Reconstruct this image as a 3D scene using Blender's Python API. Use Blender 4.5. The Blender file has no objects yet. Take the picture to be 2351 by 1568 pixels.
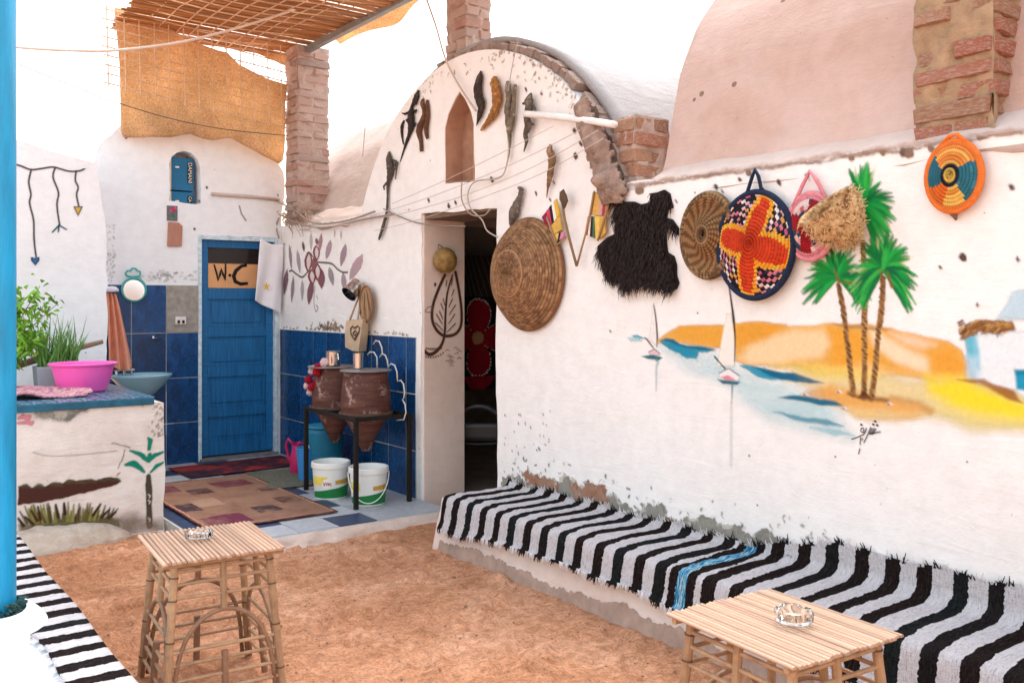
import bpy, bmesh, math, random
import numpy as np
from mathutils import Vector, Matrix, Euler
from mathutils.geometry import delaunay_2d_cdt

random.seed(7)
RNG = np.random.default_rng(7)
SC = bpy.context.scene
COL = SC.collection
PI = math.pi
R = math.radians

# ------------------------------------------------------------------ camera
EYE = 1.62
FPX = 2100.0                                   # focal length in pixels of a 2351 px wide picture
F3 = np.array([0.6, 0.8, 0.0]); R3 = np.array([0.8, -0.6, 0.0]); U3 = np.array([0.0, 0.0, 1.0])
cam_d = bpy.data.cameras.new('camera')
cam = bpy.data.objects.new('camera', cam_d); COL.objects.link(cam)
cam.location = (0, 0, EYE)
cam.rotation_euler = (R(90), 0, -math.atan2(0.6, 0.8))
cam_d.sensor_fit = 'HORIZONTAL'; cam_d.sensor_width = 36
cam_d.lens = FPX / 2351 * 36
cam_d.shift_y = -92 / 2351
cam_d.clip_start = 0.05; cam_d.clip_end = 2000
cam_d.dof.use_dof = True; cam_d.dof.focus_distance = 6.3; cam_d.dof.aperture_fstop = 8.0
SC.camera = cam

# ------------------------------------------------------------------ sky, sun, exposure
SUN_EL, SUN_AZ = R(60), R(62)                 # azimuth clockwise from +Y
w = bpy.data.worlds.new('World'); SC.world = w; w.use_nodes = True
nt = w.node_tree; nt.nodes.clear()
wo = nt.nodes.new('ShaderNodeOutputWorld'); wb = nt.nodes.new('ShaderNodeBackground')
sk = nt.nodes.new('ShaderNodeTexSky'); sk.sky_type = 'NISHITA'; sk.sun_disc = False
sk.sun_elevation = SUN_EL; sk.sun_rotation = SUN_AZ
sk.air_density = 2.0; sk.dust_density = 3.0; sk.ozone_density = 1.0
hs = nt.nodes.new('ShaderNodeHueSaturation'); hs.inputs['Saturation'].default_value = 0.5
nt.links.new(sk.outputs[0], hs.inputs['Color'])
nt.links.new(hs.outputs[0], wb.inputs['Color']); nt.links.new(wb.outputs[0], wo.inputs[0])
wb.inputs['Strength'].default_value = 0.15
sd = bpy.data.lights.new('sun', 'SUN'); sun = bpy.data.objects.new('sun', sd); COL.objects.link(sun)
sd.energy = 0.9; sd.angle = R(25); sd.color = (1.0, 0.95, 0.89)
_sv = Vector((math.sin(SUN_AZ) * math.cos(SUN_EL), math.cos(SUN_AZ) * math.cos(SUN_EL), math.sin(SUN_EL)))
sun.rotation_euler = _sv.to_track_quat('Z', 'Y').to_euler(); sun.location = _sv * 30
SC.view_settings.view_transform = 'Standard'; SC.view_settings.look = 'None'
SC.view_settings.gamma = 1.0; SC.view_settings.exposure = 1.68
SC.render.engine = 'CYCLES'
SC.cycles.use_denoising = True
SC.cycles.max_bounces = 8; SC.cycles.transparent_max_bounces = 12

# ------------------------------------------------------------------ measuring helpers
def ray(x, y):
    return F3 + (x - 1175) / FPX * R3 + (692 - y) / FPX * U3
ORG = np.array([0, 0, EYE])
def onX(x, y, c): d = ray(x, y); return ORG + d * (c / d[0])
def onY(x, y, c): d = ray(x, y); return ORG + d * (c / d[1])
def onZ(x, y, c): d = ray(x, y); return ORG + d * ((c - EYE) / d[2])
def ZR(x0, y0, s):
    return lambda x, y: ((x0 + s * x) / 1.63335, (y0 + s * y) / 1.63335)
W = 3.75                                       # the long house front lies in the plane X = W
YT = 8.96                                      # the toilet wall lies in the plane Y = YT
def wob(a, b):
    return 0.006 * np.sin(1.7 * a + .5) + 0.005 * np.sin(2.9 * b + 1.3 * a) + 0.003 * np.sin(5.1 * a - 3.3 * b)

def _hash(i, j, s):
    h = (i.astype(np.int64) * 374761393 + j.astype(np.int64) * 668265263 + s * 982451653) & 0x7fffffff
    h = ((h ^ (h >> 13)) * 1274126177) & 0x7fffffff
    return ((h ^ (h >> 16)) & 0xffff) / 65535.0
def vnoise(x, y, s=0):
    x = np.asarray(x, float); y = np.asarray(y, float)
    i = np.floor(x); j = np.floor(y); fx = x - i; fy = y - j
    fx = fx * fx * (3 - 2 * fx); fy = fy * fy * (3 - 2 * fy)
    a = _hash(i, j, s); b = _hash(i + 1, j, s); c = _hash(i, j + 1, s); d = _hash(i + 1, j + 1, s)
    return (a * (1 - fx) + b * fx) * (1 - fy) + (c * (1 - fx) + d * fx) * fy
def fbm(x, y, s=0, n=4):
    r = 0; a = .5; t = 0
    for k in range(n):
        r = r + a * vnoise(x * 2 ** k, y * 2 ** k, s + k); t += a; a *= .5
    return r / t

# ------------------------------------------------------------------ objects
def put(o, parent=None):
    COL.objects.link(o)
    if parent is not None: o.parent = parent
    return o
def wpos(o):
    p = Vector((0, 0, 0))
    while o is not None:
        p += o.location; o = o.parent
    return p
def tag(o, label, cat, group=None):
    o['label'] = label; o['category'] = cat
    if group: o['group'] = group
    return o
def thing(name, label, cat, base, group=None):
    o = bpy.data.objects.new(name, None); o.empty_display_size = .1
    o.location = base; put(o); return tag(o, label, cat, group)

class MB:
    """collects shapes (world coordinates)"""
    def __init__(s): s.v = []; s.f = []
    def add(s, v, f):
        n = len(s.v); s.v += [tuple(map(float, p)) for p in v]; s.f += [tuple(n + i for i in q) for q in f]; return s
    def box(s, c, d, rot=None, taper=1.0):
        v = []
        for sx in (-1, 1):
            for sy in (-1, 1):
                for sz in (-1, 1):
                    k = taper if sz > 0 else 1.0
                    p = Vector((sx * d[0] / 2 * k, sy * d[1] / 2 * k, sz * d[2] / 2))
                    if rot is not None: p = rot @ p
                    v.append((p.x + c[0], p.y + c[1], p.z + c[2]))
        return s.add(v, [(0, 1, 3, 2), (4, 6, 7, 5), (0, 4, 5, 1), (2, 3, 7, 6), (0, 2, 6, 4), (1, 5, 7, 3)])
    def box2(s, x0, x1, y0, y1, z0, z1):
        return s.box(((x0 + x1) / 2, (y0 + y1) / 2, (z0 + z1) / 2), (x1 - x0, y1 - y0, z1 - z0))
    def tube(s, pts, r, n=8, flat=1.0, flatdir=None, caps=True):
        pts = [Vector(p) for p in pts]
        rs = list(r) if hasattr(r, '__len__') else [r] * len(pts)
        v = []; f = []
        ref = Vector(flatdir) if flatdir is not None else None
        prev = None
        for i, p in enumerate(pts):
            t = (pts[min(i + 1, len(pts) - 1)] - pts[max(i - 1, 0)]).normalized()
            if ref is not None:
                a = ref - t * ref.dot(t)
                a = a.normalized() if a.length > 1e-6 else t.orthogonal().normalized()
            elif prev is None: a = t.orthogonal().normalized()
            else:
                a = prev - t * prev.dot(t); a = a.normalized() if a.length > 1e-6 else t.orthogonal().normalized()
            prev = a; b = t.cross(a)
            for k in range(n):
                q = 2 * PI * k / n
                v.append(p + a * (math.cos(q) * rs[i] * flat) + b * (math.sin(q) * rs[i]))
        m = len(pts)
        for i in range(m - 1):
            for k in range(n):
                f.append((i * n + k, i * n + (k + 1) % n, (i + 1) * n + (k + 1) % n, (i + 1) * n + k))
        if caps:
            f.append(tuple(range(n - 1, -1, -1))); f.append(tuple((m - 1) * n + k for k in range(n)))
        return s.add(v, f)
    def lathe(s, prof, c, n=32, mat=None, jit=0, closed=False):
        v = []; f = []; m = len(prof)
        for i, (r, z) in enumerate(prof):
            for k in range(n):
                q = 2 * PI * k / n
                rr = r * (1 + (jit * (vnoise(k * .37 + 3, i * .8, 5) - .5) if jit else 0))
                p = Vector((rr * math.cos(q), rr * math.sin(q), z))
                if mat is not None: p = mat @ p
                v.append((p.x + c[0], p.y + c[1], p.z + c[2]))
        for i in range(m - 1):
            for k in range(n):
                f.append((i * n + k, i * n + (k + 1) % n, (i + 1) * n + (k + 1) % n, (i + 1) * n + k))
        if prof[0][0] > 1e-5: f.append(tuple(range(n - 1, -1, -1)))
        if prof[-1][0] > 1e-5 : f.append(tuple((m - 1) * n + k for k in range(n)))
        return s.add(v, f)
    def grid(s, fn, nu, nv, flip=False):
        v = [fn(i / nu, j / nv) for i in range(nu + 1) for j in range(nv + 1)]
        f = []
        for i in range(nu):
            for j in range(nv):
                q = (i * (nv + 1) + j, (i + 1) * (nv + 1) + j, (i + 1) * (nv + 1) + j + 1, i * (nv + 1) + j + 1)
                f.append(q[::-1] if flip else q)
        return s.add(v, f)
    def prism(s, poly, axis, c0, c1):
        """outline in the plane of the other two axes, extruded along AXIS from c0 to c1"""
        def P(a, b, c):
            return {'X': (c, a, b), 'Y': (a, c, b), 'Z': (a, b, c)}[axis]
        n = len(poly)
        v = [P(a, b, c0) for a, b in poly] + [P(a, b, c1) for a, b in poly]
        f = [tuple(range(n)), tuple(range(2 * n - 1, n - 1, -1))]
        for i in range(n): f.append((i, i + n, (i + 1) % n + n, (i + 1) % n))
        return s.add(v, f)
    def build(s, name, mat, parent=None, smooth=False, bevel=0, label=None, solid=0, base=None, kind=None, seg=2):
        o0 = wpos(parent) if parent is not None else Vector(base if base is not None else (0, 0, 0))
        me = bpy.data.meshes.new(name)
        me.from_pydata([(p[0] - o0.x, p[1] - o0.y, p[2] - o0.z) for p in s.v], [], s.f)
        bm = bmesh.new(); bm.from_mesh(me)
        if bevel:
            bmesh.ops.remove_doubles(bm, verts=bm.verts, dist=1e-5)
            es = [e for e in bm.edges if len(e.link_faces) == 2 and e.calc_face_angle(0) > R(35)]
            bmesh.ops.bevel(bm, geom=es, offset=bevel, segments=seg, affect='EDGES', profile=.6, clamp_overlap=True)
        bmesh.ops.recalc_face_normals(bm, faces=bm.faces)
        bm.to_mesh(me); bm.free()
        if smooth:
            me.polygons.foreach_set('use_smooth', [True] * len(me.polygons))
            if smooth != 'all':
                try: me.set_sharp_from_angle(angle=R(25))
                except Exception: pass
        o = bpy.data.objects.new(name, me); me.materials.append(mat)
        if parent is None and base is not None: o.location = base
        put(o, parent)
        if solid:
            m = o.modifiers.new('thick', 'SOLIDIFY'); m.thickness = solid; m.offset = 0
        if label: o['label'] = label
        if kind: o['kind'] = kind
        return o

def struct(o): o['kind'] = 'structure'; return o

# ------------------------------------------------------------------ materials
def lin(h):
    if isinstance(h, str):
        h = h.lstrip('#'); c = [int(h[i:i + 2], 16) / 255 for i in (0, 2, 4)]
    else: return tuple(h)
    return tuple(((x + .055) / 1.055) ** 2.4 if x > .04045 else x / 12.92 for x in c)
class NT:
    def __init__(s, name):
        s.m = bpy.data.materials.new(name); s.m.use_nodes = True; s.t = s.m.node_tree
        s.b = s.t.nodes['Principled BSDF']; s.o = s.t.nodes['Material Output']
        s.tc = None
    def n(s, typ, **kw):
        x = s.t.nodes.new('ShaderNode' + typ)
        for k, v in kw.items():
            if k in x.inputs: x.inputs[k].default_value = v
            else: setattr(x, k, v)
        return x
    def l(s, a, b): s.t.links.new(a, b)
    def co(s):
        if s.tc is None: s.tc = s.n('TexCoord')
        return s.tc.outputs['Object']
    def noise(s, scale, detail=4, rough=.55, vec=None, dist=0.0):
        x = s.n('TexNoise'); x.inputs['Scale'].default_value = scale; x.inputs['Detail'].default_value = detail
        x.inputs['Roughness'].default_value = rough; x.inputs['Distortion'].default_value = dist
        s.l(vec if vec is not None else s.co(), x.inputs['Vector']); return x.outputs['Fac']
    def scaled(s, sx, sy, sz, rz=0):
        m = s.n('Mapping'); m.inputs['Scale'].default_value = (sx, sy, sz); m.inputs['Rotation'].default_value = (0, 0, rz)
        s.l(s.co(), m.inputs['Vector']); return m.outputs[0]
    def ramp(s, fac, stops):
        x = s.n('ValToRGB'); e = x.color_ramp.elements
        while len(e) < len(stops): e.new(.5)
        for i, (p, c) in enumerate(stops):
            e[i].position = p; e[i].color = (*c, 1) if len(c) == 3 else c
        s.l(fac, x.inputs['Fac']); return x.outputs['Color']
    def mix(s, fac, a, b, typ='MIX'):
        x = s.n('MixRGB', blend_type=typ)
        for v, k in ((fac, 0), (a, 1), (b, 2)):
            if isinstance(v, (int, float)): x.inputs[k].default_value = v
            elif isinstance(v, tuple): x.inputs[k].default_value = (*v[:3], 1)
            else: s.l(v, x.inputs[k])
        return x.outputs[0]
    def math(s, op, a, b=0.0, c=0.0):
        x = s.n('Math', operation=op)
        for i, v in enumerate((a, b, c)):
            if isinstance(v, (int, float)): x.inputs[i].default_value = v
            else: s.l(v, x.inputs[i])
        return x.outputs[0]
    def bump(s, h, strength=.3, dist=.01):
        x = s.n('Bump'); x.inputs['Strength'].default_value = strength; x.inputs['Distance'].default_value = dist
        s.l(h, x.inputs['Height']); s.l(x.outputs[0], s.b.inputs['Normal'])
    def rnd(s): return s.n('ObjectInfo').outputs['Random']
    def fin(s, col=None, rough=.8, spec=.3, metal=0.0):
        if col is not None:
            if isinstance(col, tuple): s.b.inputs['Base Color'].default_value = (*col[:3], 1)
            else: s.l(col, s.b.inputs['Base Color'])
        if isinstance(rough, (int, float)): s.b.inputs['Roughness'].default_value = rough
        else: s.l(rough, s.b.inputs['Roughness'])
        s.b.inputs['Specular IOR Level'].default_value = spec; s.b.inputs['Metallic'].default_value = metal
        return s.m
def sh(c, k): return tuple(min(1.0, max(0.0, x * k)) for x in c)
def M(name, col, rough=.75, var=.18, vs=7, bump=.25, bs=60, bd=.004, spec=.3, rnd=0.0, metal=0.0, stretch=None):
    c = lin(col); t = NT(name)
    vec = t.scaled(*stretch) if stretch else None
    f = t.noise(vs, 5, .6, vec)
    cc = t.ramp(f, [(.28, sh(c, 1 - var)), (.72, sh(c, 1 + var))])
    if rnd:
        k = t.math('MULTIPLY_ADD', t.rnd(), 2 * rnd, 1 - rnd)
        cmb = t.n('CombineColor'); [t.l(k, cmb.inputs[i]) for i in range(3)]
        cc = t.mix(1.0, cc, cmb.outputs[0], 'MULTIPLY')
    if bump: t.bump(t.noise(bs, 5, .6, vec), bump, bd)
    return t.fin(cc, rough, spec, metal)

def plaster(name, col, stain, amt=.35, pit=.012, bumps=.35, big=1.3):
    c = lin(col); st = lin(stain); t = NT(name)
    n1 = t.noise(big, 6, .62, None, .4); n2 = t.noise(9, 6, .7); n3 = t.noise(70, 4, .6)
    a = t.ramp(n1, [(.40, (0, 0, 0)), (.78, (1, 1, 1))])
    cc = t.mix(t.math('MULTIPLY', a, amt), c, st)
    b = t.ramp(n2, [(.25, (.90,) * 3), (.6, (1, 1, 1))])
    cc = t.mix(1.0, cc, b, 'MULTIPLY')
    # little knocks where the limewash is off
    v = t.n('TexVoronoi', feature='F1'); v.inputs['Scale'].default_value = 5.5
    wv = t.n('Mapping'); t.l(t.co(), wv.inputs[0]); t.l(wv.outputs[0], v.inputs['Vector'])
    k = t.math('ADD', v.outputs['Distance'], t.math('MULTIPLY', n3, .05))
    sel = t.n('SeparateColor'); t.l(v.outputs['Color'], sel.inputs[0])
    pick = t.math('GREATER_THAN', sel.outputs[0], .80)
    spot = t.math('MULTIPLY', t.math('LESS_THAN', k, pit * 5.5), pick)
    cc = t.mix(t.math('MULTIPLY', spot, .8), cc, sh(st, .35))
    tr = t.noise(1, 5, .6, t.scaled(2.2, 2.2, 9), 1.2)
    h = t.math('ADD', t.math('MULTIPLY', n2, .7), t.math('MULTIPLY', n3, .3)); h = t.math('ADD', h, t.math('MULTIPLY', tr, 1.0))
    # hairline scuffs and grime specks
    v2 = t.n('TexVoronoi', feature='F1'); v2.inputs['Scale'].default_value = 34; t.l(t.co(), v2.inputs['Vector'])
    sel2 = t.n('SeparateColor'); t.l(v2.outputs['Color'], sel2.inputs[0])
    spk = t.math('MULTIPLY', t.math('LESS_THAN', v2.outputs['Distance'], .16), t.math('GREATER_THAN', sel2.outputs[1], .93))
    spk = t.math('MULTIPLY', spk, t.ramp(n1, [(.42, (0, 0, 0)), (.6, (1, 1, 1))]))
    cc = t.mix(t.math('MULTIPLY', spk, .45), cc, sh(st, .45))
    h = t.math('SUBTRACT', h, t.math('MULTIPLY', spot, .5))
    t.bump(h, bumps, .016)
    return t.fin(cc, .88, .15)

def paintmat(name='painted_colour'):
    t = NT(name); a = t.n('Attribute', attribute_name='paint')
    n = t.noise(45, 4, .6)
    cc = t.mix(1.0, a.outputs['Color'], t.ramp(n, [(.2, (.86,) * 3), (.7, (1, 1, 1))]), 'MULTIPLY')
    t.fin(cc, .8, .15)
    t.bump(t.noise(9, 6, .7), .3, .01)
    tr = t.n('BsdfTransparent'); mx = t.n('MixShader')
    t.l(a.outputs['Alpha'], mx.inputs[0]); t.l(tr.outputs[0], mx.inputs[1]); t.l(t.b.outputs[0], mx.inputs[2])
    t.l(mx.outputs[0], t.o.inputs['Surface']); return t.m
def facemat(name, rough=.75, bump=.3, bs=120):
    t = NT(name); a = t.n('Attribute', attribute_name='paint')
    n = t.noise(30, 4, .6)
    cc = t.mix(1.0, a.outputs['Color'], t.ramp(n, [(.2, (.75,) * 3), (.8, (1.1,) * 3)]), 'MULTIPLY')
    t.bump(t.noise(bs, 3, .6), bump, .003)
    return t.fin(cc, rough, .2)
PAINT = paintmat()
YARN = facemat('dyed_palm_fibre')

def catmull(P, n):
    P = np.asarray(P, float); out = []
    for i in range(len(P) - 1):
        p0, p1, p2, p3 = P[max(i - 1, 0)], P[i], P[i + 1], P[min(i + 2, len(P) - 1)]
        for k in range(n):
            f = k / n; out.append(.5 * (2 * p1 + (p2 - p0) * f + (2 * p0 - 5 * p1 + 4 * p2 - p3) * f ** 2 + (3 * p1 - p0 - 3 * p2 + p3) * f ** 3))
    out.append(P[-1]); return np.array(out)
# ------------------------------------------------------------------ flat painting on walls
class Canvas:
    """colour laid on a wall: a fine sheet of faces following the wall, only where paint is"""
    def __init__(s, plane, c, a0, a1, b0, b1, res, off=.004, wobble=True):
        s.plane, s.c, s.off, s.w = plane, c, off, wobble
        na = int((a1 - a0) / res) + 1; nb = int((b1 - b0) / res) + 1
        s.a = np.linspace(a0, a1, na); s.b = np.linspace(b0, b1, nb)
        s.A, s.B = np.meshgrid(s.a, s.b)
        s.rgb = np.zeros(s.A.shape + (3,)); s.al = np.zeros(s.A.shape)
    def P(s, pts):
        out = []
        for x, y in pts:
            p = onX(x, y, s.c) if s.plane == 'X' else onY(x, y, s.c)
            out.append((p[1] if s.plane == 'X' else p[0], p[2]))
        return np.array(out)
    def sub(s, lo, hi):
        i0, i1 = np.searchsorted(s.b, (lo[1], hi[1])); j0, j1 = np.searchsorted(s.a, (lo[0], hi[0]))
        return slice(i0, i1), slice(j0, j1)
    def comp(s, sl, m, col):
        al = s.al[sl]; na = m + al * (1 - m); c = np.array(lin(col)) * .93
        k = np.where(na > 1e-5, m / np.maximum(na, 1e-5), 0)[..., None]
        s.rgb[sl] = s.rgb[sl] * (1 - k) + c * k; s.al[sl] = na
    def warp(s, sl, warp, ws, seed):
        A, B = s.A[sl], s.B[sl]
        if not warp: return A, B
        return (A + warp * (fbm(A * ws, B * ws, seed) - .5) * 2, B + warp * (fbm(A * ws + 31, B * ws, seed + 9) - .5) * 2)
    def poly(s, px, col, soft=.01, alpha=1.0, warp=.0, ws=12, seed=1, tex=0, texs=(8, 60), raw=False):
        p = np.array(px) if raw else s.P(px)
        pad = soft + abs(warp) + .01
        sl = s.sub(p.min(0) - pad, p.max(0) + pad)
        A, B = s.warp(sl, warp, ws, seed)
        if A.size == 0: return
        d = np.full(A.shape, 1e9); ins = np.zeros(A.shape, bool); n = len(p)
        for i in range(n):
            x0, y0 = p[i]; x1, y1 = p[(i + 1) % n]
            ex, ey = x1 - x0, y1 - y0; L = ex * ex + ey * ey + 1e-12
            t = np.clip(((A - x0) * ex + (B - y0) * ey) / L, 0, 1)
            d = np.minimum(d, (A - x0 - t * ex) ** 2 + (B - y0 - t * ey) ** 2)
            c = ((y0 > B) != (y1 > B)) & (A < (x1 - x0) * (B - y0) / (y1 - y0 + 1e-12) + x0)
            ins ^= c
        sd_ = np.where(ins, -1, 1) * np.sqrt(d)
        m = np.clip(.5 - sd_ / (2 * soft), 0, 1); m = m * m * (3 - 2 * m) * alpha
        if tex: m = m * np.clip(1 - tex * (1.6 * fbm(A * texs[0], B * texs[1], seed + 4)) + tex * .35, 0, 1)
        s.comp(sl, m, col)
    def stroke(s, px, wd, col, soft=.004, alpha=1.0, warp=0, ws=20, seed=2, tex=0, raw=False):
        p = np.array(px, float) if raw else s.P(px)
        if len(p) > 3: p = catmull(p, 5)
        ww = list(wd) if hasattr(wd, '__len__') else [wd, wd]
        ww = np.interp(np.linspace(0, 1, len(p)), np.linspace(0, 1, len(ww)), ww)
        pad = max(ww) + soft + abs(warp) + .005
        sl = s.sub(p.min(0) - pad, p.max(0) + pad)
        A, B = s.warp(sl, warp, ws, seed)
        if A.size == 0: return
        best = np.full(A.shape, 1e9)
        for i in range(len(p) - 1):
            x0, y0 = p[i]; x1, y1 = p[i + 1]
            ex, ey = x1 - x0, y1 - y0; L = ex * ex + ey * ey + 1e-12
            t = np.clip(((A - x0) * ex + (B - y0) * ey) / L, 0, 1)
            dd = np.sqrt((A - x0 - t * ex) ** 2 + (B - y0 - t * ey) ** 2) - (ww[i] * (1 - t) + ww[i + 1] * t)
            best = np.minimum(best, dd)
        m = np.clip(.5 - best / (2 * soft), 0, 1) * alpha
        if tex: m = m * np.clip(1.25 - tex * 1.6 * fbm(A * 40, B * 40, seed + 4), 0, 1)
        s.comp(sl, m, col)
    def build(s, name, parent, cut=.03, label=None, kind=None):
        al = s.al.copy()
        nb, na = al.shape
        mx = np.maximum.reduce([al[:-1, :-1], al[1:, :-1], al[:-1, 1:], al[1:, 1:]])
        q = np.argwhere(mx > cut)
        if len(q) == 0: return None
        idx = q[:, 0] * na + q[:, 1]
        F = np.stack([idx, idx + 1, idx + na + 1, idx + na], 1)
        use, inv = np.unique(F, return_inverse=True); F = inv.reshape(F.shape)
        A = s.A.ravel()[use]; B = s.B.ravel()[use]
        wv = wob(A, B) if s.w else 0 * A
        if s.plane == 'X': V = np.stack([s.c + wv - s.off, A, B], 1)
        else: V = np.stack([A, s.c + wv - s.off, B], 1)
        V = V - np.array(wpos(parent))
        me = bpy.data.meshes.new(name)
        me.vertices.add(len(V)); me.vertices.foreach_set('co', V.ravel())
        me.loops.add(F.size); me.loops.foreach_set('vertex_index', F.ravel().astype(np.int32))
        me.polygons.add(len(F)); me.polygons.foreach_set('loop_start', np.arange(0, F.size, 4, dtype=np.int32))
        me.update(calc_edges=True)
        at = me.color_attributes.new('paint', 'FLOAT_COLOR', 'POINT')
        C = np.concatenate([s.rgb.reshape(-1, 3)[use], al.ravel()[use][:, None]], 1).astype(np.float32)
        at.data.foreach_set('color', C.ravel())
        me.polygons.foreach_set('use_smooth', [True] * len(F))
        me.materials.append(PAINT)
        o = bpy.data.objects.new(name, me); put(o, parent)
        if label: o['label'] = label
        if kind: o['kind'] = kind
        return o

# ------------------------------------------------------------------ plastered walls
def inpoly(P, A, B):
    ins = np.zeros(np.shape(A), bool); n = len(P)
    for i in range(n):
        x0, y0 = P[i]; x1, y1 = P[(i + 1) % n]
        ins ^= ((y0 > B) != (y1 > B)) & (A < (x1 - x0) * (B - y0) / (y1 - y0 + 1e-12) + x0)
    return ins
def densify(P, step, jit, seed):
    out = []; n = len(P)
    for i in range(n):
        a = np.array(P[i], float); b = np.array(P[(i + 1) % n], float); L = np.linalg.norm(b - a)
        k = max(1, int(L / step)); nrm = np.array([-(b - a)[1], (b - a)[0]]) / max(L, 1e-9)
        for j in range(k):
            p = a + (b - a) * j / k
            if j: p = p + nrm * jit * 2 * (vnoise(np.array([p[0] * 9 + p[1] * 5]), np.array([p[1] * 9]), seed)[0] - .5)
            out.append(p)
    return out
def wall(name, outline, holes, plane, c, thick, mat, parent=None, base=None, step=.07, jit=.012, seed=3, wobble=True):
    loops = [densify(outline, step, jit, seed)] + [densify(h, step, jit * .7, seed + i + 1) for i, h in enumerate(holes)]
    pts = []; edges = []
    for L in loops:
        n0 = len(pts); pts += L; edges += [(n0 + i, n0 + (i + 1) % len(L)) for i in range(len(L))]
    bp = np.array(pts)
    lo, hi = bp.min(0), bp.max(0)
    A, B = np.meshgrid(np.arange(lo[0] + step, hi[0], step), np.arange(lo[1] + step, hi[1], step))
    A = A.ravel() + RNG.uniform(-.2, .2, A.size) * step; B = B.ravel() + RNG.uniform(-.2, .2, B.size) * step
    ok = inpoly(loops[0], A, B)
    for h in loops[1:]: ok &= ~inpoly(h, A, B)
    A, B = A[ok], B[ok]
    d = np.full(A.shape, 9.)
    for p in bp: d = np.minimum(d, (A - p[0]) ** 2 + (B - p[1]) ** 2)
    k = d > (.55 * step) ** 2; A, B = A[k], B[k]
    allp = [Vector(p) for p in bp] + [Vector((a, b)) for a, b in zip(A, B)]
    vo, eo, fo, _, _, _ = delaunay_2d_cdt(allp, edges, [], 0, 1e-6)
    V2 = np.array([(v.x, v.y) for v in vo])
    T = np.array([f for f in fo if len(f) == 3])
    cen = V2[T].mean(1); ok = inpoly(loops[0], cen[:, 0], cen[:, 1])
    for h in loops[1:]: ok &= ~inpoly(h, cen[:, 0], cen[:, 1])
    T = T[ok]
    cnt = {}
    for t in T:
        for a, b in ((t[0], t[1]), (t[1], t[2]), (t[2], t[0])):
            e = (a, b) if a < b else (b, a); cnt[e] = cnt.get(e, 0) + 1
    n = len(V2); wv = wob(V2[:, 0], V2[:, 1]) if wobble else np.zeros(n)
    def P(a, b, cc): return (cc, a, b) if plane == 'X' else (a, cc, b)
    m = MB()
    v = [P(a, b, c + q) for (a, b), q in zip(V2, wv)] + [P(a, b, c + thick) for a, b in V2]
    f = [tuple(int(i) for i in t) for t in T] + [tuple(int(i) + n for i in t[::-1]) for t in T]
    f += [(int(a), int(b), int(b) + n, int(a) + n) for (a, b), k in cnt.items() if k == 1]
    m.add(v, f)
    return m.build(name, mat, parent, smooth=True, base=base)

# ------------------------------------------------------------------ shared brick / tile meshes
def worn_box(name, mat, rough, seed, bev=.08):
    bm = bmesh.new(); bmesh.ops.create_cube(bm, size=1.0)
    bmesh.ops.bevel(bm, geom=list(bm.edges), offset=bev, segments=1, affect='EDGES')
    rg = random.Random(seed)
    for v in bm.verts:
        v.co += Vector([rg.uniform(-rough, rough) for _ in range(3)])
    bmesh.ops.triangulate(bm, faces=bm.faces)
    me = bpy.data.meshes.new(name); bm.to_mesh(me); bm.free(); me.materials.append(mat); return me
def inst(name, me, loc, scale, rot=(0, 0, 0), parent=None):
    o = bpy.data.objects.new(name, me)
    o.location = Vector(loc) - (wpos(parent) if parent is not None else Vector((0, 0, 0)))
    o.scale = scale; o.rotation_euler = rot
    return put(o, parent)
# ================================================================== MATERIALS
LIME = plaster('limewash_cream', '#f5f1ee', '#e6dad2', .30)
LIMEW = plaster('limewash_white', '#f6f8fb', '#e3e6ea', .35)
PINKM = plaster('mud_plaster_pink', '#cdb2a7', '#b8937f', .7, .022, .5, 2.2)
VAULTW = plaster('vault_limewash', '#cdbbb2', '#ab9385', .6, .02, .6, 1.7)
BEIGE = plaster('reveal_beige', '#ead3c6', '#d2b5a4', .5, .016)
MUD = M('bare_mud', '#a5806a', .95, .25, 9, .6, 40, .012)
CEMENT = M('bare_cement', '#a19a92', .95, .22, 16, .6, 70, .008)
MORTAR = M('brick_mortar', '#b8a397', .95, .25, 14, .7, 45, .012)
MORTAR2 = M('brick_mortar_tan', '#a98d70', .95, .25, 14, .8, 45, .014)
def brickmat(name, a, b, c):
    t = NT(name); r = t.rnd()
    base = t.ramp(r, [(0, lin(a)), (.5, lin(b)), (1, lin(c))])
    n = t.noise(28, 6, .7)
    cc = t.mix(1.0, base, t.ramp(n, [(.25, (.62,) * 3), (.75, (1.15, 1.12, 1.1))]), 'MULTIPLY')
    n2 = t.noise(11, 4, .6)
    cc = t.mix(t.math('MULTIPLY', t.ramp(n2, [(.45, (0, 0, 0)), (.65, (1, 1, 1))]), .75), cc, lin('#bba596'))
    t.bump(t.noise(60, 6, .7), .7, .01)
    return t.fin(cc, .92, .15)
BRICK = brickmat('old_brick', '#c09488', '#d6bdb4', '#a99690')
BRICKR = brickmat('red_brick', '#b3705c', '#b98a6c', '#9c7560')
TILE_M = None
def tilemat(name, c, var=.35):
    t = NT(name); cc = lin(c)
    n = t.noise(3.5, 5, .65, None, .6)
    k = t.ramp(n, [(.3, sh(cc, 1 - var)), (.7, sh(cc, 1 + var))])
    kk = t.math('MULTIPLY_ADD', t.rnd(), .5, .75); cmb = t.n('CombineColor'); [t.l(kk, cmb.inputs[i]) for i in range(3)]
    k = t.mix(1.0, k, cmb.outputs[0], 'MULTIPLY')
    t.bump(t.noise(5, 2), .05, .01)
    ro = t.math('MULTIPLY_ADD', t.noise(12, 4), .25, .12)
    return t.fin(k, ro, .5)
TILE_M = tilemat('navy_glazed_tile', '#0f4070', .5)
GROUT = M('tile_grout', '#b9b9b4', .9, .12, 20, .2)
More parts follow.
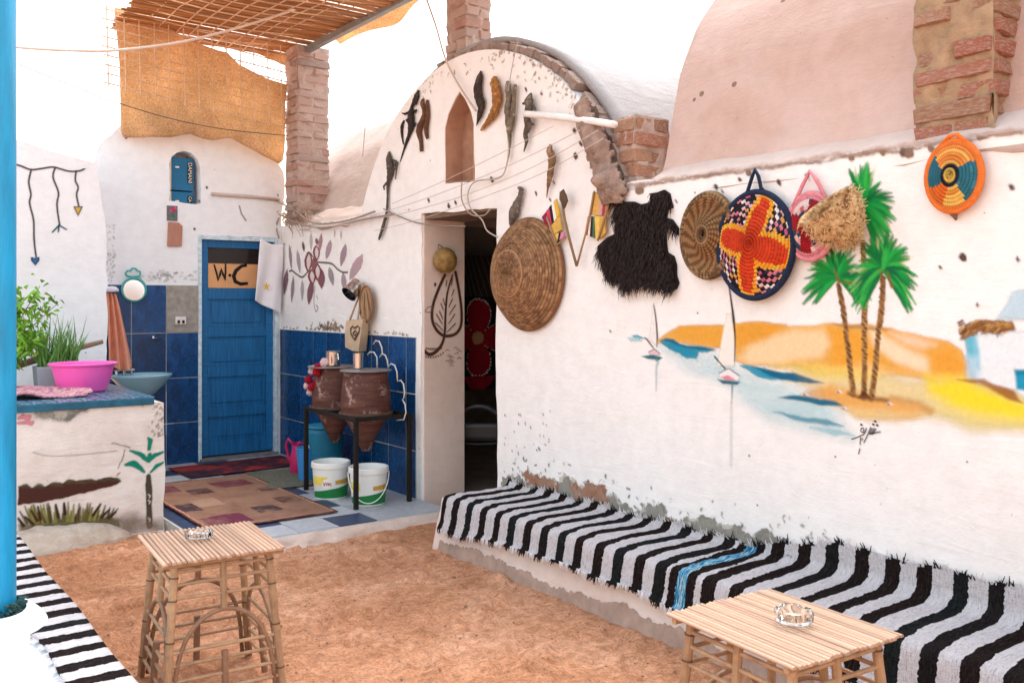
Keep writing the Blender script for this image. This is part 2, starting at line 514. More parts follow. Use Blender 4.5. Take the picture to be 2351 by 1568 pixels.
FLOORW = M('floor_tile_pale', '#b3b4b8', .45, .2, 8, .1, 40, rnd=.12)
FLOORB = M('floor_tile_navy', '#34415c', .4, .3, 8, .1, 40, rnd=.25)
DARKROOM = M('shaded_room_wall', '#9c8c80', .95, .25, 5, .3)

# ================================================================== GROUND
def axis(a0, a1, b0, b1, fine, ext):
    core = np.arange(b0, b1 + 1e-6, fine)
    lo = b0 - np.geomspace(.1, ext, 14)[::-1]; hi = b1 + np.geomspace(.1, ext, 14)
    return np.concatenate([lo, core, hi])
gx = axis(0, 0, -.3, 3.4, .022, 400); gy = axis(0, 0, 1.6, 7.2, .022, 400)
GX, GY = np.meshgrid(gx, gy, indexing='ij')
hz = .040 * (fbm(GX * 1.3, GY * 1.3, 3, 3) - .5) + .020 * (fbm(GX * 5, GY * 5, 8, 3) - .5) + .012 * (fbm(GX * 15, GY * 15, 12, 3) - .5)
# scuffs and heel marks in the loose sand
for k in range(420):
    cx, cy = random.uniform(.8, 3.15), random.uniform(1.8, 6.6); an = random.uniform(-.5, .5) + .6
    rx, ry = random.uniform(.05, .13), random.uniform(.03, .055)
    dx = (GX - cx) * math.cos(an) + (GY - cy) * math.sin(an); dy = -(GX - cx) * math.sin(an) + (GY - cy) * math.cos(an)
    q = (dx / rx) ** 2 + (dy / ry) ** 2
    hz += random.uniform(.006, .022) * (-np.exp(-q) + .7 * np.exp(-((np.sqrt(q) - 1.5) ** 2) * 3))
bank = np.clip((GX - 2.75) / .5, 0, 1) ** 2 * .02 + np.clip((1.25 - GX) / .5, 0, 1) ** 2 * .02
hz = hz + bank - .012
far = (np.abs(GX) > 6) | (np.abs(GY) > 12); hz = np.where(far, -.02, hz)
hz = np.where((GX > 1.9) & (GY > 5.9), -.05, hz)
m = MB(); nx, ny = len(gx), len(gy)
m.v = np.stack([GX.ravel(), GY.ravel(), hz.ravel()], 1).tolist()
m.f = [(i * ny + j, (i + 1) * ny + j, (i + 1) * ny + j + 1, i * ny + j + 1) for i in range(nx - 1) for j in range(ny - 1)]
t = NT('orange_sand')
n1 = t.noise(1.3, 6, .65, None, .8); n2 = t.noise(20, 6, .75); n3 = t.noise(260, 3, .7)
cc = t.ramp(n1, [(.32, (.50, .235, .125)), (.5, (.66, .33, .185)), (.68, (.80, .45, .285))])
n4 = t.noise(75, 5, .8); n5 = t.noise(6, 5, .7, t.scaled(1, 2.2, 1), 1.0)
cc = t.mix(1.0, cc, t.ramp(n5, [(.30, (.78, .74, .70)), (.62, (1.05,) * 3)]), 'MULTIPLY')
cc = t.mix(1.0, cc, t.ramp(n2, [(.30, (.62, .57, .54)), (.60, (1.06,) * 3)]), 'MULTIPLY')
cc = t.mix(1.0, cc, t.ramp(n4, [(.34, (.60, .55, .52)), (.52, (1, 1, 1)), (.75, (1.22, 1.2, 1.18))]), 'MULTIPLY')
t.bump(t.math('ADD', t.math('MULTIPLY', n2, .7), t.math('MULTIPLY', n4, .5)), .9, .016)
SAND = t.fin(cc, .95, .1)
struct(m.build('ground', SAND, smooth='all'))
m = MB()
for k in range(900):
    x, y = random.uniform(.85, 3.15), random.uniform(1.9, 6.5); i, j = np.searchsorted(gx, x), np.searchsorted(gy, y); r = random.uniform(.0025, .007) * (2 if random.random() < .04 else 1)
    m.lathe([(0, -r * .5), (r, 0), (r * .7, r * .5), (0, r * .7)], (x, y, float(hz[i, j]) + r * .2), 5, jit=.6)
o = m.build('gravel', M('loose_grit', '#8f6a54', .95, .4, 40, 0), kind='stuff'); o['label'] = 'loose grit and small stones scattered over the sand'

# ================================================================== HOUSE FRONT (plane X = W)
AC, AZ, AR = 5.6, 1.69, 1.74                   # gable arch: centre Y, centre Z, radius
def arc(r, a0, a1, n, cy=AC, cz=AZ): return [(cy + r * math.cos(a), cz + r * math.sin(a)) for a in np.linspace(a0, a1, n)]
a_l = math.asin((2.37 - AZ) / AR); a_r = PI - math.asin((2.31 - AZ) / AR)
outline = [(-1.6, -.1), (5.18, -.1), (5.18, 2.27), (6.18, 2.31), (6.18, -.1), (8.98, -.1), (8.98, 2.39), (7.25, 2.37)]
outline += arc(AR, a_l, a_r, 40)[0:] + [(2.0, 2.29), (-1.6, 2.285)]
niche = [(5.456, 2.49), (5.84, 2.51), (5.84, 2.93), (5.79, 3.03), (5.70, 3.12), (5.635, 3.17), (5.56, 3.10), (5.49, 3.0), (5.456, 2.9)]
house = thing('house_front', 'long limewashed house front with arched gable, doorway and painted river mural', 'house', (W, 4.0, 0))
wall('wall', outline, [niche], 'X', W, .39, LIME, house)
# blind niche lining: one open box of bare mud
cy_, cz_ = 5.65, 2.80
n2_ = [(cy_ + (y - cy_) * .965, cz_ + (z - cz_) * .98) for y, z in niche]; N_ = len(n2_)
mm = MB(); mm.add([(W - .002, y, z) for y, z in n2_] + [(W + .15, y, z) for y, z in n2_], [(i, (i + 1) % N_, (i + 1) % N_ + N_, i + N_) for i in range(N_)])
mm.build('niche_lining', M('niche_reveal', '#b98f78', .95, .2, 8, .4), house, solid=.006)
mm = MB(); mm.prism([(cy_ + (y - cy_) * 1.05, cz_ + (z - cz_) * 1.04) for y, z in niche], 'X', W + .15, W + .17); mm.build('niche_back', MUD, house, label='brown mud back of the pointed niche')
# far reveal of the doorway is bare beige plaster with a painted sprig
m = MB(); m.box2(W + .012, W + .395, 6.168, 6.20, -.05, 2.30); m.build('door_reveal', BEIGE, house, bevel=.004)
m = MB(); m.box2(W + .02, W + .385, 5.16, 6.19, 2.262, 2.30); m.build('lintel', M('lintel_wood', '#77604f', .9, .3, 6, .4), house)
# ledge of plaster running up to the vaults
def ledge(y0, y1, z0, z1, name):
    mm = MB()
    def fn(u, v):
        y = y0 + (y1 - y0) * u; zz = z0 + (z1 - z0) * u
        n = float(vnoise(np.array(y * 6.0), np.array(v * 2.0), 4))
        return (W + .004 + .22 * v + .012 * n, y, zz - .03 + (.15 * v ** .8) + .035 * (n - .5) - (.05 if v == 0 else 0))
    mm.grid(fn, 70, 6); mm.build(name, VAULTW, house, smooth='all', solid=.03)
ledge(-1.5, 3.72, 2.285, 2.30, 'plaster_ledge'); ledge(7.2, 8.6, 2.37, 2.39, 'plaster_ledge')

# vaults behind the front
def yvault(name, label, y0, y1, mat, prof, nz=2):
    base = (prof[0][0], (y0 + y1) / 2, prof[0][1])
    mm = MB(); pr = []
    P = np.array(prof); tt = np.linspace(0, len(P) - 1, 34)
    from_i = lambda k: np.interp(tt, np.arange(len(P)), P[:, k])
    xs, zs = from_i(0), from_i(1)
    ny_ = 50
    def fn(u, v):
        i = v * 33; k = min(int(i), 32); f = i - k
        x = xs[k] * (1 - f) + xs[k + 1] * f; z = zs[k] * (1 - f) + zs[k + 1] * f
        y = y0 + (y1 - y0) * u
        d = .03 * (float(fbm(np.array(y * 1.5), np.array(v * 3.0), 6, 3)) - .5)
        return (x + d, y, z + d)
    mm.grid(fn, ny_, 33)
    ring = [(x, z) for x, z in zip(xs, zs)] + [(xs[-1], zs[0])]
    mm.prism(ring, 'Y', y0 + .01, y0 + .02); mm.prism(ring, 'Y', y1 - .02, y1 - .01)
    o = mm.build(name, mat, smooth=True, base=base)
    return tag(o, label, 'vault')
PROF = [(3.86, 2.25), (3.93, 2.45), (3.985, 2.7), (4.06, 3.0), (4.2, 3.28), (4.45, 3.58), (4.85, 3.85), (5.4, 4.02), (6.1, 4.05)]
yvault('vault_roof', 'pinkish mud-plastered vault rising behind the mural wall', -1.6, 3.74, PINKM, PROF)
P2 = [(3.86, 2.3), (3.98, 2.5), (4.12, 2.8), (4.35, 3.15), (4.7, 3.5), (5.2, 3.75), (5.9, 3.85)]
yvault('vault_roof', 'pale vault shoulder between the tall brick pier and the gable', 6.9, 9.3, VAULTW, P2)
mm = MB()
def fn(u, v):
    a = PI * (.06 + .88 * v); x = W + .10 + 3.4 * u
    r = AR + .085 + .02 * (float(fbm(np.array(x * 2.0), np.array(a * 4.0), 2, 3)) - .5)
    return (x, AC + r * math.cos(a), AZ + r * math.sin(a))
mm.grid(fn, 30, 60)
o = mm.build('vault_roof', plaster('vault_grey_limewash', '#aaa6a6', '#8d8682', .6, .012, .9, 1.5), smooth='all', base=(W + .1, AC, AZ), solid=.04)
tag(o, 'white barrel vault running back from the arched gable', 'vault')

# brick ring round the gable
BR = [worn_box('brick', BRICK, .04, 10 + i) for i in range(8)]
BRR = [worn_box('brick', BRICKR, .038, 30 + i) for i in range(8)]
BRG = [worn_box('brick', brickmat('grey_ring_brick', '#a08a80', '#b3a098', '#8f7c74'), .06, 50 + i) for i in range(6)]
ring = thing('arch_ring', 'ring of weathered bricks capping the arched gable', 'brick arch', (W + .1, AC, AZ + AR))
for k in range(36):
    a = 1.28 + (PI - .36 - 1.28) * k / 35
    r = AR + .028 + random.uniform(-.012, .010)
    if random.random() < .12: continue
    inst('brick', random.choice(BRG), (W + .135 + random.uniform(-.01, .008), AC + r * math.cos(a), AZ + r * math.sin(a)),
         (.20, random.uniform(.07, .095), .062), (a - PI / 2 + random.uniform(-.04, .04), 0, 0), ring)

def pier(label, x0, x1, y0, y1, z0, z1, meshes, mort, ch=.078, splits=(2, 2), jit=.018, seed=1):
    rg = random.Random(seed)
    t = thing('brick_pier', label, 'brick pier', ((x0 + x1) / 2, (y0 + y1) / 2, z0))
    m = MB()
    def core(u, v):
        q = u * 4; k = int(q) % 4; f = q - int(q)
        c = [(x0, y0), (x1, y0), (x1, y1), (x0, y1)]; a, b = c[k], c[(k + 1) % 4]
        x = a[0] + (b[0] - a[0]) * f; y = a[1] + (b[1] - a[1]) * f; z = z0 - .05 + (z1 - z0 + .04) * v
        n = .055 * (float(fbm(np.array(u * 26.0), np.array(z * 9.0), 9 + seed, 4)) - .70)
        cx, cy = (x0 + x1) / 2, (y0 + y1) / 2
        d = math.hypot(x - cx, y - cy); return (x + (x - cx) / d * n, y + (y - cy) / d * n, z)
    m.grid(core, 48, int((z1 - z0) / .035)); m.box2(x0 + .02, x1 - .02, y0 + .02, y1 - .02, z1 - .05, z1 - .005)
    m.build('mortar', mort, t, smooth='all')
    n = int((z1 - z0) / ch); lx, ly = x1 - x0, y1 - y0
    for i in range(n):
        z = z0 + ch * (i + .5)
        if i % 2: cells = [(lx / splits[0] * (j + .5), ly / 2, lx / splits[0], ly) for j in range(splits[0])]
        else: cells = [(lx / 2, ly / splits[1] * (j + .5), lx, ly / splits[1]) for j in range(splits[1])]
        for cx, cy, sx, sy in cells:
            inst('brick', rg.choice(meshes), (x0 + cx + rg.uniform(-jit, jit) * .45, y0 + cy + rg.uniform(-jit, jit) * .45, z + rg.uniform(-.004, .004)),
                 (sx + rg.uniform(-.012, .012), sy + rg.uniform(-.012, .012), ch - .014 + rg.uniform(-.006, .004)),
                 (rg.uniform(-.03, .03), rg.uniform(-.03, .03), rg.uniform(-.07, .07)), t)
    return t
pier('tall weathered brick pier beside the hanging burlap', W, 4.10, 8.56, 8.86, 2.37, 4.19, BR, MORTAR, .080, seed=2)
pier('brick pier standing on the crown of the gable', 3.93, 4.17, 5.83, 6.11, 3.22, 4.6, BR, MORTAR, .085, seed=3)
pier('broad rough brick pier above the orange woven plate', 3.80, 4.22, 1.80, 2.15, 2.30, 3.7, BRR, MORTAR2, .082, jit=.02, seed=4)
pier('broken stump of four red bricks between gable and pink vault', 3.80, 4.10, 3.86, 4.06, 2.34, 2.73, BRR, MORTAR, .095, splits=(2, 1), jit=.015, seed=5)

# crumbling mud at the right foot of the gable
m = MB()
def fn(u, v):
    y = 3.84 + .56 * u; z = 2.20 + .66 * v
    a = np.array([4.24, 2.80]); b = np.array([3.98, 2.27]); ab = b - a; tt_ = np.clip(np.dot(np.array([y, z]) - a, ab) / ab.dot(ab), 0, 1)
    d = np.linalg.norm(np.array([y, z]) - a - tt_ * ab)
    n = float(fbm(np.array(y * 9.), np.array(z * 9.), 21, 5)); n2 = float(fbm(np.array(y * 26.), np.array(z * 26.), 5, 3))
    h = (.075 + .05 * tt_) * math.exp(-(d / (.085 + .03 * tt_)) ** 2) * (.35 + 1.3 * n) + .03 * (n2 - .5) - .028
    return (W - h, y, z)
m.grid(fn, 60, 70)
okv = [W - p[0] > .016 + .006 * math.sin(p[1] * 90 + p[2] * 60) for p in m.v]
m.f = [q_ for q_ in m.f if all(okv[i] for i in q_)]; m.v = [(p[0], p[1], p[2]) for p in m.v]
use = sorted({i for q_ in m.f for i in q_}); ix = {a: b for b, a in enumerate(use)}; m.v = [m.v[i] for i in use]; m.f = [tuple(ix[i] for i in q_) for q_ in m.f]
m.build('mud_patch', M('mud_lump', '#a08678', .95, .4, 18, .9, 50, .02), house, smooth='all', solid=.03, label='crumbling grey brown mud where the gable meets the brick stump')

# wall tiles
TB = bpy.data.meshes.new('wall_tile')
bm = bmesh.new(); bmesh.ops.create_cube(bm, size=1.0)
bmesh.ops.bevel(bm, geom=list(bm.edges), offset=.006, segments=1, affect='EDGES'); bm.to_mesh(TB); bm.free(); TB.materials.append(TILE_M)
rows = [(.055, .435), (.435, .885), (.885, 1.335)]
m = MB(); m.box2(W - .012, W + .02, 6.25, 8.955, .03, 1.335); m.build('grout_bed', GROUT, house)
ys = [6.25, 6.40] + [6.40 + .2925 * k for k in range(1, 9)] + [8.952]
for y0, y1 in zip(ys[:-1], ys[1:]):
    for z0, z1 in rows:
        inst('wall_tile', TB, (W - .012, (y0 + y1) / 2, (z0 + z1) / 2), (.012, y1 - y0 - .014, z1 - z0 - .009), (random.uniform(-.002, .002), 0, random.uniform(-.004, .004)), house)

# ================================================================== TOILET WALL (plane Y = YT)
toilet = thing('toilet_wall', 'white end wall with arched niche and navy tiles around the blue door', 'wall', (2.9, YT, 0))
out2 = [(2.05, -.1), (2.9, -.1), (2.9, 2.26), (3.70, 2.27), (3.70, -.1), (3.745, -.1), (3.745, 2.45), (3.79, 2.75), (3.78, 2.95), (3.6, 3.25), (3.25, 3.42), (2.9, 3.46), (2.5, 3.42), (2.2, 3.26), (2.0, 3.05), (1.92, 2.8), (2.0, 2.5), (2.05, 2.3)]
nch = [(2.62, 2.58), (2.92, 2.565), (2.92, 2.92), (2.89, 3.0), (2.83, 3.055), (2.765, 3.07), (2.70, 3.05), (2.645, 3.0), (2.62, 2.93)]
wall('wall', out2, [nch], 'Y', YT, .30, LIMEW, toilet)
m = MB(); m.prism(nch, 'Y', YT + .22, YT + .295); m.build('niche_back', LIMEW, toilet)
m = MB(); m.box2(2.87, 3.72, YT + .16, YT + .3, -.05, 2.4); m.build('inner_room', DARKROOM, toilet)
m = MB(); m.box2(2.055, 2.895, YT - .012, YT + .02, .03, 1.775); m.build('grout_bed', GROUT, toilet)
xs_ = [2.055, 2.276, 2.592, 2.896]; zs_ = [.055, .455, .885, 1.32, 1.775]
for i in range(3):
    for j in range(4):
        if i == 2 and j == 3: continue
        inst('wall_tile', TB, ((xs_[i] + xs_[i + 1]) / 2, YT - .012, (zs_[j] + zs_[j + 1]) / 2), (xs_[i + 1] - xs_[i] - .008, .012, zs_[j + 1] - zs_[j] - .008), (0, 0, random.uniform(-.004, .004)), toilet)
m = MB(); m.grid(lambda u, v: (2.594 + .30 * u, YT - .016 - .012 * float(fbm(np.array(u * 9.), np.array(v * 12.), 3)), 1.325 + .445 * v), 30, 44)
m.build('cement_patch', CEMENT, toilet, smooth='all', label='bare grey cement square where a tile is missing')
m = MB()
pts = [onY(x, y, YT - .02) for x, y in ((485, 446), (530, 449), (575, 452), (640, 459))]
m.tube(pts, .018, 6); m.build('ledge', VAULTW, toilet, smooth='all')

# ================================================================== LEFT WALL
LW = 8.42
left = thing('side_wall', 'overexposed white wall at the far left with painted hanging strings', 'wall', (.5, LW, 0))
wall('wall', [(-2.5, -.1), (1.94, -.1), (1.94, 2.2), (1.86, 2.8), (1.2, 2.95), (-2.5, 2.9)], [], 'Y', LW, .5, LIMEW, left)

# ================================================================== TILED PLATFORM
PZ = .06
plat = struct(MB().box2(1.95, 3.745, 5.78, 8.955, -.08, PZ - .006).build('paved_platform', GROUT, base=(2.85, 7.3, 0)))
m = MB()
def fn(u, v):
    x = 1.93 + 1.83 * u; n = float(fbm(np.array(x * 7), np.array(v * 5.), 5))
    return (x, 5.775 - .09 * math.sin(v * PI * .5 + .2) * (.5 + n * .9) , PZ - .004 - .125 * v + .02 * (n - .5))
m.grid(fn, 80, 8); m.build('step_edge', plaster('step_plaster', '#ddc6b8', '#b59a88', .6, .02, .9, 6), plat, smooth='all', solid=.02)
FT = [bpy.data.meshes.new('floor_tile') for _ in range(2)]
for me, mt in zip(FT, (FLOORW, FLOORB)):
    bm = bmesh.new(); bmesh.ops.create_cube(bm, size=1.0); bm.to_mesh(me); bm.free(); me.materials.append(mt)
for i in range(6):
    for j in range(11):
        x = 1.965 + .2965 * (i + .5); y = 5.80 + .286 * (j + .5)
        k = 1 if (i * 2 + j * 3 + (i * j) % 2) % 3 == 0 else 0
        inst('floor_tile', FT[k], (x, y, PZ - .003), (.289, .279, .008), (0, 0, random.uniform(-.006, .006)), plat)

# ================================================================== ROOM BEHIND THE DOORWAY
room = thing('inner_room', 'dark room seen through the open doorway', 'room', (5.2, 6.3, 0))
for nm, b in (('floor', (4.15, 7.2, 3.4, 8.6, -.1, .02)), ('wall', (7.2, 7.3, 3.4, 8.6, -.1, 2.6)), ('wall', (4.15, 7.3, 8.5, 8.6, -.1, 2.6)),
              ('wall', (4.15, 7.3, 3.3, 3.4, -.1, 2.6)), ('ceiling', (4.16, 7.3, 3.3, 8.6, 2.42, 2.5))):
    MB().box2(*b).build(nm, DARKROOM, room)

# ================================================================== COUNTER
CY = 6.69
CTEX = plaster('counter_plaster', '#efe6df', '#cbb3a3', .5, .03, .7, 4)
ctr = thing('counter', 'whitewashed masonry counter with a teal tiled top and painted palm', 'counter', (1.3, CY, 0))
wall('body', [(.35, -.1), (1.925, -.1), (1.925, .5), (1.92, .9), (1.5, .905), (.35, .90)], [], 'Y', CY, 1.55, CTEX, ctr, wobble=True, seed=8)
MB().box2(.30, 1.85, CY - .03, 8.1, .895, .945).build('top_slab', M('teal_tile_edge', '#235f78', .4, .35, 12, .15), ctr, bevel=.006)
TT = bpy.data.meshes.new('counter_tile')
bm = bmesh.new(); bmesh.ops.create_cube(bm, size=1.0); bmesh.ops.bevel(bm, geom=list(bm.edges), offset=.03, segments=1, affect='EDGES'); bm.to_mesh(TT); bm.free()
tt = NT('patterned_teal_tile')
n = tt.noise(5, 3, .6, None, 2.0)
cc = tt.ramp(n, [(.42, lin('#0f3c5c')), (.53, lin('#1f6a8c')), (.60, lin('#b5d2dc'))])
TT.materials.append(tt.fin(cc, .3, .5))
for i in range(10):
    for j in range(9):
        inst('counter_tile', TT, (.385 + .155 * i, CY + .05 + .155 * j, .947), (.147, .147, .008), (0, 0, 0), ctr)
# mound of rough plaster at its foot
m = MB()
def fn(u, v):
    x = .72 + .98 * u; w_ = math.sin(PI * min(1, max(0, u))) ** .55
    n = float(fbm(np.array(x * 9), np.array(v * 5.), 5)); a = v * PI * .5
    return (x, CY + .02 - (.20 * w_ + .03 * n) * math.cos(a) * 1.0 - .004, (.14 * w_ + .05 * (n - .4)) * math.sin(a) - .02)
m.grid(fn, 70, 16)
o = m.build('plaster_mound', plaster('mound_plaster', '#d3c3b2', '#9c8670', .7, .03, 1.0, 7), ctr, smooth='all', solid=.02)

# ================================================================== BENCHES
BT = .325
m = MB()
def bench_face(u, v):
    y = -1.6 + 6.72 * u; n = float(fbm(np.array(y * 5), np.array(v * 4.), 3))
    return (3.175 + .09 * v + .02 * (n - .5), y, -.06 + (BT + .06) * v)
bench = thing('masonry_bench', 'long low plastered bench built along the mural wall', 'bench', (3.5, 2.0, 0))
BPL = plaster('bench_plaster', '#ead6ca', '#cdb0a0', .5, .02, .8, 4)
m.grid(bench_face, 160, 10)
m.grid(lambda u, v: (3.265 + .48 * v, -1.6 + 6.72 * u, BT + .004 * math.sin(9 * u)), 60, 4)
m.grid(lambda u, v: (3.175 + .09 * v + (.48 + .09 * (1 - v)) * u, 5.12, -.06 + (BT + .06) * v), 6, 6)
m.build('bench_body', BPL, bench, smooth=True)
m = MB()
def scar(z0, z1, seed, off):
    mm = MB(); n_ = 420; v = []; f = []
    for i in range(n_ + 1):
        y = -1.5 + 6.55 * i / n_; r_ = fbm(np.array([y * 3.0, y * 11.0]), np.array([seed * 1.0, seed + 4.0]), seed)
        lo_ = z0 + .03 * (r_[1] - .5); hi_ = max(lo_ + .002, z1 + .06 * (r_[0] - .5) + .03 * (r_[1] - .5) + .02 * (random.random() - .5))
        for z in (lo_, (lo_ + hi_) / 2, hi_):
            vv = (z + .06) / (BT + .06); nn = float(fbm(np.array(y * 5), np.array(vv * 4.), 3)); v.append((3.175 + .09 * vv + .02 * (nn - .5) - off, y, z))
    for i in range(n_):
        for k in range(2): f.append((3 * i + k, 3 * i + 3 + k, 3 * i + 4 + k, 3 * i + 1 + k))
    mm.add(v, f); return mm
scar(-.03, .075, 5, .005).build('worn_base', M('worn_cement_base', '#a98f80', .95, .25, 10, .6), bench, smooth='all', label='grey brown worn band along the bench foot')
lb = thing('masonry_bench', 'white plastered bench at the left edge carrying the blue post', 'bench', (.4, 4.0, 0))
m = MB()
m.grid(lambda u, v: (-.5 + 1.29 * u, 1.2 + 4.9 * v, .335 + .02 * float(fbm(np.array(u * 6.), np.array(v * 18.), 2))), 30, 90)
m.grid(lambda u, v: (.79, 1.2 + 4.9 * v, -.05 + .39 * u), 4, 40)
m.grid(lambda u, v: (-.5 + 1.29 * u, 6.1, -.05 + .39 * v), 8, 4)
m.build('bench_body', LIMEW, lb, smooth=True)
m = MB()
m.grid(lambda u, v: (.51 + (.22 - .10 * v) * math.cos(2 * PI * u), 4.03 + (.26 - .10 * v) * math.sin(2 * PI * u), .33 + .10 * math.sin(v * PI / 2) + .012 * float(fbm(np.array(u * 8.), np.array(v * 4.), 2))), 40, 8)
m.build('post_footing', LIMEW, lb, smooth='all')
# ================================================================== PAINTINGS ON THE WALLS
A7 = ZR(2500, 500, .7971); B6 = ZR(2300, 1150, .3507); B7 = ZR(3000, 1150, .3827); C5 = ZR(2900, 600, .4147)
Z1 = ZR(1500, 1700, .5492); Z2 = ZR(2400, 1800, .6125)
def q(fn, *pts): return [fn(x, y) for x, y in pts]

# ---- river mural
cv = Canvas('X', W, 1.35, 4.75, .72, 2.26, .0052)
cv.poly(q(A7, (-60, 985), (60, 905), (160, 912), (250, 903), (330, 895), (430, 888), (560, 905), (700, 905), (780, 893), (860, 900), (960, 903), (1060, 918), (1150, 942), (1250, 962), (1330, 980), (1385, 1020), (1410, 1080), (1405, 1160), (1300, 1160), (1150, 1140), (1000, 1135), (800, 1120), (600, 1090), (380, 1085), (330, 1070), (330, 1000), (200, 1010), (60, 985)), '#f6b552', .012, .9, .010, 9, 3)
cv.poly(q(A7, (340, 1060), (400, 1000), (500, 945), (600, 925), (730, 925), (770, 990), (720, 1060), (560, 1085), (400, 1085)), '#fcdcae', .035, .9, .02, 7, 5)
cv.poly(q(A7, (955, 925), (985, 1010), (1080, 1080), (1230, 1125), (1230, 1060), (1090, 985), (1000, 935)), '#fce3c0', .025, .95, .015, 7, 6)
cv.poly(q(A7, (1060, 935), (1180, 955), (1260, 990), (1200, 1010), (1100, 975)), '#fbdcc0', .025, .8, .015, 7, 6)
cv.poly(q(A7, (770, 930), (860, 920), (930, 960), (990, 1060), (1120, 1115), (900, 1120), (780, 1090)), '#f2a636', .03, .75, .02, 7, 7)
cv.poly(q(A7, (1240, 1050), (1330, 1010), (1408, 1080), (1405, 1155), (1270, 1155)), '#f0a235', .03, .75, .02, 7, 8)
cv.poly(q(A7, (330, 905), (430, 890), (560, 908), (500, 940), (420, 980), (335, 1000)), '#eda238', .018, .8, .012, 9, 9)
cv.poly(q(A7, (60, 910), (250, 905), (268, 945), (245, 1000), (130, 985), (40, 960)), '#efa83f', .018, .8, .012, 9, 10)
cv.poly(q(A7, (780, 895), (860, 900), (960, 905), (1060, 920), (960, 922), (850, 915)), '#9c7a58', .008, .7, .008, 12, 11)
# ground in front of the dunes
cv.poly(q(A7, (560, 1150), (720, 1105), (1000, 1120), (1250, 1150), (1400, 1150), (1500, 1190), (1640, 1250), (1760, 1270), (1760, 1390), (1500, 1370), (1300, 1350), (1100, 1325), (900, 1315), (800, 1280), (700, 1210)), '#fbe3a4', .05, .8, .03, 6, 12)
cv.poly(q(A7, (500, 1090), (700, 1095), (900, 1120), (1000, 1140), (900, 1165), (700, 1140)), '#f9d65a', .03, .75, .02, 7, 13)
cv.poly(q(A7, (1220, 1160), (1400, 1162), (1560, 1225), (1680, 1275), (1780, 1300), (1780, 1380), (1600, 1365), (1450, 1330), (1330, 1280), (1240, 1215)), '#ffe326', .04, 1, .035, 6, 14, tex=.2, texs=(4, 14))
cv.poly(q(A7, (1240, 1310), (1450, 1330), (1680, 1350), (1680, 1385), (1450, 1365)), '#f6ea8c', .04, .7, .03, 6, 15, tex=.4, texs=(4, 16))
cv.poly(q(A7, (640, 1232), (770, 1192), (870, 1215), (960, 1245), (1060, 1258), (1180, 1272), (1260, 1305), (1100, 1318), (960, 1312), (830, 1285), (740, 1255)), '#efab55', .025, .9, .02, 8, 16)
cv.poly(q(A7, (850, 1280), (1000, 1290), (1240, 1320), (1100, 1345), (900, 1330)), '#f8d08c', .03, .8, .02, 8, 17)
cv.stroke(q(A7, (1060, 1250), (1180, 1268), (1240, 1300)), .012, '#c98a4a', .012, .6, .01)
# water
cv.poly(q(A7, (-40, 1010), (200, 1040), (350, 1100), (600, 1180), (780, 1290), (880, 1405), (700, 1405), (480, 1330), (280, 1190), (60, 1100)), '#c2eaf2', .06, .55, .03, 5, 20, tex=.4, texs=(3, 30))
cv.poly(q(B6, (485, 362), (560, 342), (635, 350), (690, 392), (780, 418), (960, 428), (1085, 465), (1000, 492), (905, 482), (880, 552), (780, 545), (690, 490), (590, 455), (515, 405)), '#1c93b4', .008, 1, .010, 16, 21, tex=.2, texs=(6, 30))
cv.poly(q(B6, (490, 362), (560, 342), (640, 350), (700, 400), (820, 430), (960, 432), (1080, 465), (900, 460), (760, 440), (620, 385)), '#14617f', .007, .85, .006, 16, 22)
cv.poly(q(B6, (1350, 620), (1450, 630), (1600, 650), (1750, 700), (1870, 708), (1990, 760), (1980, 800), (1850, 785), (1700, 770), (1560, 745), (1420, 670)), '#1f9cc0', .008, 1, .010, 16, 23, tex=.2, texs=(6, 30))
cv.poly(q(A7, (400, 1095), (560, 1130), (600, 1127), (680, 1152), (745, 1177), (640, 1172), (520, 1150)), '#155f82', .007, .9, .006, 16, 24)
cv.poly(q(A7, (530, 1240), (600, 1231), (700, 1243), (800, 1259), (828, 1279), (740, 1277), (640, 1259)), '#186a86', .007, .95, .008, 14, 25)
cv.poly(q(A7, (500, 1305), (640, 1328), (760, 1349), (835, 1378), (740, 1368), (600, 1340)), '#3b8fa8', .008, .85, .010, 14, 26, tex=.3, texs=(5, 30))
cv.poly(q(A7, (680, 1385), (800, 1395), (885, 1414), (790, 1415)), '#a6d3de', .012, .8, .01, 10, 27)
cv.poly(q(B6, (185, 316), (240, 306), (300, 325), (330, 340), (240, 340)), '#45adc0', .006, .9, .006)
cv.poly(q(B6, (150, 340), (260, 335), (300, 370), (180, 375)), '#b5e0e6', .012, .7, .01)
# boats
cv.poly(q(B6, (420, -20), (448, 120), (462, 300), (455, 420), (370, 345), (400, 180)), '#fbf5f0', .008, .95)
cv.stroke(q(B6, (425, -30), (446, 110), (459, 300), (455, 430)), [.002, .0035, .005, .002], '#4b3a34', .003)
cv.stroke(q(B6, (325, 330), (350, 350), (420, 445)), [.002, .004, .003], '#4b3a34', .003)
cv.poly(q(B6, (365, 485), (430, 452), (492, 500), (482, 520), (380, 518)), '#f0cbd0', .005, .95)
cv.stroke(q(B6, (370, 485), (430, 455), (485, 500)), .002, '#5a4a44', .002)
cv.poly(q(B6, (290, 528), (400, 520), (515, 545), (470, 572), (360, 556)), '#17737f', .006, .9, .006)
cv.stroke(q(B6, (450, 570), (465, 600), (450, 650), (448, 900)), [.008, .006, .004, .001], '#6fb0b8', .008, .6)
cv.poly(q(A7, (285, 850), (308, 850), (324, 1000), (320, 1095), (240, 1092), (262, 960)), '#fdf5ea', .008, .97)
cv.stroke(q(A7, (292, 690), (303, 770), (316, 870), (324, 960), (320, 1072)), [.0025, .004, .0065, .005, .002], '#3c302c', .003)
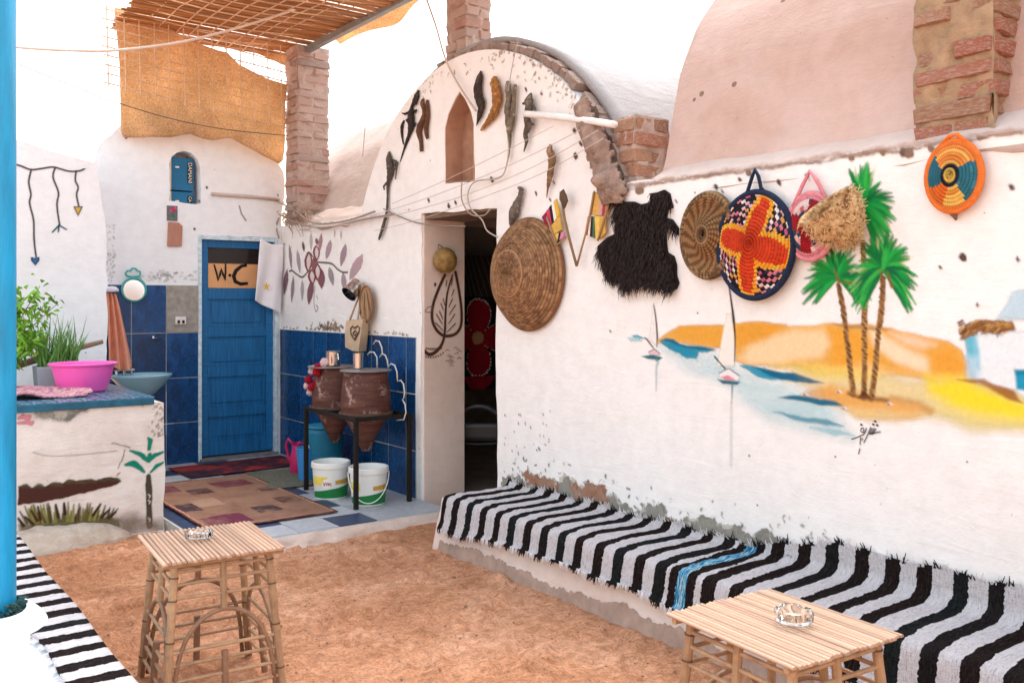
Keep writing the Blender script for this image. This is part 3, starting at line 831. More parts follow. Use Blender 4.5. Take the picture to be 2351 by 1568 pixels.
cv.stroke(q(A7, (225, 1050), (275, 1106)), .004, '#3c302c', .003)
cv.poly(q(A7, (243, 1132), (292, 1105), (346, 1144), (336, 1162), (262, 1156)), '#faf3f0', .004, 1)
cv.stroke(q(A7, (246, 1130), (292, 1106), (345, 1142)), .002, '#4a3c38', .002)
cv.poly(q(A7, (255, 1146), (290, 1137), (328, 1160), (280, 1161)), '#e27f92', .005, .9)
cv.poly(q(A7, (238, 1156), (300, 1165), (348, 1168), (330, 1182), (268, 1176)), '#185c72', .006, .9, .006)
cv.stroke(q(A7, (310, 1180), (306, 1270)), [.005, .001], '#5b8089', .004, .8)
cv.stroke(q(A7, (305, 1270), (305, 1560)), .006, '#b9c4c4', .01, .3)
# palm trunks
rg = random.Random(5)
def trunk(pts, w0, w1):
    cv.stroke(pts, [w0, w1], '#b98a52', .004, 1, .004, 40)
    p = np.array(pts); n = 46
    for k in range(n):
        f = k / n * (len(p) - 1); i = int(f); c = p[i] + (p[min(i + 1, len(p) - 1)] - p[i]) * (f - i)
        dx = rg.uniform(-3.2, 3.2)
        cv.stroke([(c[0] + dx - 2.2, c[1] - 1.4), (c[0] + dx + 2.2, c[1] + rg.uniform(.5, 2.2))], .005, rg.choice(['#4d2f1d', '#6b4426', '#5b3a22', '#8a5c33']), .004, .9)
trunk(q(A7, (808, 715), (830, 830), (848, 960), (862, 1080), (880, 1225)), .009, .016)
trunk(q(A7, (926, 515), (932, 700), (930, 900), (932, 1100), (930, 1242)), .010, .016)
trunk(q(A7, (1020, 680), (1014, 800), (996, 950), (984, 1100), (965, 1247)), .009, .016)
cv.poly(q(A7, (900, 1245), (930, 1205), (965, 1245)), '#5a3322', .006, .95)
cv.stroke(q(A7, (860, 1222), (930, 1245), (985, 1250), (1040, 1258)), .009, '#7a4a28', .008, .8, .006)
# crowns
def crown(cx, cy, rx, ry, n, a0, a1, seed, droop):
    rg = random.Random(seed)
    fr = sorted((rg.random(), rg.uniform(a0, a1)) for _ in range(n))
    for k, (z, a) in enumerate(fr):
        L = rg.uniform(.62, 1.08); a = R(a)
        col = rg.choice(['#0f7a3e', '#139a45', '#23b04e', '#0b6a40', '#3cb84a', '#1a8f3c']) if k > n * .22 else rg.choice(['#a9d48a', '#cfe3b0', '#8ec86a', '#e6e9a6'])
        pts = []
        for t in np.linspace(0.02, 1, 6):
            pts.append(A7(cx + rx * L * math.cos(a) * t, cy - ry * (L * math.sin(a) * t - droop * t * t * (0.35 + abs(math.cos(a))))))
        cv.stroke(pts, [.005, .0105, .008, .001], col, .005, .95 if k > n * .22 else .6, .005, 30, k)
crown(932, 340, 150, 215, 130, -75, 250, 2, .20)
crown(805, 680, 165, 165, 110, -35, 215, 1, .30)
crown(1020, 640, 160, 205, 120, -45, 225, 3, .30)
for a, b in (((790, 640), (812, 700)), ((1005, 640), (1022, 700)), ((1040, 650), (1062, 720)), ((830, 700), (870, 705))):
    cv.stroke(q(A7, a, b), [.003, .008], '#8a5a30', .005, .8)
# painted house at the right
cv.poly(q(A7, (1555, 872), (1600, 810), (1625, 745), (1660, 735), (1760, 735), (1760, 880)), '#cbe4f0', .012, .9, .006)
cv.poly(q(A7, (1440, 955), (1620, 935), (1770, 930), (1770, 1260), (1690, 1240), (1640, 1205), (1560, 1195), (1460, 1165)), '#eff4f7', .01, 1)
cv.poly(q(A7, (1403, 955), (1462, 948), (1470, 1010), (1478, 1110), (1445, 1120), (1418, 1060)), '#6fc4dc', .012, .9, .008)
cv.poly(q(A7, (1412, 1050), (1470, 1050), (1480, 1165), (1425, 1150)), '#c3dfee', .02, .8)
cv.poly(q(A7, (1641, 1112), (1770, 1112), (1770, 1225), (1650, 1203)), '#2499bd', .008, 1)
cv.poly(q(A7, (1641, 1112), (1770, 1112), (1770, 1135), (1645, 1135)), '#1a7f9f', .008, .8)
cv.poly(q(A7, (1380, 965), (1400, 905), (1470, 882), (1620, 876), (1645, 925), (1560, 930), (1460, 938), (1410, 965)), '#96653a', .008, .95, .012, 18, 30)
for k in range(60):
    x = rg.uniform(1390, 1630); y = rg.uniform(878, 940)
    cv.stroke(q(A7, (x, y), (x + rg.uniform(-26, -8), y + rg.uniform(4, 22))), .003, rg.choice(['#6d4424', '#b98a4c', '#8a5a2e', '#d2a566']), .003, .9)
cv.poly(q(A7, (1370, 1152), (1500, 1160), (1560, 1188), (1640, 1203), (1680, 1265), (1600, 1245), (1500, 1188)), '#a5672f', .009, .9, .01, 16, 31)
# shore stones and tufts
for x, y in ((655, 1225), (812, 1213), (838, 1290), (1050, 1270)):
    cv.poly(q(A7, (x - 16, y + 6), (x - 4, y - 8), (x + 10, y - 4), (x + 22, y + 9)), '#f0ddd6', .004, .95)
    cv.poly(q(A7, (x - 12, y + 7), (x - 4, y - 5), (x + 4, y + 8)), '#6d5148', .004, .85)
cv.build('mural', house, label='painted river scene with dunes, sailing boats, palms and a white house')

sg0, sg1 = onX(*B7(480, 1080), W), onX(*B7(840, 1480), W)
cv = Canvas('X', W, sg1[1], sg0[1], sg1[2], sg0[2], .0022, off=.0052)
# signature
INK = '#1d1716'
for s_ in ([(520, 1295), (600, 1265), (640, 1240), (660, 1190)], [(605, 1215), (612, 1188), (632, 1192), (634, 1225), (612, 1225)], [(636, 1328), (660, 1280), (690, 1210), (702, 1180)],
           [(692, 1242), (716, 1190)], [(706, 1246), (736, 1190)], [(722, 1246), (752, 1195)], [(692, 1244), (795, 1224)], [(606, 1280), (600, 1345)], [(598, 1390), (583, 1452)]):
    cv.stroke(q(B7, *s_), .0022, INK, .0016)
for x, y in ((610, 1152), (727, 1150), (765, 1158), (745, 1120)):
    cv.stroke(q(B7, (x - 5, y), (x + 5, y + 4)), .0038, INK, .0016)
cv.build('signature', house, kind='stuff', label='black handwritten painter signature under the palms')
# ---- damage along the foot and head of the mural wall, chips
cv = Canvas('X', W, 1.4, 5.16, .30, 1.0, .0045, off=.0045)
GREY, BRN = '#8f8a80', '#a06c50'
for px, c in ((q(Z1, (700, 165), (760, 150), (820, 180), (900, 230), (900, 290), (760, 260), (690, 230)), GREY),
              (q(Z1, (1040, 190), (1140, 160), (1180, 200), (1190, 330), (1060, 300)), GREY), (q(Z1, (1390, 330), (1430, 270), (1500, 320), (1560, 370), (1600, 450), (1500, 430), (1400, 380)), GREY),
              (q(Z1, (820, 130), (870, 118), (940, 160), (1000, 142), (1060, 200), (1050, 290), (980, 290), (900, 235), (850, 170)), BRN),
              (q(Z1, (1170, 230), (1270, 205), (1380, 235), (1420, 300), (1400, 370), (1290, 340), (1180, 300)), BRN),
              (q(Z1, (1620, 400), (1690, 340), (1760, 325), (1800, 380), (1840, 490), (1700, 470)), GREY), (q(Z1, (1840, 460), (1900, 440), (1960, 540), (1880, 530)), BRN),
              (q(Z1, (1960, 480), (2080, 430), (2140, 440), (2200, 500), (2200, 600), (2050, 570)), GREY),
              (q(Z2, (290, 260), (420, 225), (470, 250), (560, 290), (640, 300), (640, 345), (700, 340), (760, 310), (830, 320), (830, 380), (900, 385), (960, 420), (1030, 445), (1030, 490), (900, 460), (760, 450), (600, 420), (450, 370)), GREY),
              (q(Z2, (1190, 500), (1215, 475), (1250, 505), (1235, 530)), BRN), (q(Z2, (1560, 560), (1640, 580), (1700, 640), (1600, 625)), GREY)):
    cv.poly(px, '#d6cbc0', .008, .7, .05, 24, 5)
    cv.poly(px, c, .004, .97, .055, 26, 3, tex=.35, texs=(30, 30))
for k in range(150):
    t = random.random(); x = 1160 + 760 * t; y = 1100 + 760 * t * .235 - random.random() ** 3 * 70
    cv.stroke([(x, y), (x + random.uniform(-5, 5), y + random.uniform(1, 5))], random.uniform(.001, .007), GREY, .004, random.uniform(.5, .95), .014, 40, k)
for k in range(40):
    x = random.uniform(1150, 1260); y = random.uniform(940, 1100)
    cv.stroke([(x, y), (x + 1, y + random.uniform(1, 6))], random.uniform(.002, .005), '#7d7068', .003, .8)
cv.build('plaster_loss', kind='stuff', parent=house, label='patches of grey cement and brown mud where the limewash has flaked')
cv = Canvas('X', W, 1.35, 6.15, 1.15, 3.36, .007, off=.0036)
for x, y, r in ((1873, 318, 0), (1128, 412, .02), (945, 450, .02), (985, 460, .013), (1030, 472, .016), (1045, 465, .012), (1316, 300, .016), (1318, 358, .018), (1230, 445, .010), (1262, 460, .008), (1270, 420, .006),
                (1790, 420, .012), (1700, 412, .010), (1855, 405, .012), (2210, 590, .014), (2335, 595, .008), (2075, 350, .02), (2212, 592, .012), (1985, 460, .008), (2160, 615, .006), (2320, 430, .008),
                (1530, 450, .006), (1545, 470, .010), (1555, 462, .005), (1645, 430, .012), (1660, 440, .006), (2090, 1255, .01), (1680, 1060, .008), (1915, 1030, .008), (2250, 960, .008), (2318, 1040, .01),
                (1500, 1000, .006), (1545, 1010, .006), (1180, 965, .012), (1185, 980, .006), (1400, 760, .004), (2105, 805, .008), (2245, 700, .006), (1620, 940, .005), (1400, 320, .02), (1365, 350, .012), (1330, 330, .012), (1240, 215, .008), (1205, 205, .01)):
    if r: cv.stroke([(x - 1, y - 2), (x + 1.5, y + 2.5)], r * .8, '#5e4d44', .004, .9, .008, 40, int(x))
# frayed top edge of the mural wall
pp = [(1405, 436), (1500, 420), (1600, 404), (1700, 390), (1800, 376), (1900, 362), (2000, 348), (2100, 334), (2200, 320), (2351, 302)]
cv.stroke(pp, .012, '#b79a88', .006, .8, .02, 14, 3, tex=.6)
cv.stroke([(x, y + 5) for x, y in pp], .006, '#8a6f62', .004, .8, .02, 16, 9, tex=.8)
for x, y, s in ((2088, 352, 12), (2140, 345, 8), (2030, 352, 6), (1470, 438, 9), (1960, 366, 6), (2250, 316, 7), (1720, 398, 7)):
    cv.poly([(x - s, y - s), (x + s, y - s * .7), (x + s * .9, y + s * .7), (x - s * .2, y + s), (x - s, y + s * .4)], '#8f7461', .004, .9, .012, 20, s)
# flaking along the gable rim
for k in range(240):
    a = random.uniform(.38, 2.2); r = AR - random.random() ** 3 * .15
    y, z = AC + r * math.cos(PI - a), AZ + r * math.sin(PI - a)
    cv.stroke([(y, z), (y + random.uniform(-.02, .02), z + random.uniform(-.02, .02))], random.uniform(.001, .008), random.choice(['#b8a69b', '#a08c80', '#cdbcb2']), .005, random.uniform(.4, .9), .014, 40, k, raw=True)
cv.build('chips', kind='stuff', parent=house, label='dark chips and a frayed brown edge in the limewash')

# ---- brown flower on the wall above the tiles
FL = ZR(1050, 850, .3509)
cv = Canvas('X', W, 6.25, 8.9, 1.34, 2.36, .0065)
def leaf(p0, p1, wd, col, al=.85):
    (x0, y0), (x1, y1) = p0, p1; L = math.hypot(x1 - x0, y1 - y0); nx_, ny_ = -(y1 - y0) / L, (x1 - x0) / L
    pts = [(x0, y0)]
    for t, k in ((.2, .7), (.45, 1), (.7, .8), (.9, .35)): pts.append((x0 + (x1 - x0) * t + nx_ * wd * k, y0 + (y1 - y0) * t + ny_ * wd * k))
    pts.append((x1, y1))
    for t, k in ((.9, .35), (.7, .8), (.45, 1), (.2, .7)): pts.append((x0 + (x1 - x0) * t - nx_ * wd * k, y0 + (y1 - y0) * t - ny_ * wd * k))
    cv.poly(q(FL, *pts), col, .006, al, .004, 30, 3, tex=.15)
for a in (((105, 190), (125, 460), 16, '#a28c97'), ((190, 250), (215, 500), 20, '#b9aeb8'), ((80, 450), (45, 730), 24, '#866670'), ((145, 530), (120, 815), 18, '#a08e9a'), ((240, 570), (232, 790), 18, '#bdb3bd'),
          ((245, 160), (262, 270), 14, '#6d4a4e'), ((540, 140), (488, 350), 28, '#bfa1ab'), ((702, 180), (642, 425), 32, '#b094a0'), ((520, 425), (558, 635), 28, '#a8a0a6'), ((665, 490), (680, 690), 28, '#b5a2ad'),
          ((885, 295), (735, 570), 50, '#c8a8af'), ((330, 60), (335, 260), 14, '#d0c4c8'), ((440, 70), (420, 260), 20, '#b98e95'), ((385, 120), (400, 200), 18, '#9a656c'), ((430, 440), (440, 665), 40, '#8c5560'), ((345, 560), (300, 835), 34, '#8f5863'), ((655, 40), (650, 140), 10, '#c9c2c8'), ((585, 30), (580, 120), 8, '#cfc8cc')): leaf(*a)
for (p0, p1, w1) in (((310, 265), (300, 490), 42), ((385, 195), (390, 370), 36), ((395, 390), (398, 580), 40), ((335, 450), (345, 625), 42)):
    leaf(p0, p1, w1, '#8d4048', .95)
    leaf((p0[0] + 4, p0[1] + 22), (p1[0] + 4, p1[1] - 24), w1 * .55, '#f1e7e4', .95)
leaf((362, 330), (355, 480), 24, '#a3676a', .95)
cv.stroke(q(FL, (100, 480), (130, 470), (180, 510), (240, 540), (295, 485)), .007, '#5d4a4c', .004, .95)
cv.stroke(q(FL, (395, 380), (540, 395), (600, 450), (660, 487), (715, 488)), .007, '#6a5254', .004, .95)
cv.stroke(q(FL, (290, 285), (320, 280), (350, 320), (420, 440)), .006, '#4d3a3c', .004, .9)
cv.stroke(q(FL, (37, 200), (20, 520), (12, 680)), .007, '#7d6f8c', .004, .8)
cv.stroke(q(FL, (372, 640), (358, 800), (378, 905), (402, 870), (385, 840)), .0045, '#8f7f86', .004, .8)
cv.stroke(q(FL, (388, 740), (398, 770)), .0045, '#8f7f86', .004, .8)
for k in range(70):
    x = random.gauss(520, 95); y = 1095 - abs(random.gauss(0, 38))
    cv.stroke(q(FL, (x, y), (x + random.uniform(-12, 12), y + 8)), random.uniform(.004, .014), random.choice(['#8a6b52', '#a58a72', '#6f5848']), .006, .8, .012, 25, k)
for k in range(60):
    x = random.uniform(20, 1400); y = 1085 + x * .055 - abs(random.gauss(0, 12))
    cv.stroke(q(FL, (x, y), (x + random.uniform(-20, 20), y + 3)), random.uniform(.003, .010), random.choice(['#b59d8b', '#cdb5a3', '#8f7a6a']), .005, .7, .012, 25, k)
for k in range(45):                                # rough top of the wall by the straw
    x = random.uniform(655, 955); y = 520 - (x - 650) * .165 + random.uniform(-4, 7)
    cv.stroke([(x, y), (x + random.uniform(-7, 7), y + 2)], random.uniform(.004, .012), random.choice(['#a58b7c', '#8f7668', '#c4ac9f']), .005, .75, .012, 25, k)
cv.build('flower_painting', kind='stuff', parent=house, label='brown and mauve flower painted over the navy tiles')

# ---- sprig painted on the door reveal
JB = ZR(900, 800, .5741)
cv = Canvas('Y', 6.168, W + .016, W + .392, 1.0, 1.9, .005, off=.003, wobble=False)
BK = '#57392c'
cv.stroke(q(JB, (1335, 405), (1292, 500), (1258, 600), (1252, 690), (1280, 760), (1332, 800), (1400, 790), (1438, 740), (1445, 650), (1430, 520), (1405, 385)), .012, BK, .004)
cv.stroke(q(JB, (1385, 405), (1352, 520), (1340, 650), (1332, 800), (1300, 880), (1240, 922), (1195, 890), (1175, 850)), [.006, .008, .009, .012, .014, .013, .008], BK, .004)
for a, b in (((1348, 440), (1342, 480)), ((1385, 430), (1378, 470)), ((1325, 560), (1335, 600)), ((1395, 500), (1380, 540)), ((1300, 640), (1322, 690)), ((1385, 560), (1362, 610)), ((1280, 660), (1318, 720)), ((1405, 600), (1365, 660)), ((1275, 715), (1322, 765)), ((1400, 660), (1360, 720)), ((1405, 720), (1350, 775)), ((1310, 590), (1325, 630))):
    cv.stroke(q(JB, a, b), [.004, .008, .003], BK, .004)
for k in range(9):
    cv.stroke(q(JB, (1215 + 12 * k, 880 + 10 * math.sin(k * .5)), (1217 + 12 * k, 883)), .005, BK, .003)
    cv.stroke(q(JB, (1195 + 16 * k, 940 - 1.2 * (k - 3) ** 2), (1197 + 16 * k, 943 - 1.2 * (k - 3) ** 2)), .005, BK, .003)
cv.stroke(q(JB, (1205, 640), (1225, 615), (1255, 612), (1245, 645), (1210, 645)), .003, '#8a7064', .003, .8)
for k in range(16):
    x = random.uniform(1320, 1440); y = random.uniform(860, 1010)
    cv.stroke(q(JB, (x, y), (x + 12, y - 8), (x + 24, y)), .003, '#b59a8a', .004, .7)
for x, y in ((1272, 465), (1275, 1130), (1285, 1195), (1222, 1280), (1385, 1405), (1225, 1440), (1228, 1525), (1375, 1525), (1440, 1170), (1443, 1200)):
    cv.stroke(q(JB, (x, y - 4), (x, y + 5)), .010, '#5e4a40', .005, .9)
cv.build('sprig_painting', kind='stuff', parent=house, label='dark brown sprig painted on the door reveal')

# ---- hanging strings painted on the left wall
LZ = ZR(0, 0, .574)
cv = Canvas('Y', LW, .3, 1.92, 1.5, 2.75, .0055)
LN = '#4c4a4b'
cv.stroke(q(LZ, (90, 1072), (140, 1088), (200, 1110), (270, 1103), (340, 1093), (390, 1105), (450, 1121), (520, 1118), (562, 1095)), .0065, LN, .004)
cv.stroke(q(LZ, (202, 1110), (186, 1190), (200, 1270), (192, 1330), (218, 1440), (222, 1568), (235, 1680)), .006, LN, .004)
cv.stroke(q(LZ, (357, 1100), (344, 1160), (380, 1260), (370, 1340), (388, 1470)), .006, LN, .004)
cv.stroke(q(LZ, (495, 1120), (489, 1180), (508, 1225), (498, 1275), (512, 1345)), .006, LN, .004)
cv.poly([(71, 590), (80, 593), (90, 590), (90, 598), (81, 610), (71, 598)], '#27466a', .004)
cv.poly([(74, 592), (80, 595), (87, 592), (87, 597), (81, 606), (74, 597)], '#3c74a8', .004)
for b in ((342, 1517), (380, 1515), (432, 1500)): cv.stroke(q(LZ, (385, 1472), b), [.006, .010, .005], '#2d5c68', .004)
cv.poly(q(LZ, (478, 1350), (540, 1350), (508, 1412)), '#4a4038', .004)
cv.poly(q(LZ, (488, 1356), (530, 1356), (508, 1400)), '#e3bb5a', .004)
cv.build('string_painting', kind='stuff', parent=left, label='painted string with three dangling pendants')

# ---- pictures on the counter front
CF = ZR(60, 1500, .3954)
cv = Canvas('Y', CY, .36, 1.92, 0.0, .9, .005)
cv.poly(q(CF, (120, 60), (460, 30), (720, 40), (600, 110), (470, 200), (300, 185), (190, 185)), '#9a9a92', .02, .9, .03, 12, 4, tex=.9, texs=(30, 30))
cv.poly(q(CF, (450, 190), (520, 90), (640, 55), (700, 70), (560, 140), (510, 205)), '#7b7a74', .012, .9, .02, 14, 6, tex=.8, texs=(40, 40))
for a, b in (((20, 80), (40, 60)), ((30, 165), (130, 150)), ((60, 140), (120, 175)), ((30, 215), (155, 210)), ((90, 200), (140, 225))):
    cv.stroke(q(CF, a, b), .010, '#e08c9a', .006, .8, .01)
for k in range(60):
    x = 1400 - abs(random.gauss(0, 70)); y = random.uniform(20, 340)
    cv.stroke(q(CF, (x, y), (x + random.uniform(-8, 8), y + 8)), random.uniform(.001, .006), random.choice(['#b9aea4', '#9c9087']), .006, random.uniform(.3, .8), .014, 40, k)
hed = [(20, 995), (20, 820), (90, 800), (150, 830), (210, 800), (270, 820), (320, 790), (380, 780), (440, 790), (500, 755), (560, 765), (620, 760), (700, 750), (760, 765), (830, 740), (880, 733), (950, 740), (1000, 770), (960, 800), (800, 840), (600, 885), (400, 938), (200, 972)]
cv.poly(q(CF, *hed), '#512f28', .005, 1, .008, 30, 3)
for x, y, r in ((90, 830, 50), (220, 830, 55), (380, 815, 58), (510, 790, 55), (615, 790, 45), (710, 780, 48), (800, 772, 38), (875, 762, 40), (950, 765, 38)):
    cv.poly(q(CF, *[(x + r * math.cos(a), y - r * .7 * math.sin(a)) for a in np.linspace(0, PI, 9)]), '#66623f', .008, .8, .008, 30, r, tex=.4, texs=(40, 40))
    cv.poly(q(CF, *[(x + r * .8 * math.cos(a), y + 6 - r * .5 * math.sin(a)) for a in np.linspace(0, PI, 9)]), '#4a3527', .01, .7, .01, 30, r, tex=.4, texs=(40, 40))
cv.poly(q(CF, (40, 1190), (300, 1160), (600, 1120), (850, 1110), (980, 1130), (980, 1200), (500, 1240), (40, 1260)), '#6f6440', .015, .9, .02, 16, 8, tex=.3, texs=(30, 30))
for k in range(70):
    x = random.uniform(90, 900); tip = (x + (x - 480) * random.uniform(.05, .22), 1130 - random.uniform(50, 175) * (1 - .3 * abs(x - 500) / 450))
    cv.stroke(q(CF, (x, 1165 - (x - 90) * .05), tip), [.009, .010, .003], random.choice(['#7b7a36', '#5c5a2e', '#8f8a48', '#4a3326', '#6a5535', '#9c9450']), .005, .9)
for a, b in (((85, 1105), (160, 1175)), ((140, 1045), (200, 1140)), ((205, 1010), (230, 1130)), ((880, 1040), (810, 1110)), ((945, 1060), (880, 1115)), ((800, 985), (730, 1090)), ((455, 975), (465, 1080)), ((375, 990), (400, 1110)), ((20, 1120), (70, 1190))):
    cv.stroke(q(CF, a, b), [.005, .010], '#46281f', .004)
cv.stroke(q(CF, (1252, 720), (1256, 850), (1260, 1000), (1262, 1185)), [.016, .021, .018, .020], '#50493b', .005, 1, .006, 30)
for y in (905, 960, 1130): cv.stroke(q(CF, (1252, y - 12), (1270, y), (1262, y + 18)), .004, '#e9ded6', .003, .9)
GR = '#0f8a72'
cv.poly(q(CF, (1245, 350), (1292, 372), (1268, 478), (1243, 470)), GR, .005, 1, .006, 30)
for s_, ww in (([(1078, 478), (1170, 510), (1215, 545), (1245, 578)], [.006, .014, .016, .008]), ([(1256, 575), (1310, 520), (1392, 490)], [.012, .014, .007]), ([(1255, 560), (1265, 515)], [.012, .012]),
              ([(1032, 610), (1110, 600), (1170, 640), (1212, 682)], [.007, .020, .016, .006]), ([(1272, 682), (1330, 622), (1392, 588)], [.006, .012, .006])):
    cv.stroke(q(CF, *s_), ww, GR, .005, 1, .004, 30)
cv.poly(q(CF, (940, 1120), (1180, 1105), (1420, 1140), (1420, 1240), (960, 1260)), '#8f7a66', .05, .75, .04, 10, 3, tex=.5, texs=(20, 20))
cv.stroke(q(CF, (160, 495), (310, 528), (560, 520), (950, 480)), .002, '#a9a4a4', .003, .8)
for s_ in ([(910, 410), (1070, 445)], [(1030, 470), (1000, 560), (970, 640)], [(990, 680), (960, 712)]): cv.stroke(q(CF, *s_), .004, '#8f8680', .004, .7, .01, 30)
cv.build('counter_paintings', kind='stuff', parent=ctr, label='painted hedge, spiky plant and green palm')

# ---- marks on the toilet wall
T3 = ZR(350, 450, .4146)
cv = Canvas('Y', YT, 2.06, 3.72, 1.78, 3.2, .007)
for k in range(110):
    x = random.uniform(60, 190); y = random.uniform(950, 1450)
    cv.stroke(q(T3, (x, y), (x + random.uniform(-6, 6), y + random.uniform(2, 14))), random.uniform(.001, .006), random.choice(['#cfcdce', '#bfbcbd', '#dedcdd']), .008, random.uniform(.3, .8), .012, 40, k)
for k in range(60):
    x = random.gauss(620, 90) if k % 3 else random.uniform(480, 930); y = random.gauss(1415, 22)
    cv.stroke(q(T3, (x, y), (x + random.uniform(4, 24), y + random.uniform(-4, 6))), random.uniform(.002, .007), random.choice(['#c5c0bc', '#aaa5a2', '#d6d2cf']), .009, random.uniform(.3, .8), .015, 40, k)
cv.stroke(q(T3, (1318, 780), (1335, 850), (1375, 910)), .006, '#8f8c90', .004, .8)
for x, y in ((1020, 610), (950, 735), (908, 985), (290, 160), (80, 970), (1670, 680)): cv.stroke(q(T3, (x, y), (x + 3, y + 6)), .009, '#4e4a4a', .004)
cv.build('stains', kind='stuff', parent=toilet, label='grey stains and pock marks on the white wall')
# ================================================================== TOILET DOOR AND ITS SURROUNDINGS
BLUE = M('blue_door_paint', '#1a6aa2', .5, .34, 3.2, .25, 30, .003, .4, stretch=(1, 1, 14))
BLUED = M('blue_door_paint_panel', '#17669d', .48, .38, 3.2, .25, 30, .003, .4, stretch=(14, 1, 1))
FRAME = M('chipped_white_blue_frame', '#c9dbe4', .7, .3, 18, .4, 40)
DY = YT + .03
door = thing('door', 'blue panelled toilet door with dark transom pane', 'door', (3.3, DY, .08))
fr = MB(); fr.box2(2.895, 2.93, YT - .02, YT + .10, .06, 2.27); fr.build('jamb', FRAME, door, bevel=.004)
fr = MB(); fr.box2(3.675, 3.71, YT - .02, YT + .10, .06, 2.27); fr.build('jamb', FRAME, door, bevel=.004)
fr = MB(); fr.box2(2.932, 3.673, YT - .016, YT + .10, 2.225, 2.268); fr.build('head', FRAME, door, bevel=.004)
fr = MB(); fr.box2(2.91, 3.70, YT - .06, YT + .12, .06, .085); fr.build('threshold', M('threshold_stone', '#7d7a78', .8, .25, 12), door, bevel=.005)
for x0, x1 in ((2.935, 3.005), (3.60, 3.67)):
    fr = MB(); fr.box2(x0, x1, DY, DY + .04, .10, 2.222); fr.build('stile', BLUE, door, bevel=.004)
rz = [(2.15, 2.222), (1.64, 1.75), (1.266, 1.364), (.87, .976), (.474, .57), (.10, .235)]
for z0, z1 in rz:
    fr = MB(); fr.box2(3.007, 3.598, DY + .002, DY + .038, z0, z1); fr.build('rail', BLUED, door, bevel=.004)
for (a0, a1), (b0, b1) in zip(rz[1:-1], rz[2:]):
    fr = MB(); fr.box2(3.009, 3.596, DY + .022, DY + .034, b1 + .001, a0 - .001)
    p = fr.build('panel', BLUED, door)
    fr = MB(); fr.box2(3.05, 3.555, DY + .012, DY + .0215, b1 + .045, a0 - .045); fr.build('raised_field', BLUED, p, bevel=.006)
gl = NT('dark_transom_glass'); gl.fin((.02, .014, .012), .15, .5)
fr = MB(); fr.box2(3.009, 3.596, DY + .02, DY + .03, 1.752, 2.148); fr.build('pane', gl.m, door)
CARD = M('brown_cardboard', '#e0a877', .85, .12, 6, .2, 90)
sg = thing('cardboard_sign', 'cardboard toilet sign hand lettered W.C behind the door pane', 'sign', (3.3, DY, 1.76))
card = MB().box2(3.01, 3.594, DY + .010, DY + .014, 1.753, 1.995).build('card', CARD, sg)
INKM = M('marker_ink', '#1b1412', .6, .1, 20, 0)
def ribbon_strokes(name, strokes, fn, wd, mat, parent, d=.002):
    m = MB()
    for s_ in strokes:
        pts = [Vector(fn(*p)) for p in s_]
        ww = wd if not hasattr(wd, '__len__') else wd
        n = len(pts)
        rs = [wd * (.75 + .5 * math.sin(PI * (i + .4) / n)) for i in range(n)]
        m.tube(pts, rs, 6, flat=.12, flatdir=(0, 1, 0))
    return m.build(name, mat, parent, smooth='all')
S4 = ZR(0, 800, .574)
fnS = lambda x, y: onY(*S4(x, y), DY + .008)
ribbon_strokes('letter', [[(1397, 335), (1412, 385), (1425, 440), (1436, 400), (1444, 365), (1456, 400), (1468, 438), (1472, 385), (1472, 330)]], fnS, .011, INKM, card)
ribbon_strokes('full_stop', [[(1492, 402), (1508, 408)]], fnS, .014, INKM, card)
ribbon_strokes('letter', [[(1612, 340), (1575, 345), (1540, 375), (1525, 410), (1535, 445), (1570, 462), (1618, 458)]], fnS, .018, INKM, card)

# white cloth over the door corner
CLOTH = M('white_cotton', '#eceaf0', .9, .06, 5, .25, 120)
tw = thing('hanging_cloth', 'white cloth with small yellow star hung at the corner of the blue door', 'cloth', (3.62, YT - .1, 1.6))
c00, c10, c11, c01 = [onY(x, y, YT - .10) for x, y in ((597, 548), (650, 561), (646, 722), (583, 690))]
def fn(u, v):
    p = (c00 * (1 - u) + c10 * u) * (1 - v) + (c01 * (1 - u) + c11 * u) * v
    p = p + np.array([0, -.02 * math.sin(u * 9 + v * 2) * (.3 + v), -.03 * math.sin(PI * u) * (1 - v) * .9])
    return tuple(p)
m = MB(); m.grid(fn, 24, 30); m.build('cloth', CLOTH, tw, smooth='all', solid=.004)
m = MB(); cst = onY(611, 658, YT - .135)
for k in range(5):
    a = PI / 2 + 2 * PI * k / 5
    m.tube([cst, cst + np.array([.035 * math.cos(a), 0, .045 * math.sin(a)])], [.012, .003], 6, flat=.3, flatdir=(0, 1, 0))
m.build('embroidered_star', M('yellow_thread', '#e8b93c', .8, .1), tw)
m = MB(); p0 = onY(650, 561, YT - .10); m.tube([p0, p0 + np.array([.06, .04, .02])], .004, 6); m.build('hook', M('hook_iron', '#444444', .5, .1, metal=.6), tw)

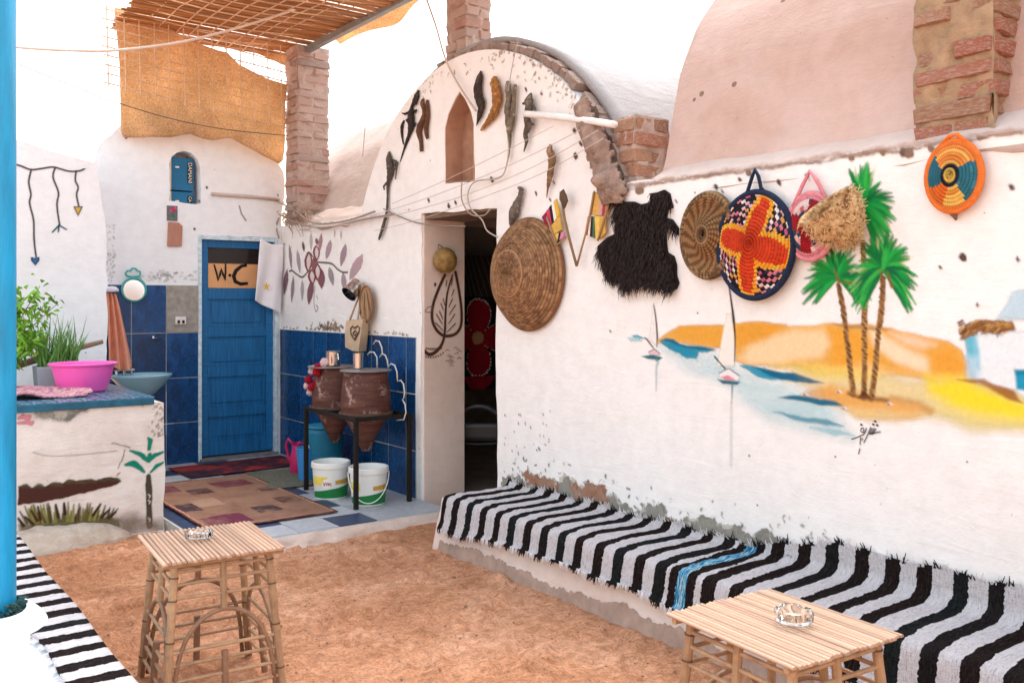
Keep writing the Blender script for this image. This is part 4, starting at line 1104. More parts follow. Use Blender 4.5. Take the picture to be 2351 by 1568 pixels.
# niche parcels
BOXM = M('blue_carton', '#1f6f9c', .4, .10, 6, .05)
LETW = M('print_white', '#f3efe6', .6, .05, 8, 0)
BLK = M('print_black', '#15130f', .6, .05, 8, 0)
def lettering(txt, size, mat, loc, rot, parent):
    cu = bpy.data.curves.new('lettering', 'FONT'); cu.body = txt; cu.size = size; cu.align_x = 'CENTER'; cu.align_y = 'CENTER'; cu.extrude = .0008
    ob = bpy.data.objects.new('lettering', cu); COL.objects.link(ob)
    dg = bpy.context.evaluated_depsgraph_get(); me = bpy.data.meshes.new_from_object(ob.evaluated_get(dg))
    COL.objects.unlink(ob); bpy.data.objects.remove(ob)
    me.materials.clear(); me.materials.append(mat)
    o = bpy.data.objects.new('lettering', me); o.location = Vector(loc) - wpos(parent); o.rotation_euler = rot
    return put(o, parent)
for z0, z1, txt, lab in ((2.695, 3.01, 'DAMANI', 'tall upper blue carton with upright white lettering in the arched niche'), (2.575, 2.682, 'CA', 'lower blue carton at the foot of the arched niche')):
    bx = thing('carton', lab, 'carton', (2.79, YT + .12, z0), 'cartons in the niche')
    MB().box2(2.665, 2.875, YT + .06, YT + .21, z0, z1).build('box', BOXM, bx, bevel=.004); bb = bx.children[-1]
    MB().box2(2.648, 2.664, YT + .065, YT + .205, z0, z1).build('side_panel', M('carton_cream', '#e6dfc6', .6, .1), bx)
    MB().box2(2.815, 2.862, YT + .0575, YT + .0595, z0 + (.07 if z1 > 2.9 else .005), z1 - .035).build('label', BLK, bb)
    lettering(txt, .052 if z1 > 2.9 else .04, LETW, (2.8385, YT + .0555, (z0 + (.07 if z1 > 2.9 else .005) + z1 - .035) / 2), (R(90), R(90), 0), bb)
    MB().box2(2.70, 2.735, YT + .0575, YT + .0595, z1 - .10, z1 - .085).build('print_mark', LETW, bb)

# brown board and small picture under the niche
TERRA = M('worn_brown_board', '#b58270', .8, .15, 9, .25, stretch=(10, 10, 1))
bd = thing('wooden_board', 'small reddish brown board hung below the niche', 'board', (*onY(400, 566, YT - .02)[:2], 2.17))
pl = [(onY(x, y, YT - .015)[0], onY(x, y, YT - .015)[2]) for x, y in ((383, 566), (416, 566), (418, 520), (410, 512), (385, 510))]
m = MB(); m.prism(pl, 'Y', YT - .03, YT - .012); m.build('board', TERRA, bd, bevel=.003)
pc = thing('small_picture', 'little dark flower picture just above the brown board', 'picture', (*onY(396, 508, YT - .02)[:2], 2.42))
p0, p1 = onY(383, 472, YT - .02), onY(407, 508, YT - .02)
MB().box2(p0[0], p1[0], YT - .022, YT - .010, p1[2], p0[2]).build('picture_back', M('dark_grey_print', '#6d6a70', .6, .35, 30, 0), pc)
for (x, y, r, c) in ((398, 482, .022, '#b43a5e'), (393, 485, .016, '#c94f72'), (397, 495, .02, '#3f7a5c'), (393, 500, .012, '#4f8a6a'), (402, 478, .012, '#d06080')):
    c_ = onY(x, y, YT - .024); m = MB(); m.lathe([(0, -.003), (r, 0), (0, .003)], c_, 9, Matrix.Rotation(R(90), 3, 'X'), jit=.4); m.build('blossom', M('print_%s' % c[1:], c, .7, .2, 30, 0), pc)

# mirror with cloud top
TEAL = M('teal_plastic', '#3fa9a6', .35, .08, 4, 0, spec=.5)
mir = thing('mirror', 'round mirror with teal rim and cloud shaped top above the sink', 'mirror', tuple(onY(307, 690, YT - .03)))
c_ = onY(307, 665, YT - .035); RX = Matrix.Rotation(R(83), 3, 'X'); rr = .105
m = MB()
m.tube([(c_[0] + rr * math.cos(a), c_[1], c_[2] + rr * math.sin(a)) for a in np.linspace(0, 2 * PI, 41)], .012, 8, caps=False); m.build('rim', TEAL, mir, smooth='all')
gm = NT('mirror_glass'); gm.fin((.9, .88, .87), .12, .5, 1.0)
m = MB(); m.lathe([(0, -.003), (rr - .004, -.003), (rr - .004, .003), (0, .003)], c_, 40, RX); m.build('glass', gm.m, mir, smooth=True)
cl = [(291, 634), (287, 628), (292, 622), (299, 622), (303, 616), (311, 617), (315, 622), (321, 624), (322, 631), (316, 635), (303, 636), (291, 634)]
m = MB(); m.tube([onY(x, y, YT - .03) for x, y in cl], .009, 8); m.build('cloud_top', TEAL, mir, smooth='all')

# socket, soap dish, towel, sink, tap
so = thing('wall_socket', 'broken white socket set in the bare cement square', 'socket', tuple(onY(414, 750, YT - .03)))
c_ = onY(414, 736, YT - .03); MB().box((c_[0], YT - .035, c_[2]), (.10, .02, .075)).build('plate', M('old_white_plastic', '#e8e0dc', .5, .1, 8), so, bevel=.005)
for dx in (-.022, .022): MB().box((c_[0] + dx, YT - .047, c_[2] - .012), (.022, .006, .03)).build('slot', BLK, so)
CHROME = NT('worn_chrome'); CHROME.fin((.72, .72, .74), .22, .5, 1.0); CHROME = CHROME.m
sdh = thing('soap_dish', 'small metal soap dish on the navy tiles above the sink', 'soap dish', tuple(onY(357, 780, YT - .05)))
c_ = onY(357, 777, YT - .05); m = MB(); m.lathe([(.02, -.012), (.055, 0), (.058, .006), (.05, .003), (.018, -.008)], c_, 24); m.build('dish', CHROME, sdh, smooth=True)
m = MB(); m.tube([c_ + np.array([-.02, .0, .012]), c_ + np.array([-.02, .045, .03])], .011, 8); m.build('bracket', CHROME, sdh, smooth=True)
TOW = M('salmon_towel', '#e9a184', .95, .15, 6, .5, 150)
tl = thing('towel', 'salmon towel hanging from a white hook in the corner', 'towel', tuple(onY(270, 850, YT - .12)))
m = MB()
def fn(u, v):
    xa, ya = 246 + 20 * u, 672 + 3 * u; xb, yb = 246 + 57 * u, 826 + 26 * math.sin(u * PI * .8)
    e = v ** .85
    p = onY(xa + (xb - xa) * e, ya + (yb - ya) * v, YT - .10)
    return (p[0], YT - .08 - .045 * math.sin(u * 16 + v * 1.5) * (.35 + .5 * v) - .05 * v, p[2])
m.grid(fn, 40, 40); m.build('towel_cloth', TOW, tl, smooth='all', solid=.008)
c_ = onY(256, 667, YT - .1); m = MB(); m.lathe([(0, .05), (.035, .045), (.06, .02), (.062, 0), (.0, -.005)], c_ - np.array([0, 0, .01]), 20); m.build('hook_cap', M('white_enamel', '#e6e6ee', .4, .05), tl, smooth='all')
SINKM = M('pale_blue_ceramic', '#8fb7c6', .18, .06, 4, 0, spec=.6)
sk_ = thing('sink', 'pale blue ceramic wash basin on the tiled wall beside the counter', 'sink', (2.3, YT - .2, .72))
m = MB(); sx, sy = .27, .235; cz = .945; cx, cy = 2.305, YT - .235
prof = [(.0, -.20), (.25, -.20), (.45, -.17), (.75, -.09), (.95, -.02), (1.0, 0), (.985, .012), (.93, .008), (.85, -.03), (.6, -.09), (.3, -.115), (0, -.12)]
v = []; n = 44
for r_, z_ in prof:
    for k in range(n):
        a = 2 * PI * k / n; yy = math.sin(a)
        v.append((cx + sx * r_ * math.cos(a), min(cy + sy * r_ * yy * (1.0 if yy < 0 else .98), YT - .016), cz + z_))
f = [(i * n + k, i * n + (k + 1) % n, (i + 1) * n + (k + 1) % n, (i + 1) * n + k) for i in range(len(prof) - 1) for k in range(n)]
m.add(v, f); m.build('basin', SINKM, sk_, smooth='all')
MB().lathe([(.03, 0), (.045, -.2), (.05, -.66), (.06, -.70)], (cx, cy + .06, cz - .17), 20).build('pedestal', SINKM, sk_, smooth=True)
tp = thing('tap', 'tall thin chrome tap standing at the pale blue basin', 'tap', (2.19, YT - .10, .95))
m = MB(); m.tube([(2.19, YT - .10, .93), (2.19, YT - .10, 1.16), (2.19, YT - .115, 1.185), (2.19, YT - .15, 1.18)], [.014, .012, .012, .010], 10); m.build('spout', CHROME, tp, smooth=True)
for dx in (-.06, .07):
    m = MB(); m.tube([(2.19 + dx, YT - .09, .94), (2.19 + dx, YT - .09, .985)], .012, 8); m.tube([(2.165 + dx, YT - .09, .99), (2.215 + dx, YT - .09, .99)], .012, 8); m.build('handle', CHROME, tp, smooth=True)

# ================================================================== THINGS ON THE COUNTER
PINK = M('magenta_plastic', '#f264be', .35, .05, 3, 0, spec=.45)
tub = thing('washing_tub', 'bright pink plastic washing tub on the tiled counter', 'tub', (1.53, 7.36, .952))
m = MB(); c_ = (1.53, 7.36, .955)
m.lathe([(0, .004), (.14, .004), (.155, 0), (.165, .01), (.185, .07), (.188, .075), (.215, .185), (.235, .195), (.24, .205), (.232, .21), (.212, .2), (.18, .07), (.155, .018), (0, .016)], c_, 56); m.build('bowl', PINK, tub, smooth=True)
FAB = NT('patterned_purple_cloth'); nn = FAB.noise(16, 5, .7, None, 1.5)
FABM = FAB.fin(FAB.ramp(nn, [(.32, lin('#5c3a6a')), (.42, lin('#b05a78')), (.5, lin('#e3b9b4')), (.58, lin('#8d4a63')), (.68, lin('#c9a0c4'))]), .9, .1)
m = MB()
m.grid(lambda u, v: (.95 + .55 * u, 6.9 + .75 * v, .955 + .018 * float(fbm(np.array(u * 6.), np.array(v * 7.), 8)) + .035 * max(0, math.sin(u * 7 + v * 5)) * (1 - v * .3)), 40, 50)
o = m.build('folded_cloth', FABM, base=(1.2, 7.3, .95), smooth='all', solid=.012)
tag(o, 'crumpled purple and pink patterned cloth under the pink tub', 'cloth')
GREYP = M('grey_plastic_box', '#97a6ab', .55, .06, 4, .05)
pt = thing('planter', 'grey planter of green chive blades behind the pink tub', 'planter', (1.42, 7.72, .952))
m = MB(); m.box((1.43, 7.74, 1.04), (.30, .20, .17), taper=1.08); m.build('box', GREYP, pt, bevel=.008)
MB().box((1.43, 7.74, 1.122), (.285, .185, .01)).build('soil', M('dark_soil', '#4a3a2c', .95, .3, 30, .6), pt)
LEAF = M('chive_green', '#5d8f45', .6, .35, 30, 0, rnd=.0)
def blade(m, base, tip, w0, bend, n=5):
    b, t_ = Vector(base), Vector(tip); d = t_ - b; side = d.cross(Vector((.6, .8, 0))).normalized() * w0
    v = []
    for i in range(n + 1):
        s_ = i / n; p = b + d * s_ + Vector(bend) * (s_ * s_ - s_) * -1
        k = (1 - s_) ** .6; v += [p - side * k, p + side * k]
    m.add(v, [(2 * i, 2 * i + 1, 2 * i + 3, 2 * i + 2) for i in range(n)])
m = MB()
for k in range(170):
    x, y = 1.43 + random.uniform(-.13, .13), 7.74 + random.uniform(-.08, .08)
    h = random.uniform(.10, .30) if random.random() < .8 else random.uniform(.28, .42); a = random.uniform(0, 2 * PI); l_ = random.uniform(.02, .16)
    blade(m, (x, y, 1.125), (x + l_ * math.cos(a), y + l_ * math.sin(a), 1.125 + h), random.uniform(.004, .0075), (0, 0, .05))
m.build('foliage', LEAF, pt, kind='stuff')
pk = MB(); a, b = onY(30, 842, 7.95), onY(236, 784, 7.95)
pk.tube([a, a * .6 + b * .4 + np.array([0, 0, .01]), b], [.028, .032, .018], 7, flat=.5, flatdir=(0, 1, .2))
o = pk.build('driftwood_stick', M('grey_wood', '#9c8470', .9, .25, 4, .5, 40, stretch=(2, 20, 20)), base=tuple(a), smooth='all'); tag(o, 'long weathered stick leaning behind the planter', 'stick')
bush = thing('potted_shrub', 'leafy green shrub growing behind the blue post', 'shrub', (1.02, 7.75, .95))
LEAF2 = NT('shrub_leaf'); nn = LEAF2.noise(7, 3)
LEAF2 = LEAF2.fin(LEAF2.ramp(nn, [(.3, lin('#3c7a1e')), (.55, lin('#79b02c')), (.7, lin('#b8cf4a'))]), .5, .3)
MB().lathe([(.0, 0), (.09, 0), (.12, .16), (.13, .17), (.11, .17), (.1, .14), (0, .14)], (1.03, 7.78, .95), 20).build('pot', M('clay_pot', '#8d6a58', .9, .2), bush, smooth=True)
m = MB(); st = MB()
for k in range(40):
    a = random.uniform(0, 2 * PI); l_ = random.uniform(.05, .36); h = random.uniform(.12, .66)
    tip = Vector((1.06 + l_ * math.cos(a) * 1.1, 7.78 + l_ * math.sin(a) * .5, 1.12 + h)); b = Vector((1.03, 7.78, 1.08))
    st.tube([b, b * .5 + tip * .5 + Vector((0, 0, .06)), tip], [.006, .004, .002], 5)
    for j in range(30):
        s_ = random.uniform(.3, 1.05); p = b * (1 - s_) + tip * s_ + Vector((0, 0, .24 * s_ * (1 - s_))) + Vector([random.gauss(0, .035) for _ in range(3)])
        d = Vector([random.gauss(0, 1) for _ in range(3)]).normalized() * random.uniform(.04, .085); d.z -= .03
        blade(m, p, p + d, random.uniform(.009, .016), (0, 0, .01), 3)
st.build('stem', M('shrub_stem', '#6b5a3a', .9, .2), bush, kind='stuff'); m.build('foliage', LEAF2, bush, kind='stuff')

# ================================================================== JARS, STAND, BUCKETS
CLAY = NT('glazed_brown_clay'); n1 = CLAY.noise(7, 6, .7); n2 = CLAY.noise(3, 4, .6, CLAY.scaled(1, 1, 7))
cc = CLAY.ramp(n2, [(.3, lin('#43251f')), (.6, lin('#6b4238')), (.75, lin('#8f6456'))])
cc = CLAY.mix(CLAY.ramp(n1, [(.56, (0, 0, 0)), (.66, (.7, .7, .7))]), cc, lin('#cdb0a6')); CLAY.bump(n1, .4, .01); CLAY = CLAY.fin(cc, .6, .3)
IRON = M('black_iron', '#26221f', .6, .3, 20, .3, 60, metal=.3)
def jar(label, x, y, r, light):
    t = thing('water_jar', label, 'clay jar', (x, y, .46), 'water jars in the iron stand')
    m = MB(); m.lathe([(0, .0), (.03, .005), (.075, .10), (.125, .20), (.17, .27), (.19, .31), (.192, .38), (.186, .47), (.176, .56), (.168, .60), (.172, .622), (.164, .63), (.15, .60), (.155, .55), (0, .5)], (x, y, .44), 48, Matrix.Diagonal((r / .19, r / .19, 1)), jit=.03)
    m.build('body', CLAY, t, smooth='all'); return t
j2 = jar('nearer brown clay water jar holding the narrow tin cup on its lid', 3.40, 6.45, .195, 0)
j1 = jar('farther clay water jar hung with red and white pompoms', 3.40, 7.0, .185, 1)
for (x, y), jt in (((3.40, 6.45), j2), ((3.38, 7.0), j1)):
    m = MB(); m.lathe([(0, .0), (.20, .0), (.205, .006), (.20, .012), (.06, .016), (0, .018)], (x, y, 1.072), 44)
    m.build('lid', M('dull_tin', '#8f8886', .45, .2, 10, .15, metal=.6), jt, smooth=True, label='round grey tin lid')
STEEL = NT('steel_cup'); sn = STEEL.noise(2, 2, .5, STEEL.scaled(14, 14, .3)); STEEL.fin(STEEL.ramp(sn, [(.35, (.35, .34, .33)), (.65, (.85, .84, .83))]), .18, .5, 1.0); STEEL = STEEL.m
def cup(label, x, y, z, r, h, handle):
    t = thing('tin_cup', label, 'cup', (x, y, z))
    m = MB(); m.lathe([(0, .003), (r * .95, .0), (r, .004), (r, h), (r + .004, h + .003), (r - .004, h + .002), (r - .005, .01), (0, .01)], (x, y, z), 32); m.build('cup_body', STEEL, t, smooth=True)
    if handle:
        m = MB(); m.tube([(x, y - r, z + h * .85), (x - .01, y - r - .05, z + h * .9), (x - .01, y - r - .055, z + h * .5), (x, y - r, z + h * .3)], .005, 6); m.build('handle', STEEL, t, smooth=True)
cup('wide tin cup on the lid of the farther jar', 3.35, 6.93, 1.091, .062, .115, True)
cup('narrow tin cup on the lid of the nearer jar', 3.36, 6.50, 1.091, .042, .12, False)
stn = thing('iron_stand', 'black iron stand with four legs carrying two clay jars', 'stand', (3.4, 6.6, PZ))
for x, y in ((3.18, 6.19), (3.18, 7.08), (3.64, 6.19), (3.64, 7.08)):
    MB().box2(x - .016, x + .016, y - .016, y + .016, PZ, .75).build('leg', IRON, stn, bevel=.003)
for b in ((3.17, 3.65, 6.18, 6.20), (3.17, 3.65, 7.07, 7.09), (3.17, 3.19, 6.20, 7.07), (3.63, 3.65, 6.20, 7.07), (3.19, 3.63, 6.70, 6.72)):
    MB().box2(*b, .715, .747).build('rail', IRON, stn, bevel=.003)
for x, y in ((3.40, 6.45), (3.40, 7.0)):
    m = MB(); m.tube([(x + .20 * math.cos(a), y + .20 * math.sin(a), .745) for a in np.linspace(0, 2 * PI, 33)], .014, 6, caps=False); m.build('ring', M('rusty_iron', '#5a4236', .8, .4, 20, .4), stn, smooth='all')
# pompoms
POMR, POMW = M('red_wool', '#a3152c', .95, .3, 40, .6, 90), M('pink_wool', '#e6c3c6', .95, .2, 40, .6, 90)
pom = thing('pompom_garland', 'garland of red and pale pompoms on the farther jar', 'garland', tuple(onX(735, 900, 3.24)))
prev = None
for i, (x, y, r, mt) in enumerate(((745, 832, .038, POMW), (730, 843, .035, POMR), (716, 852, .034, POMW), (708, 872, .036, POMR), (716, 888, .040, POMR), (726, 880, .03, POMR), (704, 886, .03, POMW), (728, 856, .036, POMR), (712, 900, .034, POMW))):
    c_ = onX(x, y, 3.20 + .02 * (i % 3)); m = MB()
    for k in range(150):
        d = Vector([random.gauss(0, 1) for _ in range(3)]).normalized(); m.tube([Vector(c_) + d * r * .3, Vector(c_) + d * r * random.uniform(.85, 1.1)], [.004, .003], 3)
    m.lathe([(0, -r * .8), (r * .6, -r * .6), (r * .85, 0), (r * .6, r * .6), (0, r * .8)], c_, 10); m.build('pompom', mt, pom, smooth='all')
# scalloped white cord on the right
m = MB(); WZ = ZR(1020, 1000, .6061)
sc_ = [[(590, 545), (605, 528), (630, 530), (648, 560), (650, 640)], [(625, 480), (640, 458), (662, 462), (678, 500), (682, 545)], [(665, 560), (680, 538), (700, 548), (712, 580), (718, 620)], [(715, 625), (735, 600), (758, 610), (772, 650), (775, 705)],
       [(775, 710), (795, 702), (812, 725), (820, 780), (812, 820)], [(805, 822), (822, 850), (828, 900), (815, 945), (770, 950)]]
cord = thing('scalloped_wire', 'pale wire bent into scallops beside the nearer jar', 'wire', tuple(onX(900, 960, 3.55)))
for s_ in sc_:
    P_ = [Vector(onX(*WZ(x, y), 3.58)) for x, y in s_]
    m = MB(); m.tube(P_, .0055, 6); m.build('scallop', M('cream_wire', '#d8d0c6', .6, .1), cord, smooth='all')

def bucket(label, x, y, r, h, flip):
    t = thing('paint_bucket', label, 'bucket', (x, y, PZ + .002), 'paint buckets under the stand')
    WP = M('white_bucket_plastic', '#efece6', .4, .05, 4, 0, spec=.4)
    m = MB(); m.lathe([(0, .002), (r * .84, .0), (r * .86, .006), (r * .97, h * .84), (r * 1.03, h * .85), (r * 1.04, h * .9), (r * 1.03, h * .98), (r, h), (r * .94, h), (r * .92, h * .9), (r * .8, .02), (0, .015)], (x, y, PZ + .002), 48); pail = m.build('pail', WP, t, smooth=True)
    vd = math.atan2(-y, -x)
    def band(z0, z1, a0, a1, mat, nm, top=None, d=.002):
        mm = MB()
        def fn(u, v):
            a = vd + a0 + (a1 - a0) * u; zt = z1 if top is None else top(u); z = z0 + (zt - z0) * v
            rr = r * (.86 + .11 * z / (h * .84)) + d; return (x + rr * math.cos(a), y + rr * math.sin(a), PZ + .002 + z)
        mm.grid(fn, 30, 6); mm.build(nm, mat, pail, smooth='all')
    band(.012, .10, -1.3, 1.3, M('label_green', '#1f7a3e', .45, .1), 'label_green', lambda u: .055 + .055 * u if not flip else .06 + .05 * u)
    band(.115, .18, -1.2, -.2 if not flip else -.5, M('label_yellow', '#f1d35a', .45, .15), 'label_yellow')
    band(.12, .15, .25, 1.2, M('label_ochre', '#c99a3a', .45, .2), 'label_ochre', lambda u: .15 + .01 * u)
    if not flip:
        c0 = -.18
        mm = MB()
        for k in range(24):
            pass
        def disc(u, v):
            rad = .052 * v; a = 2 * PI * u; da = c0 + rad * math.cos(a) / r; z = .125 + rad * .8 * math.sin(a); rr = r * (.86 + .11 * z / (h * .84)) + .004
            return (x + rr * math.cos(vd + da), y + rr * math.sin(vd + da), PZ + .002 + z)
        mm.grid(disc, 24, 4); mm.build('label_disc', WP, pail, smooth='all')
        for st_ in ([(-.038, .14), (-.03, .115), (-.018, .14), (-.028, .112)], [(-.005, .138), (-.008, .115)], [(-.008, .13), (.006, .133)], [(.012, .137), (.006, .115)], [(.03, .135), (.016, .128), (.022, .114), (.034, .118)]):
            mm = MB(); P_ = []
            for dx, z in st_:
                rr = r * (.86 + .11 * z / (h * .84)) + .0065; a = vd + c0 + dx / r; P_.append((x + rr * math.cos(a), y + rr * math.sin(a), PZ + .002 + z))
            mm.tube(P_, .0032, 5); mm.build('letter', M('label_red', '#c7242c', .5, .1), pail)
    else:
        mm = MB(); mm.tube([(x + r * 1.05 * math.cos(a), y + r * 1.05 * math.sin(a), PZ + h * (.86 - .75 * math.sin((a - vd + 1.5) / 3.0 * PI))) for a in np.linspace(vd - 1.5, vd + 1.5, 24)], .004, 6); mm.build('handle', WP, t, smooth='all')
bucket('white paint bucket with red lettered label beneath the farther jar', 3.23, 6.72, .150, .285, False)
bucket('white paint bucket with hanging handle beneath the nearer jar', 3.36, 6.33, .150, .285, True)
BARR = M('teal_drum', '#1d7391', .5, .15, 5, .1)
br = thing('plastic_drum', 'teal plastic drum behind the iron stand', 'drum', (3.50, 7.42, PZ))
m = MB(); m.lathe([(0, 0), (.15, 0), (.16, .01), (.165, .2), (.17, .205), (.17, .215), (.165, .22), (.165, .42), (.15, .45), (0, .455)], (3.50, 7.42, PZ), 36); m.build('drum_body', BARR, br, smooth=True)
m = MB(); m.lathe([(0, 0), (.152, 0), (.158, .008), (.15, .02), (0, .024)], (3.50, 7.42, PZ + .456), 36); m.build('lid', M('drum_lid', '#2a86a4', .5, .1), br, smooth=True)
sb = thing('small_pail', 'narrow light blue pail beside the pink jug', 'pail', (3.33, 7.42, PZ))
m = MB(); m.lathe([(0, .003), (.055, 0), (.078, .28), (.084, .285), (.082, .295), (.072, .29), (.05, .01), (0, .01)], (3.33, 7.43, PZ), 30); m.build('pail_body', M('light_blue_plastic', '#3f8fd0', .4, .08), sb, smooth=True)
m = MB(); m.tube([(3.33, 7.43 + .08 * math.cos(a), PZ + .28 + .09 * math.sin(a)) for a in np.linspace(0, PI, 15)], .004, 6); m.build('handle', CHROME, sb, smooth='all')
jg = thing('plastic_jug', 'crimson pink plastic jug with arched handle on the tiles', 'jug', (3.42, 7.80, PZ))
JM = M('crimson_plastic', '#d02a6a', .35, .1, 4, 0, spec=.45)
m = MB(); m.lathe([(0, .003), (.06, 0), (.065, .01), (.07, .14), (.055, .20), (.05, .26), (.058, .275), (.05, .272), (.045, .22), (0, .2)], (3.42, 7.80, PZ), 28); m.build('jug_body', JM, jg, smooth=True)
m = MB(); m.tube([(3.40, 7.85, PZ + .26), (3.37, 7.89, PZ + .31), (3.36, 7.92, PZ + .25), (3.38, 7.90, PZ + .12), (3.41, 7.87, PZ + .08)], .012, 8); m.build('handle', JM, jg, smooth='all')
m = MB(); m.tube([(3.41, 7.76, PZ + .25), (3.40, 7.70, PZ + .30)], [.02, .012], 8); m.build('spout', JM, jg, smooth='all')

# ================================================================== RUGS ON THE PLATFORM
def flat_rug(name, label, x0, x1, y0, y1, z, mat, rot=0, seed=1, amp=.006):
    cx, cy = (x0 + x1) / 2, (y0 + y1) / 2; m = MB()
    def fn(u, v):
        x, y = x0 + (x1 - x0) * u - cx, y0 + (y1 - y0) * v - cy
        return (cx + x * math.cos(rot) - y * math.sin(rot), cy + x * math.sin(rot) + y * math.cos(rot), z + amp * float(fbm(np.array(u * 5.), np.array(v * 6.), seed)))
    m.grid(fn, 40, 60); o = m.build(name, mat, base=(cx, cy, z), smooth='all', solid=.006); tag(o, label, 'rug'); return o
def rect(t, X, Y, x0, x1, y0, y1):
    a = t.math('MULTIPLY', t.math('GREATER_THAN', X, x0), t.math('LESS_THAN', X, x1))
    b = t.math('MULTIPLY', t.math('GREATER_THAN', Y, y0), t.math('LESS_THAN', Y, y1))
    return t.math('MULTIPLY', a, b)
t = NT('machine_woven_rug'); sp = t.n('SeparateXYZ')
wn = t.noise(14, 3); ad = t.n('VectorMath', operation='ADD'); t.l(t.co(), ad.inputs[0])
sc2 = t.n('VectorMath', operation='SCALE'); nz = t.n('TexNoise'); nz.inputs['Scale'].default_value = 30; t.l(t.co(), nz.inputs['Vector'])
sub = t.n('VectorMath', operation='SUBTRACT'); t.l(nz.outputs['Color'], sub.inputs[0]); sub.inputs[1].default_value = (.5, .5, .5)
t.l(sub.outputs[0], sc2.inputs[0]); sc2.inputs['Scale'].default_value = .03; t.l(sc2.outputs[0], ad.inputs[1]); t.l(ad.outputs[0], sp.inputs[0])
X, Y = sp.outputs[0], sp.outputs[1]
base = t.ramp(t.noise(5, 6, .7), [(.3, lin('#7a5848')), (.7, lin('#9c7865'))])
patches = [(-.42, -.12, -.82, -.52, '#6b3445'), (.0, .18, -.62, -.40, '#4a3a3a'), (.26, .44, -.42, -.18, '#5a4038'), (-.44, -.30, -.28, .0, '#4a3a3e'), (-.1, .06, .0, .1, '#8a6456'), (.05, .36, .42, .70, '#6d3a42'), (-.2, -.02, .28, .5, '#4a3638'), (-.44, -.22, .5, .76, '#6b3a44'), (.3, .44, .1, .25, '#553a34'), (-.30, -.1, -.18, .1, '#a88672')]
for x0, x1, y0, y1, c in patches: base = t.mix(rect(t, X, Y, x0, x1, y0, y1), base, lin(c))
inn = rect(t, X, Y, -.445, .445, -.86, .86); mid = rect(t, X, Y, -.463, .463, -.878, .878)
base = t.mix(inn, lin('#b98d74'), base); base = t.mix(mid, lin('#5f2f34'), base)
base = t.mix(t.math('MULTIPLY', t.ramp(t.noise(3.2, 5, .7), [(.46, (0, 0, 0)), (.62, (1, 1, 1))]), .75), base, lin('#96735f'))
t.bump(t.noise(160, 3), .5, .004); RUGM = t.fin(base, .95, .1)
flat_rug('patterned_rug', 'brown machine woven rug with dark blocks on the tiled platform', 2.06, 3.02, 6.16, 7.98, PZ + .012, RUGM, 0)
MATG = M('grey_green_mat', '#6f6f5e', .95, .35, 40, .8, 90, .01)
flat_rug('door_mat', 'speckled grey green mat beside the iron stand', 2.98, 3.42, 7.20, 8.02, PZ + .012, MATG, -.12, 3)
MATR = NT('red_black_mat'); nn = MATR.noise(3.5, 4, .7, None, .8); MATR.bump(MATR.noise(120, 3), .5, .005)
MATR = MATR.fin(MATR.ramp(nn, [(.35, lin('#2b2a34')), (.5, lin('#5b3038')), (.62, lin('#a83c34')), (.7, lin('#3c4450'))]), .95, .1)
flat_rug('door_mat', 'dark red and black mat in front of the blue door', 2.55, 3.66, 8.12, 8.72, PZ + .012, MATR, .03, 4)

# ================================================================== STRIPED BENCH RUGS
def stripemat(name, period, phase, blue=None):
    t = NT(name); sp = t.n('SeparateXYZ'); t.l(t.co(), sp.inputs[0])
    n1 = t.noise(55, 3, .6); n0 = t.noise(1, 3, .6, t.scaled(.15, 5.0, .15))
    y = t.math('ADD', sp.outputs[1], t.math('MULTIPLY', t.math('SUBTRACT', n1, .5), .022)); y = t.math('ADD', y, t.math('MULTIPLY', t.math('SUBTRACT', n0, .5), .05))
    fr = t.math('FRACT', t.math('ADD', t.math('DIVIDE', y, period), phase))
    blk = t.math('LESS_THAN', fr, .46)
    fib = t.noise(1, 4, .65, t.scaled(40, 190, 40)); fib2 = t.noise(1, 3, .6, t.scaled(170, 30, 170))
    white = t.ramp(fib, [(.25, lin('#857d80')), (.45, lin('#c2bbbc')), (.8, lin('#dcd5d4'))])
    black = t.ramp(fib, [(.3, lin('#0e0b0c')), (.55, lin('#241b1a')), (.72, lin('#3d2f2a')), (.85, lin('#284048'))])
    tint = t.noise(1, 1, .5, t.scaled(.01, 3.4, .01)); black = t.mix(t.ramp(tint, [(.48, (0, 0, 0)), (.62, (.4, .4, .4))]), black, t.ramp(fib, [(.3, lin('#0c1413')), (.7, lin('#1d3336'))]))
    cc = t.mix(blk, white, black)
    if blue:
        y0, y1 = blue; b = t.math('MULTIPLY', t.math('GREATER_THAN', y, y0), t.math('LESS_THAN', y, y1))
        bl = t.ramp(t.noise(1, 4, .7, t.scaled(14, 120, 14)), [(.35, lin('#123048')), (.48, lin('#2f7fa8')), (.58, lin('#9fc6d2')), (.66, lin('#cbb79c')), (.75, lin('#1d5f86'))])
        wb_ = t.math('MULTIPLY', t.math('GREATER_THAN', y, y0 - .055), t.math('LESS_THAN', y, y1 + .045)); cc = t.mix(wb_, cc, black); cc = t.mix(b, cc, bl)
    t.bump(t.math('ADD', t.math('MULTIPLY', fib, .6), t.math('MULTIPLY', fib2, .8)), .9, .010)
    return t.fin(cc, .97, .05)
SR = stripemat('striped_rag_rug', .1488, (4.957 + .034 - 2.0) / .1488 * -1 + 40, (.925, .985))
WOOLW, WOOLB = M('rag_white', '#d9d3d3', .97, .15, 30, .5, 100), M('rag_black', '#191414', .97, .4, 30, .5, 100)
rug = thing('striped_rug', 'black and white striped rag rug draped over the mural wall bench', 'rug', (3.5, 2.0, .33))
rgp = random.Random(3)
